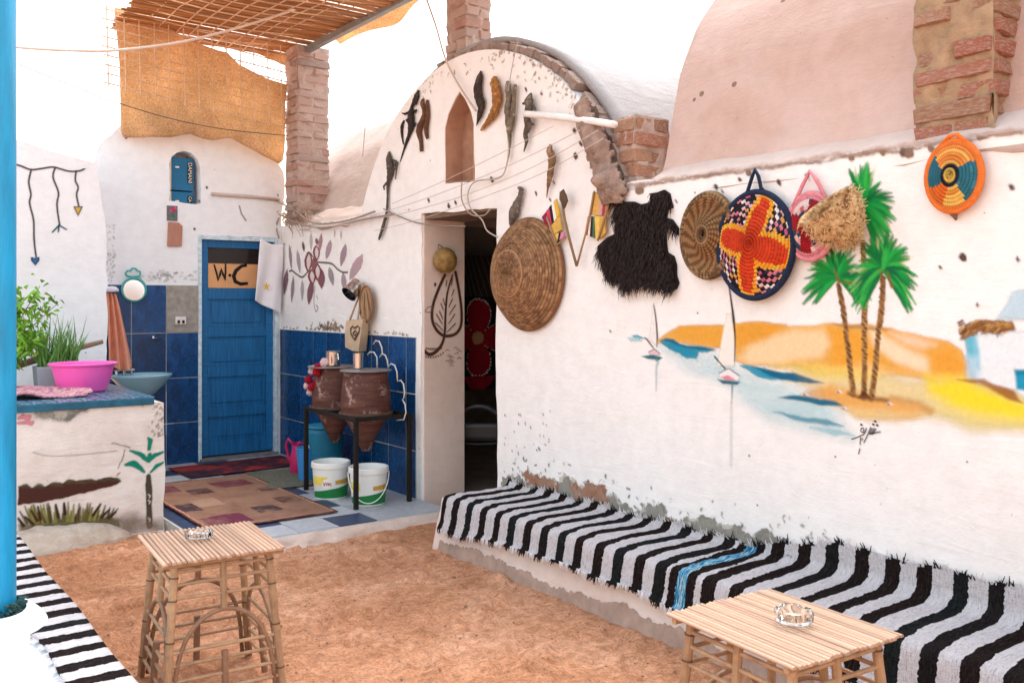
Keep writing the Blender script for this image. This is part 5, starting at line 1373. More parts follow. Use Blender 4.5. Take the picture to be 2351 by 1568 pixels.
def prof_pt(y, v):
    """v 0 hem on the front .. 1 back edge against the wall"""
    hem = .125 + .07 * math.exp(-((y - 3.7) / 1.1) ** 2) + .03 * float(vnoise(np.array(y * 4.), np.array(2.), 3))
    if y > 4.75: hem -= .02
    back = .02 + .11 * min(1, max(0, (3.0 - y) / .5)) + .03 * float(vnoise(np.array(y * 6.), np.array(9.), 3))
    path = [(3.182, hem), (3.205, .20), (3.226, .318), (3.236, .343), (3.258, .352), (3.5, .348), (3.66, .350), (3.715, .357 + back * .15), (3.735, .36 + back * .5), (3.738, .36 + back)]
    P_ = np.array(path); L = np.concatenate([[0], np.cumsum(np.hypot(*np.diff(P_, axis=0).T))]); s_ = v * L[-1]
    return float(np.interp(s_, L, P_[:, 0])), float(np.interp(s_, L, P_[:, 1]))
m = MB()
def fn(u, v):
    y = -1.5 + 6.54 * u; x, z = prof_pt(y, v)
    k = .010 * (float(fbm(np.array(y * 14.), np.array(v * 16.), 7)) - .5) + .006 * math.sin(y / .1488 * 4 * PI + v)
    k2 = .012 * (float(fbm(np.array(y * 2.5), np.array(v * 4.), 17)) - .5)
    yy = y + .007 * math.sin(v * 5 + y * 2.0) - .05 * max(0, v - .35)
    if v < .36: return (x - abs(k) - .004, yy, z + k2 * .3)
    if v > .9: return (x - .006 - abs(k) * .5, yy, z)
    return (x, yy, z + k + k2 + .006)
m.grid(fn, 520, 44); m.build('woven_cloth', SR, rug, smooth='all', solid=.012)
# frayed yarn ends along both edges
fw, fb = MB(), MB()
for k in range(1900):
    y = -1.4 + 6.43 * rgp.random(); front = rgp.random() < .55
    ph = ((y - 2.0) / .1488 + ((4.957 + .034 - 2.0) / .1488 * -1 + 40)) % 1.0
    tgt = fb if ph < .46 else fw
    if front:
        x, z = prof_pt(y, 0.0); L = rgp.uniform(.006, .03); p0 = (x - .012, y, z + .01); p1 = (x - .014 + rgp.uniform(-.01, .004), y + rgp.uniform(-.014, .014), z - L)
    else:
        x, z = prof_pt(y, 1.0); L = rgp.uniform(.012, .045); p0 = (x - .012, y - .03, z - .008); p1 = (x - .008 - rgp.uniform(0, .03), y - .03 + rgp.uniform(-.02, .02), z + L * rgp.uniform(.3, 1))
    tgt.tube([p0, p1], [.0035, .0015], 4)
fw.build('white_fringe', WOOLW, rug, kind='stuff'); fb.build('black_fringe', WOOLB, rug, kind='stuff')

SL = stripemat('striped_rag_rug_small', .155, .12)
rug2 = thing('striped_rug', 'narrow black and white striped rug along the left bench', 'rug', (.7, 4.0, .36))
m = MB()
def fn(u, v):
    y = 1.4 + 4.6 * u; edge = .815 + .006 * math.sin(y * 5); xl = .585 + .05 * float(vnoise(np.array(y * 3.), np.array(1.), 2)) - .25 * max(0, (4.2 - y) * -1 if y > 4.2 else 0) * .3
    s_ = v
    if s_ < .7: x = xl + (edge - xl) * s_ / .7; z = .368
    else: x = edge + .01 * (s_ - .7) / .3; z = .368 - .2 * (s_ - .7) / .3
    k = .007 * (float(fbm(np.array(y * 14.), np.array(v * 8.), 7)) - .5)
    return (x, y, z + k)
m.grid(fn, 360, 20); m.build('woven_cloth', SL, rug2, smooth='all', solid=.012)
fw = MB()
for k in range(500):
    y = 1.5 + 4.4 * rgp.random(); x, _, z = fn((y - 1.4) / 4.6, 0); fw.tube([(x + .01, y, z), (x - rgp.uniform(.01, .03), y + rgp.uniform(-.012, .012), z - .008)], [.003, .0015], 4)
fw.build('fringe', WOOLW, rug2, kind='stuff')
# ================================================================== BLUE POST
post = thing('painted_post', 'bright blue painted post at the left edge of the view', 'post', (.525, 4.02, .42))
m = MB(); m.tube([(.525, 4.02, .40), (.525, 4.02, 2.0), (.523, 4.02, 4.2)], .070, 40)
m.build('pole', M('sky_blue_gloss', '#0a8ab6', .36, .32, 3.0, .3, 16, .006, .5, stretch=(6, 6, .8)), post, smooth=True)
m = MB()
for k in range(260):
    a = random.uniform(0, 2 * PI); r = .072 + random.random() * .02; z = .42 + random.random() * .045
    d = Vector((math.cos(a), math.sin(a), random.uniform(-.6, .4))) * .02; p = Vector((.525 + r * math.cos(a), 4.02 + r * math.sin(a), z)); m.tube([p, p + d], [.006, .003], 4)
m.build('rag_collar', M('dark_teal_rag', '#33504f', .95, .3, 20, .4), post, kind='stuff')

# ================================================================== BAMBOO TABLES
def bamboo(name, c, rn=.22):
    t = NT(name); n1 = t.noise(1, 4, .6, t.scaled(26, 26, 26)); n2 = t.noise(5, 3)
    cc = t.ramp(n1, [(.3, sh(lin(c), .72)), (.6, sh(lin(c), 1.05)), (.8, sh(lin(c), 1.2))])
    k = t.math('MULTIPLY_ADD', t.rnd(), 2 * rn, 1 - rn); cmb = t.n('CombineColor'); [t.l(k, cmb.inputs[i]) for i in range(3)]
    cc = t.mix(1.0, cc, cmb.outputs[0], 'MULTIPLY'); t.bump(n1, .3, .003); return t.fin(cc, .5, .35)
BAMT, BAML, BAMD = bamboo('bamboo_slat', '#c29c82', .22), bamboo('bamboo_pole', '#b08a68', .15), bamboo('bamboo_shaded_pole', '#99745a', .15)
BAMN = M('bamboo_node', '#6b4c36', .7, .3, 20, 0)
slat_me = bpy.data.meshes.new('slat')
mm = MB(); n = 10
v = []; f = []
for i in range(2):
    for k in range(7):
        a = PI * k / 6; v.append((.5 * math.cos(a), -.5 + i, .5 * math.sin(a) ** .8 if 0 < k < 6 else 0))
f = [(k, k + 1, k + 8, k + 7) for k in range(6)] + [tuple(range(6, -1, -1)), tuple(range(7, 14)), (0, 7, 13, 6)]
slat_me.from_pydata(v, [], f); slat_me.materials.append(BAMT); slat_me.polygons.foreach_set('use_smooth', [k < 6 for k in range(len(f))])
def table(label, cx, cy, rot, seed, H=.62):
    rg = random.Random(seed); t = thing('bamboo_table', label, 'table', (cx, cy, 0), 'bamboo tables in the courtyard')
    ca, sa = math.cos(rot), math.sin(rot)
    def L(x, y, z): return Vector((cx + x * ca - y * sa, cy + x * sa + y * ca, z))
    a, b = .242, .264; ns = 26; wd = 2 * a / ns
    for k in range(ns):
        x = -a + wd * (k + .5); o = inst('slat', slat_me, L(x, rg.uniform(-.003, .003), H - .012), (wd * rg.uniform(.86, .98), 2 * b + rg.uniform(-.012, .008), .020 + rg.uniform(-.002, .003)), (rg.uniform(-.004, .004), rg.uniform(-.03, .03), rot + rg.uniform(-.006, .006)), t)
    for s in (-1, 1):
        m = MB(); m.tube([L(-a + .005, s * (b - .035), H - .022), L(a - .005, s * (b - .035), H - .022)], .011, 8); m.build('batten', BAML, t, smooth=True)
    lt, lbm = (.185, .205), (.232, .252)
    def leg(sx, sy, z): f = 1 - z / (H - .03); return L(sx * (lt[0] + (lbm[0] - lt[0]) * f), sy * (lt[1] + (lbm[1] - lt[1]) * f), z)
    cs = [(-1, -1), (1, -1), (1, 1), (-1, 1)]
    for sx, sy in cs:
        m = MB(); pts = [leg(sx, sy, z) for z in np.linspace(-.015, H - .03, 9)]
        m.tube(pts, [.0165, .016, .0155, .017, .0155, .0155, .017, .0155, .015], 10); lg_ = m.build('leg', BAML, t, smooth=True)
        for z in (.10, .27, .45, .56):
            z += rg.uniform(-.03, .03); m = MB(); m.tube([leg(sx, sy, z), leg(sx, sy, z + .006)], .0178, 10); m.build('node', BAMN, lg_, smooth=True)
    for i in range(4):
        A_, B_ = cs[i], cs[(i + 1) % 4]
        def side(f, z): return leg(*A_, z) * (1 - f) + leg(*B_, z) * f
        for z in (.565, .515, .46, .30 if i % 2 else .26, .205, .15, .09):
            m = MB(); m.tube([side(.03, z + rg.uniform(-.004, .004)), side(.97, z + rg.uniform(-.004, .004))], .0075, 8); m.build('rung', BAML, t, smooth=True)
        m = MB(); m.tube([side(.5, .40), side(.5, H - .025)], .0145, 8); m.build('upper_post', BAML, t, smooth=True)
        m = MB(); m.tube([side(.5, .02), side(.5, .235)], .0145, 8); m.build('lower_post', BAMD, t, smooth=True)
        m = MB(); pts = []
        for q_ in np.linspace(0, 1, 22):
            an = PI * q_; f = .5 - .44 * math.cos(an); pts.append(side(f, .02 + .375 * math.sin(an) ** .55))
        m.tube(pts, .0095, 8); m.build('arch', BAMD, t, smooth='all')
    return t
table('bamboo side table standing alone on the sand near the counter', 1.29, 3.83, R(-5), 1)
table('bamboo side table pushed close to the striped bench', 2.385, 1.78, R(-5), 2)
GL = NT('clear_glass'); GL.fin((.97, .99, .98), .03, .5); GL.b.inputs['Transmission Weight'].default_value = 1.0; GL.b.inputs['IOR'].default_value = 1.45; GL = GL.m
for (x, y, r, h, lab) in ((1.255, 3.87, .058, .022, 'low clear glass ashtray on the table near the counter'), (2.40, 1.745, .058, .036, 'clear glass ashtray on the table by the striped bench')):
    z = .631; m = MB(); n = 48; prof = [(0, 0), (.92, 0), (1.0, .15), (1.02, .9), (.98, 1.0), (.90, .95), (.80, .3), (0, .25)]
    v = []; f = []
    for r_, z_ in prof:
        for k in range(n):
            q_ = 2 * PI * k / n; rr = r * r_ * (1 + (.025 * math.cos(12 * q_) if .9 < r_ else 0)); v.append((x + rr * math.cos(q_), y + rr * math.sin(q_), z + h * z_ - (.25 * h if (.85 < z_ and k % 12 < 2) else 0)))
    f = [(i * n + k, i * n + (k + 1) % n, (i + 1) * n + (k + 1) % n, (i + 1) * n + k) for i in range(len(prof) - 1) for k in range(n)]
    m.add(v, f); o = m.build('ashtray', GL, base=(x, y, z), smooth='all'); tag(o, lab, 'ashtray')

# ================================================================== WOVEN THINGS ON THE WALL
ASP = [1.0]
def on_wall(C):
    C = Vector(C); k = ASP[0]; return lambda x, y, z: (C.x - z, C.y - x * k, C.z + y)      # x right, y up, z out of the wall as seen from the yard
def coil(name, parent, C, Rr, rows, nseg, dome, colfn, seed=0, ripple=.35, sub=2):
    """coiled basketry: every row is a rounded ridge with crease shade put in the seam colour, every stitch a small hump"""
    rg = random.Random(seed); T_ = on_wall(C); h = Rr / rows
    rad, zz, shade = [], [], []
    for i in range(rows):
        for fr_, z_ in ((0, 0), (.2, .75), (.5, 1.0), (.8, .75)): rad.append((i + fr_) * h); zz.append(z_ * h * ripple)
        shade += [.5, 1.0, 1.04, .72]  # darker seam colours stand in for the shade between rows
    rad.append(Rr); zz.append(0)
    N = nseg * sub; v = []; f = []; cols = []
    for i, r in enumerate(rad):
        row = min(rows - 1, i // 4)
        for k in range(N):
            a = 2 * PI * (k + .35 * (i % 4)) / N; hump = (h * .16 if k % sub else 0) * (0 if i % 4 == 0 else 1)
            v.append(T_(r * math.cos(a), r * math.sin(a), dome(r / Rr) + zz[i] + hump))
    for i in range(len(rad) - 1):
        row = i // 4; q_ = (row + .5) / rows
        for k in range(N):
            s_ = k // sub; f.append((i * N + k, i * N + (k + 1) % N, (i + 1) * N + (k + 1) % N, (i + 1) * N + k))
            c = colfn(q_, 2 * PI * (s_ + .5) / nseg, row, s_, rg); c = lin(c); g_ = shade[i] * (1.0 if k % sub else .8)
            cols.append((c[0] * g_, c[1] * g_, c[2] * g_))
    o0 = wpos(parent); me = bpy.data.meshes.new(name); me.from_pydata([(p[0] - o0.x, p[1] - o0.y, p[2] - o0.z) for p in v], [], f)
    at = me.color_attributes.new('paint', 'FLOAT_COLOR', 'CORNER'); buf = np.ones((len(me.loops), 4), np.float32); buf[:, :3] = np.repeat(np.array(cols), 4, 0)
    at.data.foreach_set('color', buf.ravel()); me.materials.append(YARN); me.polygons.foreach_set('use_smooth', [True] * len(me.polygons))
    o = bpy.data.objects.new(name, me); put(o, parent)
    sm = o.modifiers.new('thick', 'SOLIDIFY'); sm.thickness = .008; sm.offset = -1
    return o
def rimtube(name, parent, C, Rr, z, r, mat):
    T_ = on_wall(C); m = MB(); m.tube([T_(Rr * math.cos(a), Rr * math.sin(a), z) for a in np.linspace(0, 2 * PI, 65)], r, 8, caps=False); return m.build(name, mat, parent, smooth='all')
def hsh(*a): return (hash(tuple(int(x) for x in a)) % 1000) / 1000
# big wicker basket
C = onX(1212, 630, W - .02); big = thing('wicker_basket', 'large round wicker basket hung beside the dark doorway', 'basket', tuple(C))
def cf(q_, a, r, s, g):
    k = float(vnoise(np.array(s * .33 + r * 1.7), np.array(r * 1.0), 3)) * .6 + hsh(r, s, 5) * .4
    c0, c1 = np.array(lin('#6b4630')), np.array(lin('#c0936a')); return tuple(c0 + (c1 - c0) * k ** 1.2)
coil('basket_bowl', big, C, .365, 25, 150, lambda q_: .155 * (1 - max(0, (q_ - .40) / .60) ** 1.7) + (.012 if q_ < .4 else 0) + .006 * math.sin(q_ * 9), cf, 1, .55, 2)
rimtube('rim', big, C, .365, .005, .014, M('wicker_rim', '#7d5436', .8, .25, 40, .5)); rimtube('inner_ring', big, C, .152, .170, .007, M('wicker_ring', '#a87c58', .8, .2, 40, .5))
ASP[0] = .82
# brown coiled tray
C = onX(1630, 541, W - .03); tr = thing('woven_tray', 'plain brown coiled tray half hidden by the red flower plate', 'tray', tuple(C))
def cf(q_, a, r, s, g):
    if q_ > .86: return ['#8a6a4c', '#6f5238', '#a08058', '#5f4a30'][int(hsh(r, s) * 4)]
    if q_ < .26: return '#7d5c40' if q_ < .2 else '#a5805c'
    w_ = math.sin(a * 18 + q_ * 16); return '#a07850' if w_ > .2 else ('#6f4c30' if w_ < -.4 else '#8a643f')
coil('tray_coil', tr, C, .225, 17, 100, lambda q_: .04 * (1 - q_ * q_) + .02 * math.sin(q_ * 8), cf, 2, .4); rimtube('rim', tr, C, .225, .01, .010, M('tray_rim', '#7a5b3e', .8, .25, 40, .5))
ASP[0] = .87
# navy rimmed flower plate
C = onX(1735, 563, W - .04); pl_ = thing('woven_plate', 'navy rimmed woven plate with a big red and orange flower', 'woven plate', tuple(C))
def cf(q_, a, r, s, g):
    if q_ < .20: return '#d3401c'
    best = 9; x, y = q_ * math.cos(a), q_ * math.sin(a)
    for ax, w_ in ((R(66), .20), (R(343), .25), (R(258), .20), (R(165), .22)):
        al, ac = x * math.cos(ax) + y * math.sin(ax), -x * math.sin(ax) + y * math.cos(ax)
        e = math.hypot((al - .46) / .50, ac / w_) if al > 0 else 9
        best = min(best, e)
    if best < 1.0: return '#d8431d' if hsh(r, s) > .25 else '#c43616'
    if best < 1.42 and q_ < .97: return '#f0a028' if hsh(r, s // 2, 2) > .35 else '#e8b840'
    k = (s // 2 + r) % 2
    if k == 0: return '#25161c' if hsh(r, s // 2, 3) > .25 else '#28304a'
    return ['#d97f92', '#e9b9b8', '#f0e2d8', '#c8607e', '#1f1a28', '#e0a058'][int(hsh(r, s // 2, 7) * 6)]
coil('plate_coil', pl_, C, .255, 14, 92, lambda q_: .045 * (1 - q_ * q_), cf, 3, .42)
NAVY = M('navy_wool', '#1c2740', .9, .25, 40, .5, 120); rimtube('rim', pl_, C, .262, .008, .017, NAVY)
T_ = on_wall(C); m = MB(); m.tube([T_(-.10, .235, .01), T_(-.05, .27, .01), T_(-.02, .34, .008), T_(.0, .375, .006), T_(.025, .34, .008), T_(.045, .28, .01), T_(.08, .25, .01)], .0095, 8); m.build('hanging_loop', NAVY, pl_, smooth='all')
ASP[0] = .82
# pink plate
C = onX(1862, 520, W - .03); pk_ = thing('woven_plate', 'pink rimmed woven plate with dark red cross partly behind the straw hat', 'woven plate', tuple(C))
def cf(q_, a, r, s, g):
    if q_ > .84: return '#e0909a' if hsh(r, s) > .3 else '#cf7c88'
    best = min(abs((a - ax + PI) % (2 * PI) - PI) for ax in (R(60), R(165), R(260), R(340)))
    if best * q_ < .24 or q_ < .25: return '#a81c26' if hsh(r, s) > .2 else '#8a141e'
    return ['#2f4a5e', '#e6a9ac', '#f0d2cc', '#2f4a5e', '#c86a72', '#e9c0b8'][int(hsh(r // 2, s // 4, 4) * 6)]
coil('plate_coil', pk_, C, .150, 12, 84, lambda q_: .03 * (1 - q_ * q_), cf, 4, .42)
PKW = M('pink_wool_rim', '#d98a92', .9, .2, 40, .5, 120); rimtube('rim', pk_, C, .156, .006, .012, PKW)
T_ = on_wall(C); m = MB(); m.tube([T_(-.115, .10, .01), T_(-.05, .20, .008), T_(-.005, .262, .006), T_(.045, .21, .008), T_(.12, .10, .01)], .0095, 8); m.build('hanging_loop', PKW, pk_, smooth='all')
ASP[0] = .80
# orange plate
C = onX(2191, 405, W - .03); og = thing('woven_plate', 'small orange and teal swirled woven plate under the broad brick pier', 'woven plate', tuple(C))
def cf(q_, a, r, s, g):
    if q_ < .20: return '#e8c460'
    if q_ < .36: return '#1f2236'
    if q_ > .86: return '#e07a34'
    b = math.degrees(a + q_ * .35) % 360
    if b < 40 or b > 318: return '#2f6f80' if hsh(r, s // 3) > .15 else '#3f8494'
    if b < 150: return '#e88a3c' if (r % 3) else '#efb45c'
    if b < 215: return '#2b6a7c'
    if b < 262: return '#e4702a'
    return '#efc060' if (r % 4) else '#e8963e'
coil('plate_coil', og, C, .140, 9, 66, lambda q_: .03 * (1 - q_ * q_), cf, 5, .45)
ORW = M('orange_wool', '#dd7430', .9, .2, 40, .5, 120); rimtube('rim', og, C, .145, .006, .012, ORW)
T_ = on_wall(C); m = MB(); m.tube([T_(-.075, .125, .008), T_(-.02, .165, .012), T_(.02, .168, .012), T_(.07, .128, .008)], .0095, 8); m.build('hanging_loop', ORW, og, smooth='all')
m = MB(); p = onX(2190, 470, W - .02); m.tube([p, p + np.array([0, .005, -.03]), p + np.array([0, -.01, -.065])], [.012, .022, .004], 8, flat=.4, flatdir=(1, 0, 0)); o = m.build('dried_leaf', M('dry_brown_leaf', '#7d6350', .9, .3, 20), base=tuple(p), smooth='all'); tag(o, 'scrap of dry leaf poking out below the orange plate', 'leaf')
ASP[0] = 1.0
# straw hat
C = Vector(onX(1918, 503, W - .13)); hat = thing('straw_hat', 'conical straw hat hung over the painted palm crown', 'hat', tuple(C))
ax = Vector((-.52, .30, .80)).normalized(); q_t = ax.to_track_quat('Z', 'X').to_matrix()
STR = NT('rough_straw'); n1 = STR.noise(42, 4, .7); n2 = STR.noise(16, 4, .7)
cc = STR.ramp(n1, [(.34, lin('#6f4c30')), (.47, lin('#c29c6e')), (.7, lin('#e3c79c'))]); cc = STR.mix(STR.ramp(n2, [(.50, (0, 0, 0)), (.64, (.85, .85, .85))]), cc, lin('#7a5338')); STR.bump(n1, .9, .012); STR = STR.fin(cc, .95, .1)
m = MB(); pr = []
for i in range(26):
    s_ = i / 25; pr.append((.006 + .130 * math.sin(s_ * PI / 2) ** .8 + (.003 if i % 2 else 0), -.145 + .225 * s_ ** 1.25))
pr += [(r_ - .012, z_ - .004) for r_, z_ in pr[::-1]]
m.lathe(pr, C, 48, q_t, jit=.10); m.build('hat_body', STR, hat, smooth='all')
m = MB()
for k in range(900):
    a = random.uniform(0, 2 * PI); s_ = random.random(); r_ = .008 + .132 * math.sin(s_ * PI / 2) ** .8; z_ = -.145 + .225 * s_ ** 1.25
    p = Vector(C) + q_t @ Vector((r_ * math.cos(a), r_ * math.sin(a), z_)); d = q_t @ Vector((math.cos(a) + random.gauss(0, .7), math.sin(a) + random.gauss(0, .7), random.gauss(0, .9))) * random.uniform(.006, .018); m.tube([p, p + d], [.0022, .001], 3)
m.build('loose_straw', M('straw_wisp', '#d8b98c', .95, .3, 20, 0), hat, kind='stuff')

# black hide
HD = ZR(1800, 650, .4783)
hp = [(1000, 200), (1040, 178), (1095, 200), (1110, 225), (1200, 222), (1255, 245), (1330, 230), (1340, 190), (1325, 160), (1390, 150), (1440, 130), (1480, 160), (1505, 270), (1465, 285), (1455, 350), (1500, 362), (1548, 430), (1545, 485), (1515, 460), (1475, 432), (1450, 450), (1450, 540), (1460, 620), (1510, 650), (1530, 720), (1530, 800), (1548, 860), (1530, 905), (1470, 938), (1420, 912), (1350, 898), (1280, 888), (1200, 900), (1125, 932), (1100, 905), (1090, 850), (1040, 850), (985, 820), (950, 720), (918, 640), (922, 570), (1000, 500), (1050, 480), (1060, 400), (1040, 330), (1060, 260), (1012, 230)]
hw = [(onX(*HD(x, y), W - .02)[1], onX(*HD(x, y), W - .02)[2]) for x, y in hp]
hide = thing('animal_hide', 'shaggy black animal hide nailed to the wall', 'hide', (W - .02, np.mean([p[0] for p in hw]), min(p[1] for p in hw)))
HIDE = M('black_hide', '#1c1413', .85, .4, 20, .4); m = MB(); m.prism(hw, 'X', W - .004, W - .022); m.build('skin', HIDE, hide)
FUR = NT('black_fur'); n1 = FUR.noise(60, 3); FUR = FUR.fin(FUR.ramp(n1, [(.35, lin('#0e0908')), (.55, lin('#2a1c18')), (.72, lin('#4d372e'))]), .6, .25)
m = MB(); hwa = np.array(hw); lo, hi = hwa.min(0), hwa.max(0); cnt = 0
while cnt < 5200:
    y, z = random.uniform(lo[0], hi[0]), random.uniform(lo[1], hi[1])
    if not inpoly(hw, np.array([y]), np.array([z]))[0]: continue
    cnt += 1; sw = (fbm(np.array([y * 9]), np.array([z * 9]), 4)[0] - .5) * 2.6
    L_ = random.uniform(.025, .060) if random.random() < .85 else random.uniform(.06, .095); d = Vector((-random.uniform(.15, .55), sw * .6 + random.gauss(0, .25), -1)).normalized() * L_
    p = Vector((W - .021, y, z)); sd_ = Vector((0, 1, 0)).cross(d).cross(d).normalized() * random.uniform(.0016, .0032) if False else Vector((random.gauss(0, .3), 1, sw * .3)).normalized() * random.uniform(.0015, .003)
    q1 = p + d * .55 + Vector((-.008, 0, 0)); q2 = p + d
    m.add([p - sd_, p + sd_, q1 + sd_ * .8, q1 - sd_ * .8, q2], [(0, 1, 2, 3), (3, 2, 4)])
m.build('fur', FUR, hide, kind='stuff')

# two striped flag fans and a wooden spoon
def flag(label, base, bands, sticks):
    t = thing('striped_fan', label, 'fan', tuple(onX(*HD(*base), W - .03)))
    for i, (pp_, c) in enumerate(bands):
        po = [(onX(*HD(x, y), W - .03)[1], onX(*HD(x, y), W - .03)[2]) for x, y in pp_]; m = MB(); m.prism(po, 'X', W - .024 - .0012 * (i % 3), W - .034 - .0012 * (i % 3)); m.build('stripe', M('fan_' + c[1:], c, .9, .15, 30, .5, 120), t)
    for s_ in sticks:
        m = MB(); m.tube([onX(*HD(x, y), W - .042) for x, y in s_], .0065, 7); m.build('stick', M('fan_stick', '#a58660', .8, .2), t, smooth='all')
flag('striped fan behind the rim of the big wicker basket', (560, 540), [([(485, 345), (522, 300), (545, 425), (515, 400)], '#8e1f3c'), ([(522, 298), (545, 270), (566, 398), (546, 426)], '#c83f66'), ([(545, 268), (562, 248), (582, 378), (567, 398)], '#2a2022'), ([(562, 246), (580, 225), (602, 350), (583, 378)], '#efe4d6'), ([(580, 223), (600, 200), (626, 330), (603, 350)], '#d9ae48'),
     ([(546, 430), (626, 334), (645, 440), (598, 470), (575, 500)], '#cfa552'), ([(578, 502), (600, 472), (620, 470), (605, 545), (592, 540)], '#d8b465'), ([(606, 545), (622, 470), (638, 466), (625, 525)], '#241c20'), ([(626, 524), (640, 464), (668, 462), (655, 505)], '#d083a0')], [[(522, 345), (560, 450), (600, 560)], [(600, 565), (672, 505)]])
flag('striped fan on a long stick beside the black hide', (920, 520), [([(885, 150), (905, 150), (880, 330), (858, 330)], '#b98a4a'), ([(906, 150), (945, 175), (930, 330), (882, 330)], '#d3a556'), ([(946, 176), (972, 195), (958, 330), (932, 330)], '#c99a92'), ([(973, 196), (990, 210), (980, 330), (960, 330)], '#a83a4c'), ([(991, 210), (1012, 232), (1000, 335), (982, 330)], '#d98a48'),
     ([(850, 338), (862, 335), (842, 488), (824, 478)], '#a3203e'), ([(863, 335), (874, 338), (862, 495), (844, 489)], '#ead9cc'), ([(875, 338), (888, 345), (884, 503), (864, 496)], '#2a2226'), ([(889, 346), (898, 340), (906, 512), (886, 504)], '#4c6a50'), ([(899, 338), (940, 336), (935, 520), (908, 512)], '#e0b95c'), ([(941, 336), (985, 336), (985, 470), (937, 520)], '#cf9f4c')], [[(895, 140), (858, 330), (822, 490), (758, 725)], [(1008, 240), (960, 400), (922, 530)]])
sp_ = thing('wooden_spoon', 'long wooden spoon with dark oval bowl beside the striped fans', 'spoon', tuple(onX(*HD(757, 725), W - .04)))
m = MB(); m.tube([onX(*HD(x, y), W - .055) for x, y in ((655, 128), (645, 150), (650, 190), (662, 225), (655, 262), (650, 280))], [.006, .026, .036, .032, .018, .009], 12, flat=.4, flatdir=(1, 0, 0)); m.build('bowl', M('dark_wood', '#5d4936', .85, .3, 16, .4), sp_, smooth='all')
m = MB(); m.tube([onX(*HD(x, y), W - .055) for x, y in ((650, 275), (660, 350), (700, 520), (735, 650), (757, 728))], .0085, 8); m.build('handle', M('spoon_handle', '#85694c', .85, .25, 12, .3), sp_, smooth='all')

# ---- dried crocodiles and fish on the gable
GZ = ZR(1400, 200, .4464)
def creature(name, label, cat, chains, c, legs=(), grp=None):
    base = onX(*GZ(*chains[0][0][0]), W - .03); m = MB(); mt = NT('dried_skin_' + c[1:]); n1 = mt.noise(26, 5, .7); mt.bump(mt.noise(70, 4, .7), .9, .01)
    mt = mt.fin(mt.ramp(n1, [(.3, sh(lin(c), .45)), (.55, lin(c)), (.72, sh(lin(c), 2.4))]), .85, .2)
    for pts, rs in chains:
        P_ = [Vector(onX(*GZ(x, y), W - .015 - rs[i] * .6)) for i, (x, y) in enumerate(pts)]
        Q, S = [], []
        for i in range(len(P_) - 1):
            for k in range(4):
                f_ = k / 4; p0, p1, p2, p3 = P_[max(i - 1, 0)], P_[i], P_[i + 1], P_[min(i + 2, len(P_) - 1)]
                Q.append(.5 * ((2 * p1) + (p2 - p0) * f_ + (2 * p0 - 5 * p1 + 4 * p2 - p3) * f_ ** 2 + (3 * p1 - p0 - 3 * p2 + p3) * f_ ** 3)); S.append((rs[i] * (1 - f_) + rs[i + 1] * f_) * random.uniform(1.0, 1.36))
        Q.append(P_[-1]); S.append(rs[-1]); m.tube(Q, S, 10, flat=.65, flatdir=(1, 0, 0))
    for l_ in legs:
        m.tube([onX(*GZ(x, y), W - .03) for x, y in l_], [.011, .009, .005][:len(l_)] if len(l_) <= 3 else .008, 6)
    o = m.build(name, mt, base=tuple(base), smooth='all'); tag(o, label, cat, grp)
CR = 'dried animals on the gable'
creature('dried_lizard', 'black long tailed dried lizard at the left rim of the gable', 'lizard', [([(378, 312), (362, 360), (345, 410), (322, 450), (312, 530), (316, 600), (300, 680), (265, 780), (222, 915)], [.007, .024, .026, .013, .032, .030, .018, .011, .003]), ([(258, 565), (238, 620), (240, 700), (252, 770)], [.006, .014, .010, .004])], '#3c3432', ([(330, 490), (360, 480), (352, 505)], [(325, 590), (352, 595), (345, 620)], [(295, 500), (262, 512), (240, 505)], [(300, 590), (275, 560)]), CR)
creature('dried_fish', 'knobbly brown dried fish next to the black lizard', 'fish', [([(420, 380), (408, 420), (425, 470), (425, 530), (395, 600), (380, 660), (395, 730), (402, 825)], [.006, .018, .022, .022, .026, .026, .018, .016]), ([(450, 395), (455, 520), (440, 640), (452, 720)], [.010, .018, .022, .012])], '#6d4a38', (), CR)
creature('dried_crocodile', 'long slender dried crocodile left of the doorway', 'crocodile', [([(132, 825), (128, 880), (140, 950), (140, 1010), (122, 1090), (118, 1200), (112, 1320), (85, 1440), (45, 1565)], [.004, .028, .036, .030, .017, .010, .012, .018, .010])], '#5d544e', ([(150, 1000), (178, 960), (190, 900)], [(110, 1090), (85, 1120), (90, 1150)], [(165, 900), (200, 920), (185, 1060)]), CR)
creature('dried_fish', 'dark curved dried fish just right of the pointed niche', 'fish', [([(902, 150), (890, 215), (875, 300), (885, 380), (905, 440), (890, 520), (865, 612)], [.005, .026, .032, .034, .030, .018, .003])], '#453a34', (), CR)
creature('dried_fish', 'orange brown curved dried fish, second right of the niche', 'fish', [([(1022, 200), (1015, 250), (1035, 330), (1035, 420), (1010, 500), (960, 575), (902, 648)], [.018, .034, .036, .036, .030, .018, .008])], '#a3703f', (), CR)
creature('dried_crocodile', 'straight grey dried crocodile with forked body right of the niche', 'crocodile', [([(1132, 240), (1128, 300), (1138, 380), (1125, 470), (1130, 570), (1142, 680), (1146, 760), (1128, 915)], [.016, .024, .022, .024, .022, .018, .010, .003]), ([(1190, 265), (1182, 360), (1176, 480), (1160, 600), (1148, 680)], [.014, .016, .018, .016, .010])], '#7d6f5d', (), CR)
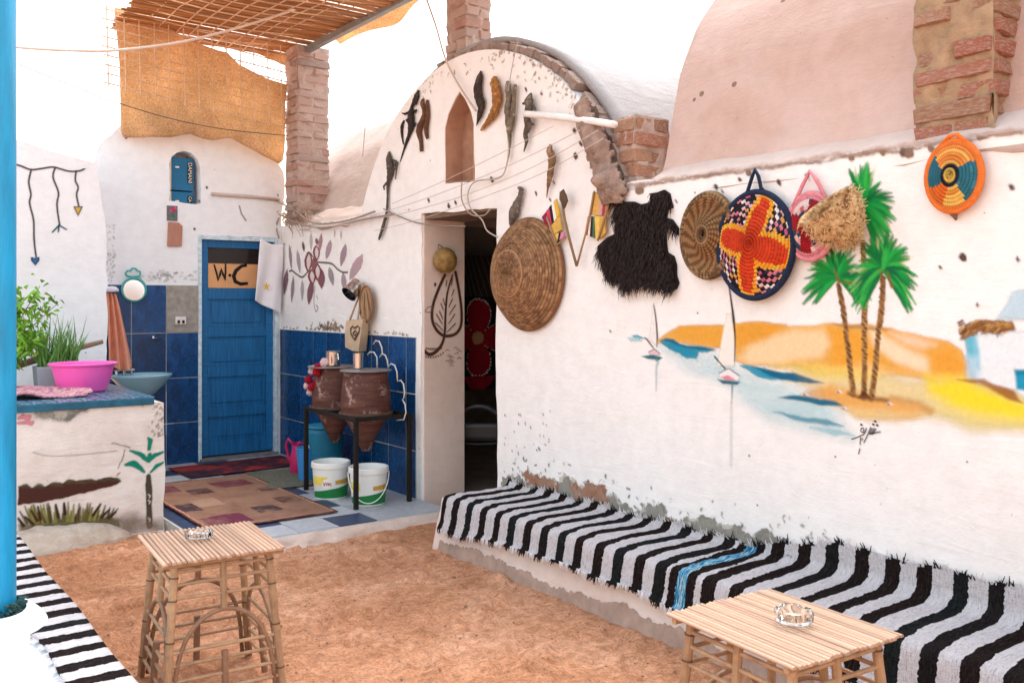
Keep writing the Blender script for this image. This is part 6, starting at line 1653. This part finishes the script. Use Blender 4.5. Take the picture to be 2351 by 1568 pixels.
creature('dried_crocodile', 'twisted grey dried crocodile by the white pipe', 'crocodile', [([(1325, 335), (1305, 400), (1310, 450), (1285, 530), (1300, 610), (1275, 680), (1285, 740), (1262, 832)], [.005, .030, .030, .024, .026, .016, .014, .003])], '#675c52', ([(1280, 420), (1255, 425)], [(1340, 440), (1358, 470)], [(1320, 590), (1345, 600)]), CR)
creature('dried_fish', 'small brown dried fish on the right shoulder of the gable', 'fish', [([(1492, 768), (1478, 820), (1500, 880), (1490, 980), (1475, 1070), (1465, 1130), (1455, 1215)], [.010, .022, .028, .024, .018, .008, .003])], '#8a6a4e', (), CR)
creature('dried_fish', 'grey dried fish above the big wicker basket', 'fish', [([(1215, 1130), (1240, 1150), (1228, 1210), (1195, 1290), (1170, 1370), (1150, 1450)], [.008, .018, .020, .032, .034, .010])], '#75695f', (), CR)
# gourd on the reveal
gc = onY(1021, 598, 6.07); gd = thing('gourd', 'round dried gourd hung on the door reveal above the sprig', 'gourd', tuple(gc - np.array([0, 0, .1])))
m = MB(); m.lathe([(0, -.10), (.03, -.098), (.07, -.075), (.092, -.03), (.094, .02), (.075, .068), (.04, .092), (.015, .10), (0, .10)], gc, 32, jit=.06); m.build('shell', M('gourd_skin', '#8f6f3e', .6, .6, 14, .4, 30), gd, smooth='all')
m = MB(); m.tube([gc + np.array([-.05, .02, .07]), gc + np.array([-.01, .08, .13]), gc + np.array([.05, .02, .07])], .004, 6); m.build('cord', M('jute_cord', '#8f7a55', .9, .2), gd, smooth='all')

# ---- pot, tray and bag on the tiled side
c_ = Vector(onX(*FL(775, 680), W - .11)); pot = thing('tin_pot', 'shiny tin pot tilted mouth outwards above the canvas bag', 'pot', tuple(c_))
qq = Vector((-.75, -.12, -.65)).normalized().to_track_quat('Z', 'X').to_matrix(); m = MB(); m.lathe([(0, -.09), (.055, -.09), (.068, -.08), (.07, .05), (.075, .055), (.066, .055), (.062, -.075), (0, -.08)], c_, 32, qq); m.build('pot_body', STEEL, pot, smooth=True)
oc = Vector(onX(*FL(955, 830), W - .03)); ov = thing('wooden_tray', 'oval wooden tray hanging behind the canvas bag', 'tray', tuple(oc - Vector((0, 0, .13))))
m = MB(); T_ = on_wall(oc); m.grid(lambda u, v: T_(.11 * v * math.cos(2 * PI * u), .155 * v * math.sin(2 * PI * u), .012 + .02 * v ** 3), 36, 8); m.build('tray_board', M('tan_wood', '#b08a6a', .8, .25, 6, .3, stretch=(8, 8, 1)), ov, smooth='all', solid=.01)
m = MB(); m.tube([T_(.11 * math.cos(a), .155 * math.sin(a), .035) for a in np.linspace(0, 2 * PI, 41)], .009, 7, caps=False); m.build('rim', M('dark_tan_wood', '#8a684c', .8, .25), ov, smooth='all')
CANV = M('canvas_bag', '#cdb294', .95, .15, 10, .5, 150); CANVD = M('canvas_bag_side', '#a98b6a', .95, .15, 10, .5, 150)
bag = thing('canvas_bag', 'beige canvas bag printed with a dark heart above the clay jars', 'bag', tuple(onX(*FL(780, 1340), W - .1)))
ft = [Vector(onX(*FL(x, y), W - .13)) for x, y in ((700, 1005), (885, 985), (862, 1120), (838, 1342), (760, 1328), (690, 1290), (688, 1120))]
bk = [Vector(onX(*FL(x, y), W - .03)) for x, y in ((770, 990), (945, 985), (945, 1120), (925, 1330), (850, 1340), (780, 1300), (770, 1120))]
m = MB(); n = len(ft); m.add(ft + bk, [tuple(range(n)), tuple(range(2 * n - 1, n - 1, -1))] + [(i, i + n, (i + 1) % n + n, (i + 1) % n) for i in range(n)]); m.build('pouch', CANV, bag, bevel=.012, smooth=True)
for s_ in ([(745, 1000), (800, 850), (862, 700), (880, 600)], [(870, 990), (885, 850), (890, 700), (890, 600)], [(930, 985), (935, 850), (915, 700), (895, 600)], [(830, 995), (850, 850), (880, 700), (888, 600)]):
    m = MB(); m.tube([onX(*FL(x, y), W - .06 - .05 * (i == 0)) for i, (x, y) in enumerate(s_)], [.018, .014, .012, .010], 6, flat=.3, flatdir=(1, 0, 0)); m.build('strap', CANVD, bag, smooth='all')
ht = [(795, 1210), (755, 1150), (750, 1090), (770, 1065), (795, 1085), (825, 1060), (845, 1080), (838, 1130), (795, 1210)]
m = MB(); m.tube([onX(*FL(x, y), W - .137) for x, y in ht], .008, 6, flat=.4, flatdir=(1, 0, 0)); m.tube([onX(*FL(x, y), W - .137) for x, y in ((775, 1140), (800, 1110), (820, 1130), (798, 1165), (780, 1150))], .007, 6, flat=.4, flatdir=(1, 0, 0)); m.build('printed_heart', M('bag_print', '#6d5643', .9, .2), bag, smooth='all')

# ================================================================== CANOPY
can = thing('reed_canopy', 'reed mat canopy on wire mesh over the tiled corner', 'canopy', (3.0, 7.3, 4.2))
REED = bamboo('dry_reed', '#a9713f', .35); reed_me = bpy.data.meshes.new('reed'); mm = MB(); mm.tube([(-.5, 0, 0), (.5, 0, 0)], .5, 6); reed_me.from_pydata(mm.v, [], mm.f); reed_me.materials.append(REED)
def sag(x, y): return 4.23 - .05 * math.sin(PI * (x - 2.1) / 1.75) - .03 * math.sin(y * 2.1)
for k in range(136):  # canopy lengthened out of view towards the camera to shade the tiled corner
    y = 4.13 + .0365 * k + random.uniform(-.004, .004); x0, x1 = 2.12 + random.uniform(-.03, .03), 3.90 + random.uniform(-.03, .04)
    inst('reed', reed_me, ((x0 + x1) / 2, y, sag(3.0, y) + random.uniform(-.008, .008)), (x1 - x0, .032, .022), (0, random.uniform(-.008, .008), random.uniform(-.012, .012)), can)
WIRE = M('rusty_mesh_wire', '#d9b592', .6, .2, 10, .1)
for k in range(12):
    x = 2.2 + .145 * k; m = MB(); m.tube([(x + random.uniform(-.02, .02), y, sag(x, y) - .03) for y in np.linspace(4.15, 9.06, 12)], .0065, 5); m.build('mesh_wire', WIRE, can)
for k in range(25):
    y = 4.2 + .2 * k; m = MB(); m.tube([(x, y + .03 * math.sin(x * 3), sag(x, y) - .036) for x in np.linspace(2.1, 3.9, 7)], .0065, 5); m.build('mesh_wire', WIRE, can)
STEELB = M('grey_steel_tube', '#8f9390', .5, .15, 6, .1, metal=.4)
o = MB().box2(3.84, 3.90, 4.1, 8.72, 4.115, 4.175).build('steel_beam', STEELB, base=(3.87, 7, 4.11), bevel=.006); tag(o, 'grey steel tube carrying the reed canopy from the tall brick pier', 'beam')
BUR = NT('burlap'); n1 = BUR.noise(1, 3, .6, BUR.scaled(70, 70, 190)); n2 = BUR.noise(1, 3, .6, BUR.scaled(190, 70, 60)); n3 = BUR.noise(2.2, 5, .6)
cc = BUR.ramp(BUR.math('MULTIPLY_ADD', n1, .5, BUR.math('MULTIPLY', n2, .5)), [(.34, lin('#b58a5e')), (.50, lin('#e9c8a0')), (.66, lin('#fdf0da'))]); cc = BUR.mix(1.0, cc, BUR.ramp(n3, [(.3, (.78, .74, .68)), (.7, (1.08,) * 3)]), 'MULTIPLY')
BUR.bump(n1, .5, .004); BUR.fin(cc, .95, .05); tl_ = BUR.n('BsdfTranslucent'); BUR.l(cc, tl_.inputs[0]); mx = BUR.n('MixShader'); mx.inputs[0].default_value = .62
BUR.l(BUR.b.outputs[0], mx.inputs[1]); BUR.l(tl_.outputs[0], mx.inputs[2]); BUR.l(mx.outputs[0], BUR.o.inputs['Surface']); BUR = BUR.m
def pl_interp(P_, x): P_ = np.array(P_); return float(np.interp(x, P_[:, 0], P_[:, 1]))
def px_sheet(top, bot, yplane, amp, nu=70, nv=40, seed=1):
    x0, x1 = top[0][0], top[-1][0]; m = MB()
    def fn(u, v):
        x = x0 + (x1 - x0) * u; xb = bot[0][0] + (bot[-1][0] - bot[0][0]) * u
        yt, yb = pl_interp(top, x), pl_interp(bot, xb); p = onY(x + (xb - x) * v, yt + (yb - yt) * v, yplane)
        d = amp * (float(fbm(np.array(u * 5.), np.array(v * 2.), seed)) - .5) * 2 + amp * .6 * math.sin(u * 13 + v) * v
        return (p[0], p[1] + d, p[2])
    m.grid(fn, nu, nv); return m
burl = thing('burlap_screen', 'golden burlap sheet hanging in front of the toilet gable', 'burlap', (2.95, 8.8, 3.05))
top = [(264, 16), (330, 24), (400, 72), (450, 100), (500, 118), (520, 122), (545, 150), (600, 178), (656, 196)]
bot = [(281, 300), (287, 314), (330, 316), (385, 318), (415, 312), (436, 309), (465, 318), (490, 322), (525, 317), (550, 332), (590, 352), (620, 364), (645, 375), (655, 366)]
px_sheet(top, bot, 8.80, .06).build('sheet', BUR, burl, smooth='all', solid=.006)
px_sheet([(320, -16), (450, 56), (657, 128)], [(325, 14), (350, 22), (400, 52), (450, 84), (500, 92), (540, 106), (600, 128), (657, 152)], 8.98, .02, 50, 10, 4).build('top_fold', BUR, burl, smooth='all', solid=.008)
m = MB()
m.grid(lambda u, v: (3.905 + (.17 + .06 * math.sin(u * 11)) * v, 5.4 + 2.75 * u, 4.205 - .06 * v * v + .02 * math.sin(u * 17)), 50, 10)
m.build('overhang', BUR, can, smooth='all', solid=.01, label='frayed burlap edge overhanging the steel tube')
grd = thing('wire_grid', 'rusty welded wire grid in front of the burlap sheet', 'wire grid', (2.9, 8.73, 3.2))
for x in (246, 286, 320, 355, 388, 422, 455, 487, 520, 552, 583, 615, 645):
    yb = 190 + (x - 240) * .24 if x > 260 else 190; y0 = 12 + (x - 240) * .20
    m = MB(); m.tube([onY(x - 2, y0, 8.72), onY(x + 3, yb + 10, 8.72)], .0065, 5); m.build('rod', WIRE, grd)
for k in range(9):
    y0 = 21 + 21 * k; x0_ = 236 + random.uniform(-6, 6); m = MB(); m.tube([onY(x0_, y0, 8.725), onY(450, y0 + 50 + random.uniform(-2, 2), 8.725), onY(657, y0 + 105, 8.725)], .0065, 5); m.build('rod', WIRE, grd)

# ================================================================== CABLES, PIPE, STRAW
def cable(label, pts, r, c, name='cable', cat='cable', plane=None):
    P_ = []
    for p in pts:
        if len(p) == 2: P_.append(plane(*p))
        else: P_.append(onX(p[0], p[1], p[2][1]) if p[2][0] == 'X' else onY(p[0], p[1], p[2][1]))
    Q = []; P_ = [Vector(p) for p in P_]
    for i in range(len(P_) - 1):
        for k in range(6):
            f_ = k / 6; p0, p1, p2, p3 = P_[max(i - 1, 0)], P_[i], P_[i + 1], P_[min(i + 2, len(P_) - 1)]
            Q.append(.5 * ((2 * p1) + (p2 - p0) * f_ + (2 * p0 - 5 * p1 + 4 * p2 - p3) * f_ ** 2 + (3 * p1 - p0 - 3 * p2 + p3) * f_ ** 3))
    Q.append(P_[-1]); m = MB(); m.tube(Q, r, 6); o = m.build(name, M('cable_' + c[1:], c, .6, .1, 10, 0), base=tuple(P_[0]), smooth='all'); tag(o, label, cat); return o
wx = lambda d: (lambda x, y: onX(x, y, W - d)); wy = lambda c: (lambda x, y: onY(x, y, c))
cable('thick cream rope sagging across the upper left under the canopy', [(-60, 100), (75, 112), (180, 117), (270, 116), (400, 100), (520, 72), (640, 35), (750, -4), (850, -50)], .011, '#e6d6c6', 'rope', 'rope', wy(7.6))
cable('thin dark wire slanting below the wire grid to the tall pier', [(40, 148), (190, 207), (280, 240), (400, 275), (520, 298), (660, 312)], .004, '#5d5650', plane=wy(8.66))
cable('pale cord dropping from above to the pointed niche', [(972, -20), (1000, 60), (1022, 135), (1055, 200), (1092, 255)], .0085, '#c9b3a8', 'cord', 'cord', wx(.06))
cable('thin grey wire hanging in front of the brick arch', [(1204, -10), (1196, 60), (1178, 140), (1166, 210)], .0035, '#a9a2a4', plane=wx(.10))
cable('looping cream cable running from the niche foot into the doorway', [(1180, 262), (1166, 300), (1167, 350), (1158, 395), (1140, 410), (1090, 418), (1074, 445), (1080, 478), (1106, 505), (1118, 530), (1142, 545)], .0055, '#b9a898', plane=wx(.03))
cable('short brown cable drooping over the door lintel', [(1060, 420), (1060, 460), (1080, 492), (1110, 495), (1125, 480)], .0055, '#a48f80', plane=wx(.035))
cable('dark cable running along the door head to the left', [(1068, 520), (1000, 518), (950, 510), (905, 492), (880, 480)], .0055, '#8a7a6e', plane=wx(.03))
for lab, pts in (('uppermost clothes line crossing the gable from the white pipe', [(1270, 290), (1150, 352), (1020, 415), (900, 468)]), ('second clothes line from the white pipe past the niche foot', [(1330, 300), (1180, 375), (1000, 448), (850, 497)]),
                 ('third clothes line running down left above the doorway', [(1372, 300), (1200, 395), (1000, 470), (800, 515), (662, 525)]), ('lowest clothes line ending at the mud lumps of the gable', [(1385, 318), (1240, 400), (1090, 460), (960, 505), (860, 530)])):
    cable(lab, pts, .0024, '#c9b8ac', 'clothes_line', 'clothes line', wx(.14))
for lab, pts in (('thin grey wire rising left of the gable over the pale vault', [(757, 310), (800, 265), (843, 228)]), ('thin grey wire running down the pale vault', [(843, 228), (838, 290), (832, 360)])): cable(lab, pts, .004, '#b5adab', plane=wx(.02))
cable('white pipe sticking out from the gable to the brick stump', [(1204, 262), (1300, 271), (1412, 287)], .022, '#ece6e2', 'pipe', 'pipe', wx(.06))
for lab, pts in (('old rope trailing from the white ledge past the straw', [(560, 452), (620, 458), (670, 480), (720, 512), (790, 508), (860, 486)]), ('second rope sagging under the straw on the wall corner', [(640, 492), (690, 515), (750, 522), (830, 505), (905, 492)]), ('dark rope end hanging beside the door frame', [(640, 500), (634, 520), (640, 548)])):
    cable(lab, pts, .009, '#a08c80', 'rope', 'rope', wx(.05))
st_ = thing('straw_bundle', 'tangle of dry palm straw on the wall corner above the door', 'straw', tuple(onX(665, 520, W)))
m = MB()
for k in range(260):
    x, y = random.gauss(672, 20), random.gauss(500, 12); p = onX(x, y, W + random.uniform(-.05, .2)); a = random.gauss(-.35, .5); L_ = random.uniform(.08, .3)
    d = np.array([random.gauss(0, .03), -math.cos(a) * L_, math.sin(a) * L_ * .8]); m.tube([p, p + d * .5 + np.array([0, 0, .015]), p + d], [.004, .0035, .002], 4)
m.build('stalks', M('dry_straw', '#a68c78', .95, .35, 30, 0), st_, kind='stuff')

# ================================================================== INSIDE THE DOORWAY
CL = thing('embroidered_hanging', 'red and green embroidered cloth hanging inside the dark doorway', 'cloth', (5.0, 7.0, .85))
v = []; f = []; cols = []; nu, nv = 110, 110; x0, x1, z0, z1 = 4.35, 5.55, .80, 2.05
for i in range(nu + 1):
    for j in range(nv + 1):
        u, w_ = i / nu, j / nv; v.append((x0 + (x1 - x0) * u, 7.0 + .02 * math.sin(u * 20), z0 + (z1 - z0) * w_))
for i in range(nu):
    for j in range(nv):
        f.append((i * (nv + 1) + j, (i + 1) * (nv + 1) + j, (i + 1) * (nv + 1) + j + 1, i * (nv + 1) + j + 1))
        x, z = x0 + (x1 - x0) * (i + .5) / nu - 4.86, z0 + (z1 - z0) * (j + .5) / nv - 1.28; r = math.hypot(x, z); a = math.atan2(z, x)
        pet = .30 * abs(math.cos(2 * a)) ** .6 + .06
        c = '#0c1f1a' if (i // 4 + j // 5) % 3 else '#14110f'
        if r < pet: c = '#a3102a'
        if abs(r - pet) < .010 and (i + j) % 3: c = '#e9d2cc'
        if r < .06: c = '#c99a6a'
        if z > .38: c = '#3a2c2a' if (i + j // 3) % 5 else '#4a5a52'
        if z < -.36 and abs(x) < .07 + (z + .48): c = '#9c1026'
        cols.append(lin(c))
me = bpy.data.meshes.new('hanging_cloth'); o0 = wpos(CL); me.from_pydata([(p[0] - o0.x, p[1] - o0.y, p[2] - o0.z) for p in v], [], f); at = me.color_attributes.new('paint', 'FLOAT_COLOR', 'CORNER')
buf = np.ones((len(me.loops), 4), np.float32); buf[:, :3] = np.repeat(np.array(cols), 4, 0); at.data.foreach_set('color', buf.ravel()); me.materials.append(YARN); put(bpy.data.objects.new('cloth', me), CL)
ch = thing('plastic_chair', 'black plastic chair with arched back just inside the doorway', 'chair', (4.50, 6.44, .02))
BP = M('black_plastic', '#2b2a2c', .38, .15, 5, .05, spec=.5); fw_, sd_ = Vector((.6, .8, 0)), Vector((.8, -.6, 0)); o_ = Vector((4.47, 6.42, .02))
def CP(a, b, z): return o_ + sd_ * a + fw_ * b + Vector((0, 0, z))
m = MB(); m.grid(lambda u, v: tuple(CP(-.21 + .42 * u, -.19 + .40 * v, .41 + .02 * (2 * u - 1) ** 2)), 10, 10); m.build('seat', BP, ch, smooth='all', solid=.02)
for a, b in ((-.20, -.18), (.20, -.18), (-.19, .2), (.19, .2)):
    m = MB(); m.tube([CP(a * 1.08, b * 1.1, 0), CP(a, b, .41)], [.016, .02], 8); m.build('leg', BP, ch, smooth=True)
m = MB(); m.tube([CP(-.20, -.19, .41)] + [CP(-.20 * math.cos(t_), -.22, .56 + .17 * math.sin(t_)) for t_ in np.linspace(0, PI, 15)] + [CP(.20, -.19, .41)], .026, 8); m.build('back_arch', BP, ch, smooth='all')
m = MB(); m.grid(lambda u, v: tuple(CP(-.19 + .38 * u, -.215, .44 + .15 * v)), 8, 4); m.build('back_panel', BP, ch, smooth='all', solid=.015)
for s in (-1, 1):
    m = MB(); m.tube([CP(s * .20, -.21, .60), CP(s * .25, 0, .62), CP(s * .23, .18, .58), CP(s * .2, .2, .41)], .018, 8); m.build('arm', BP, ch, smooth='all')
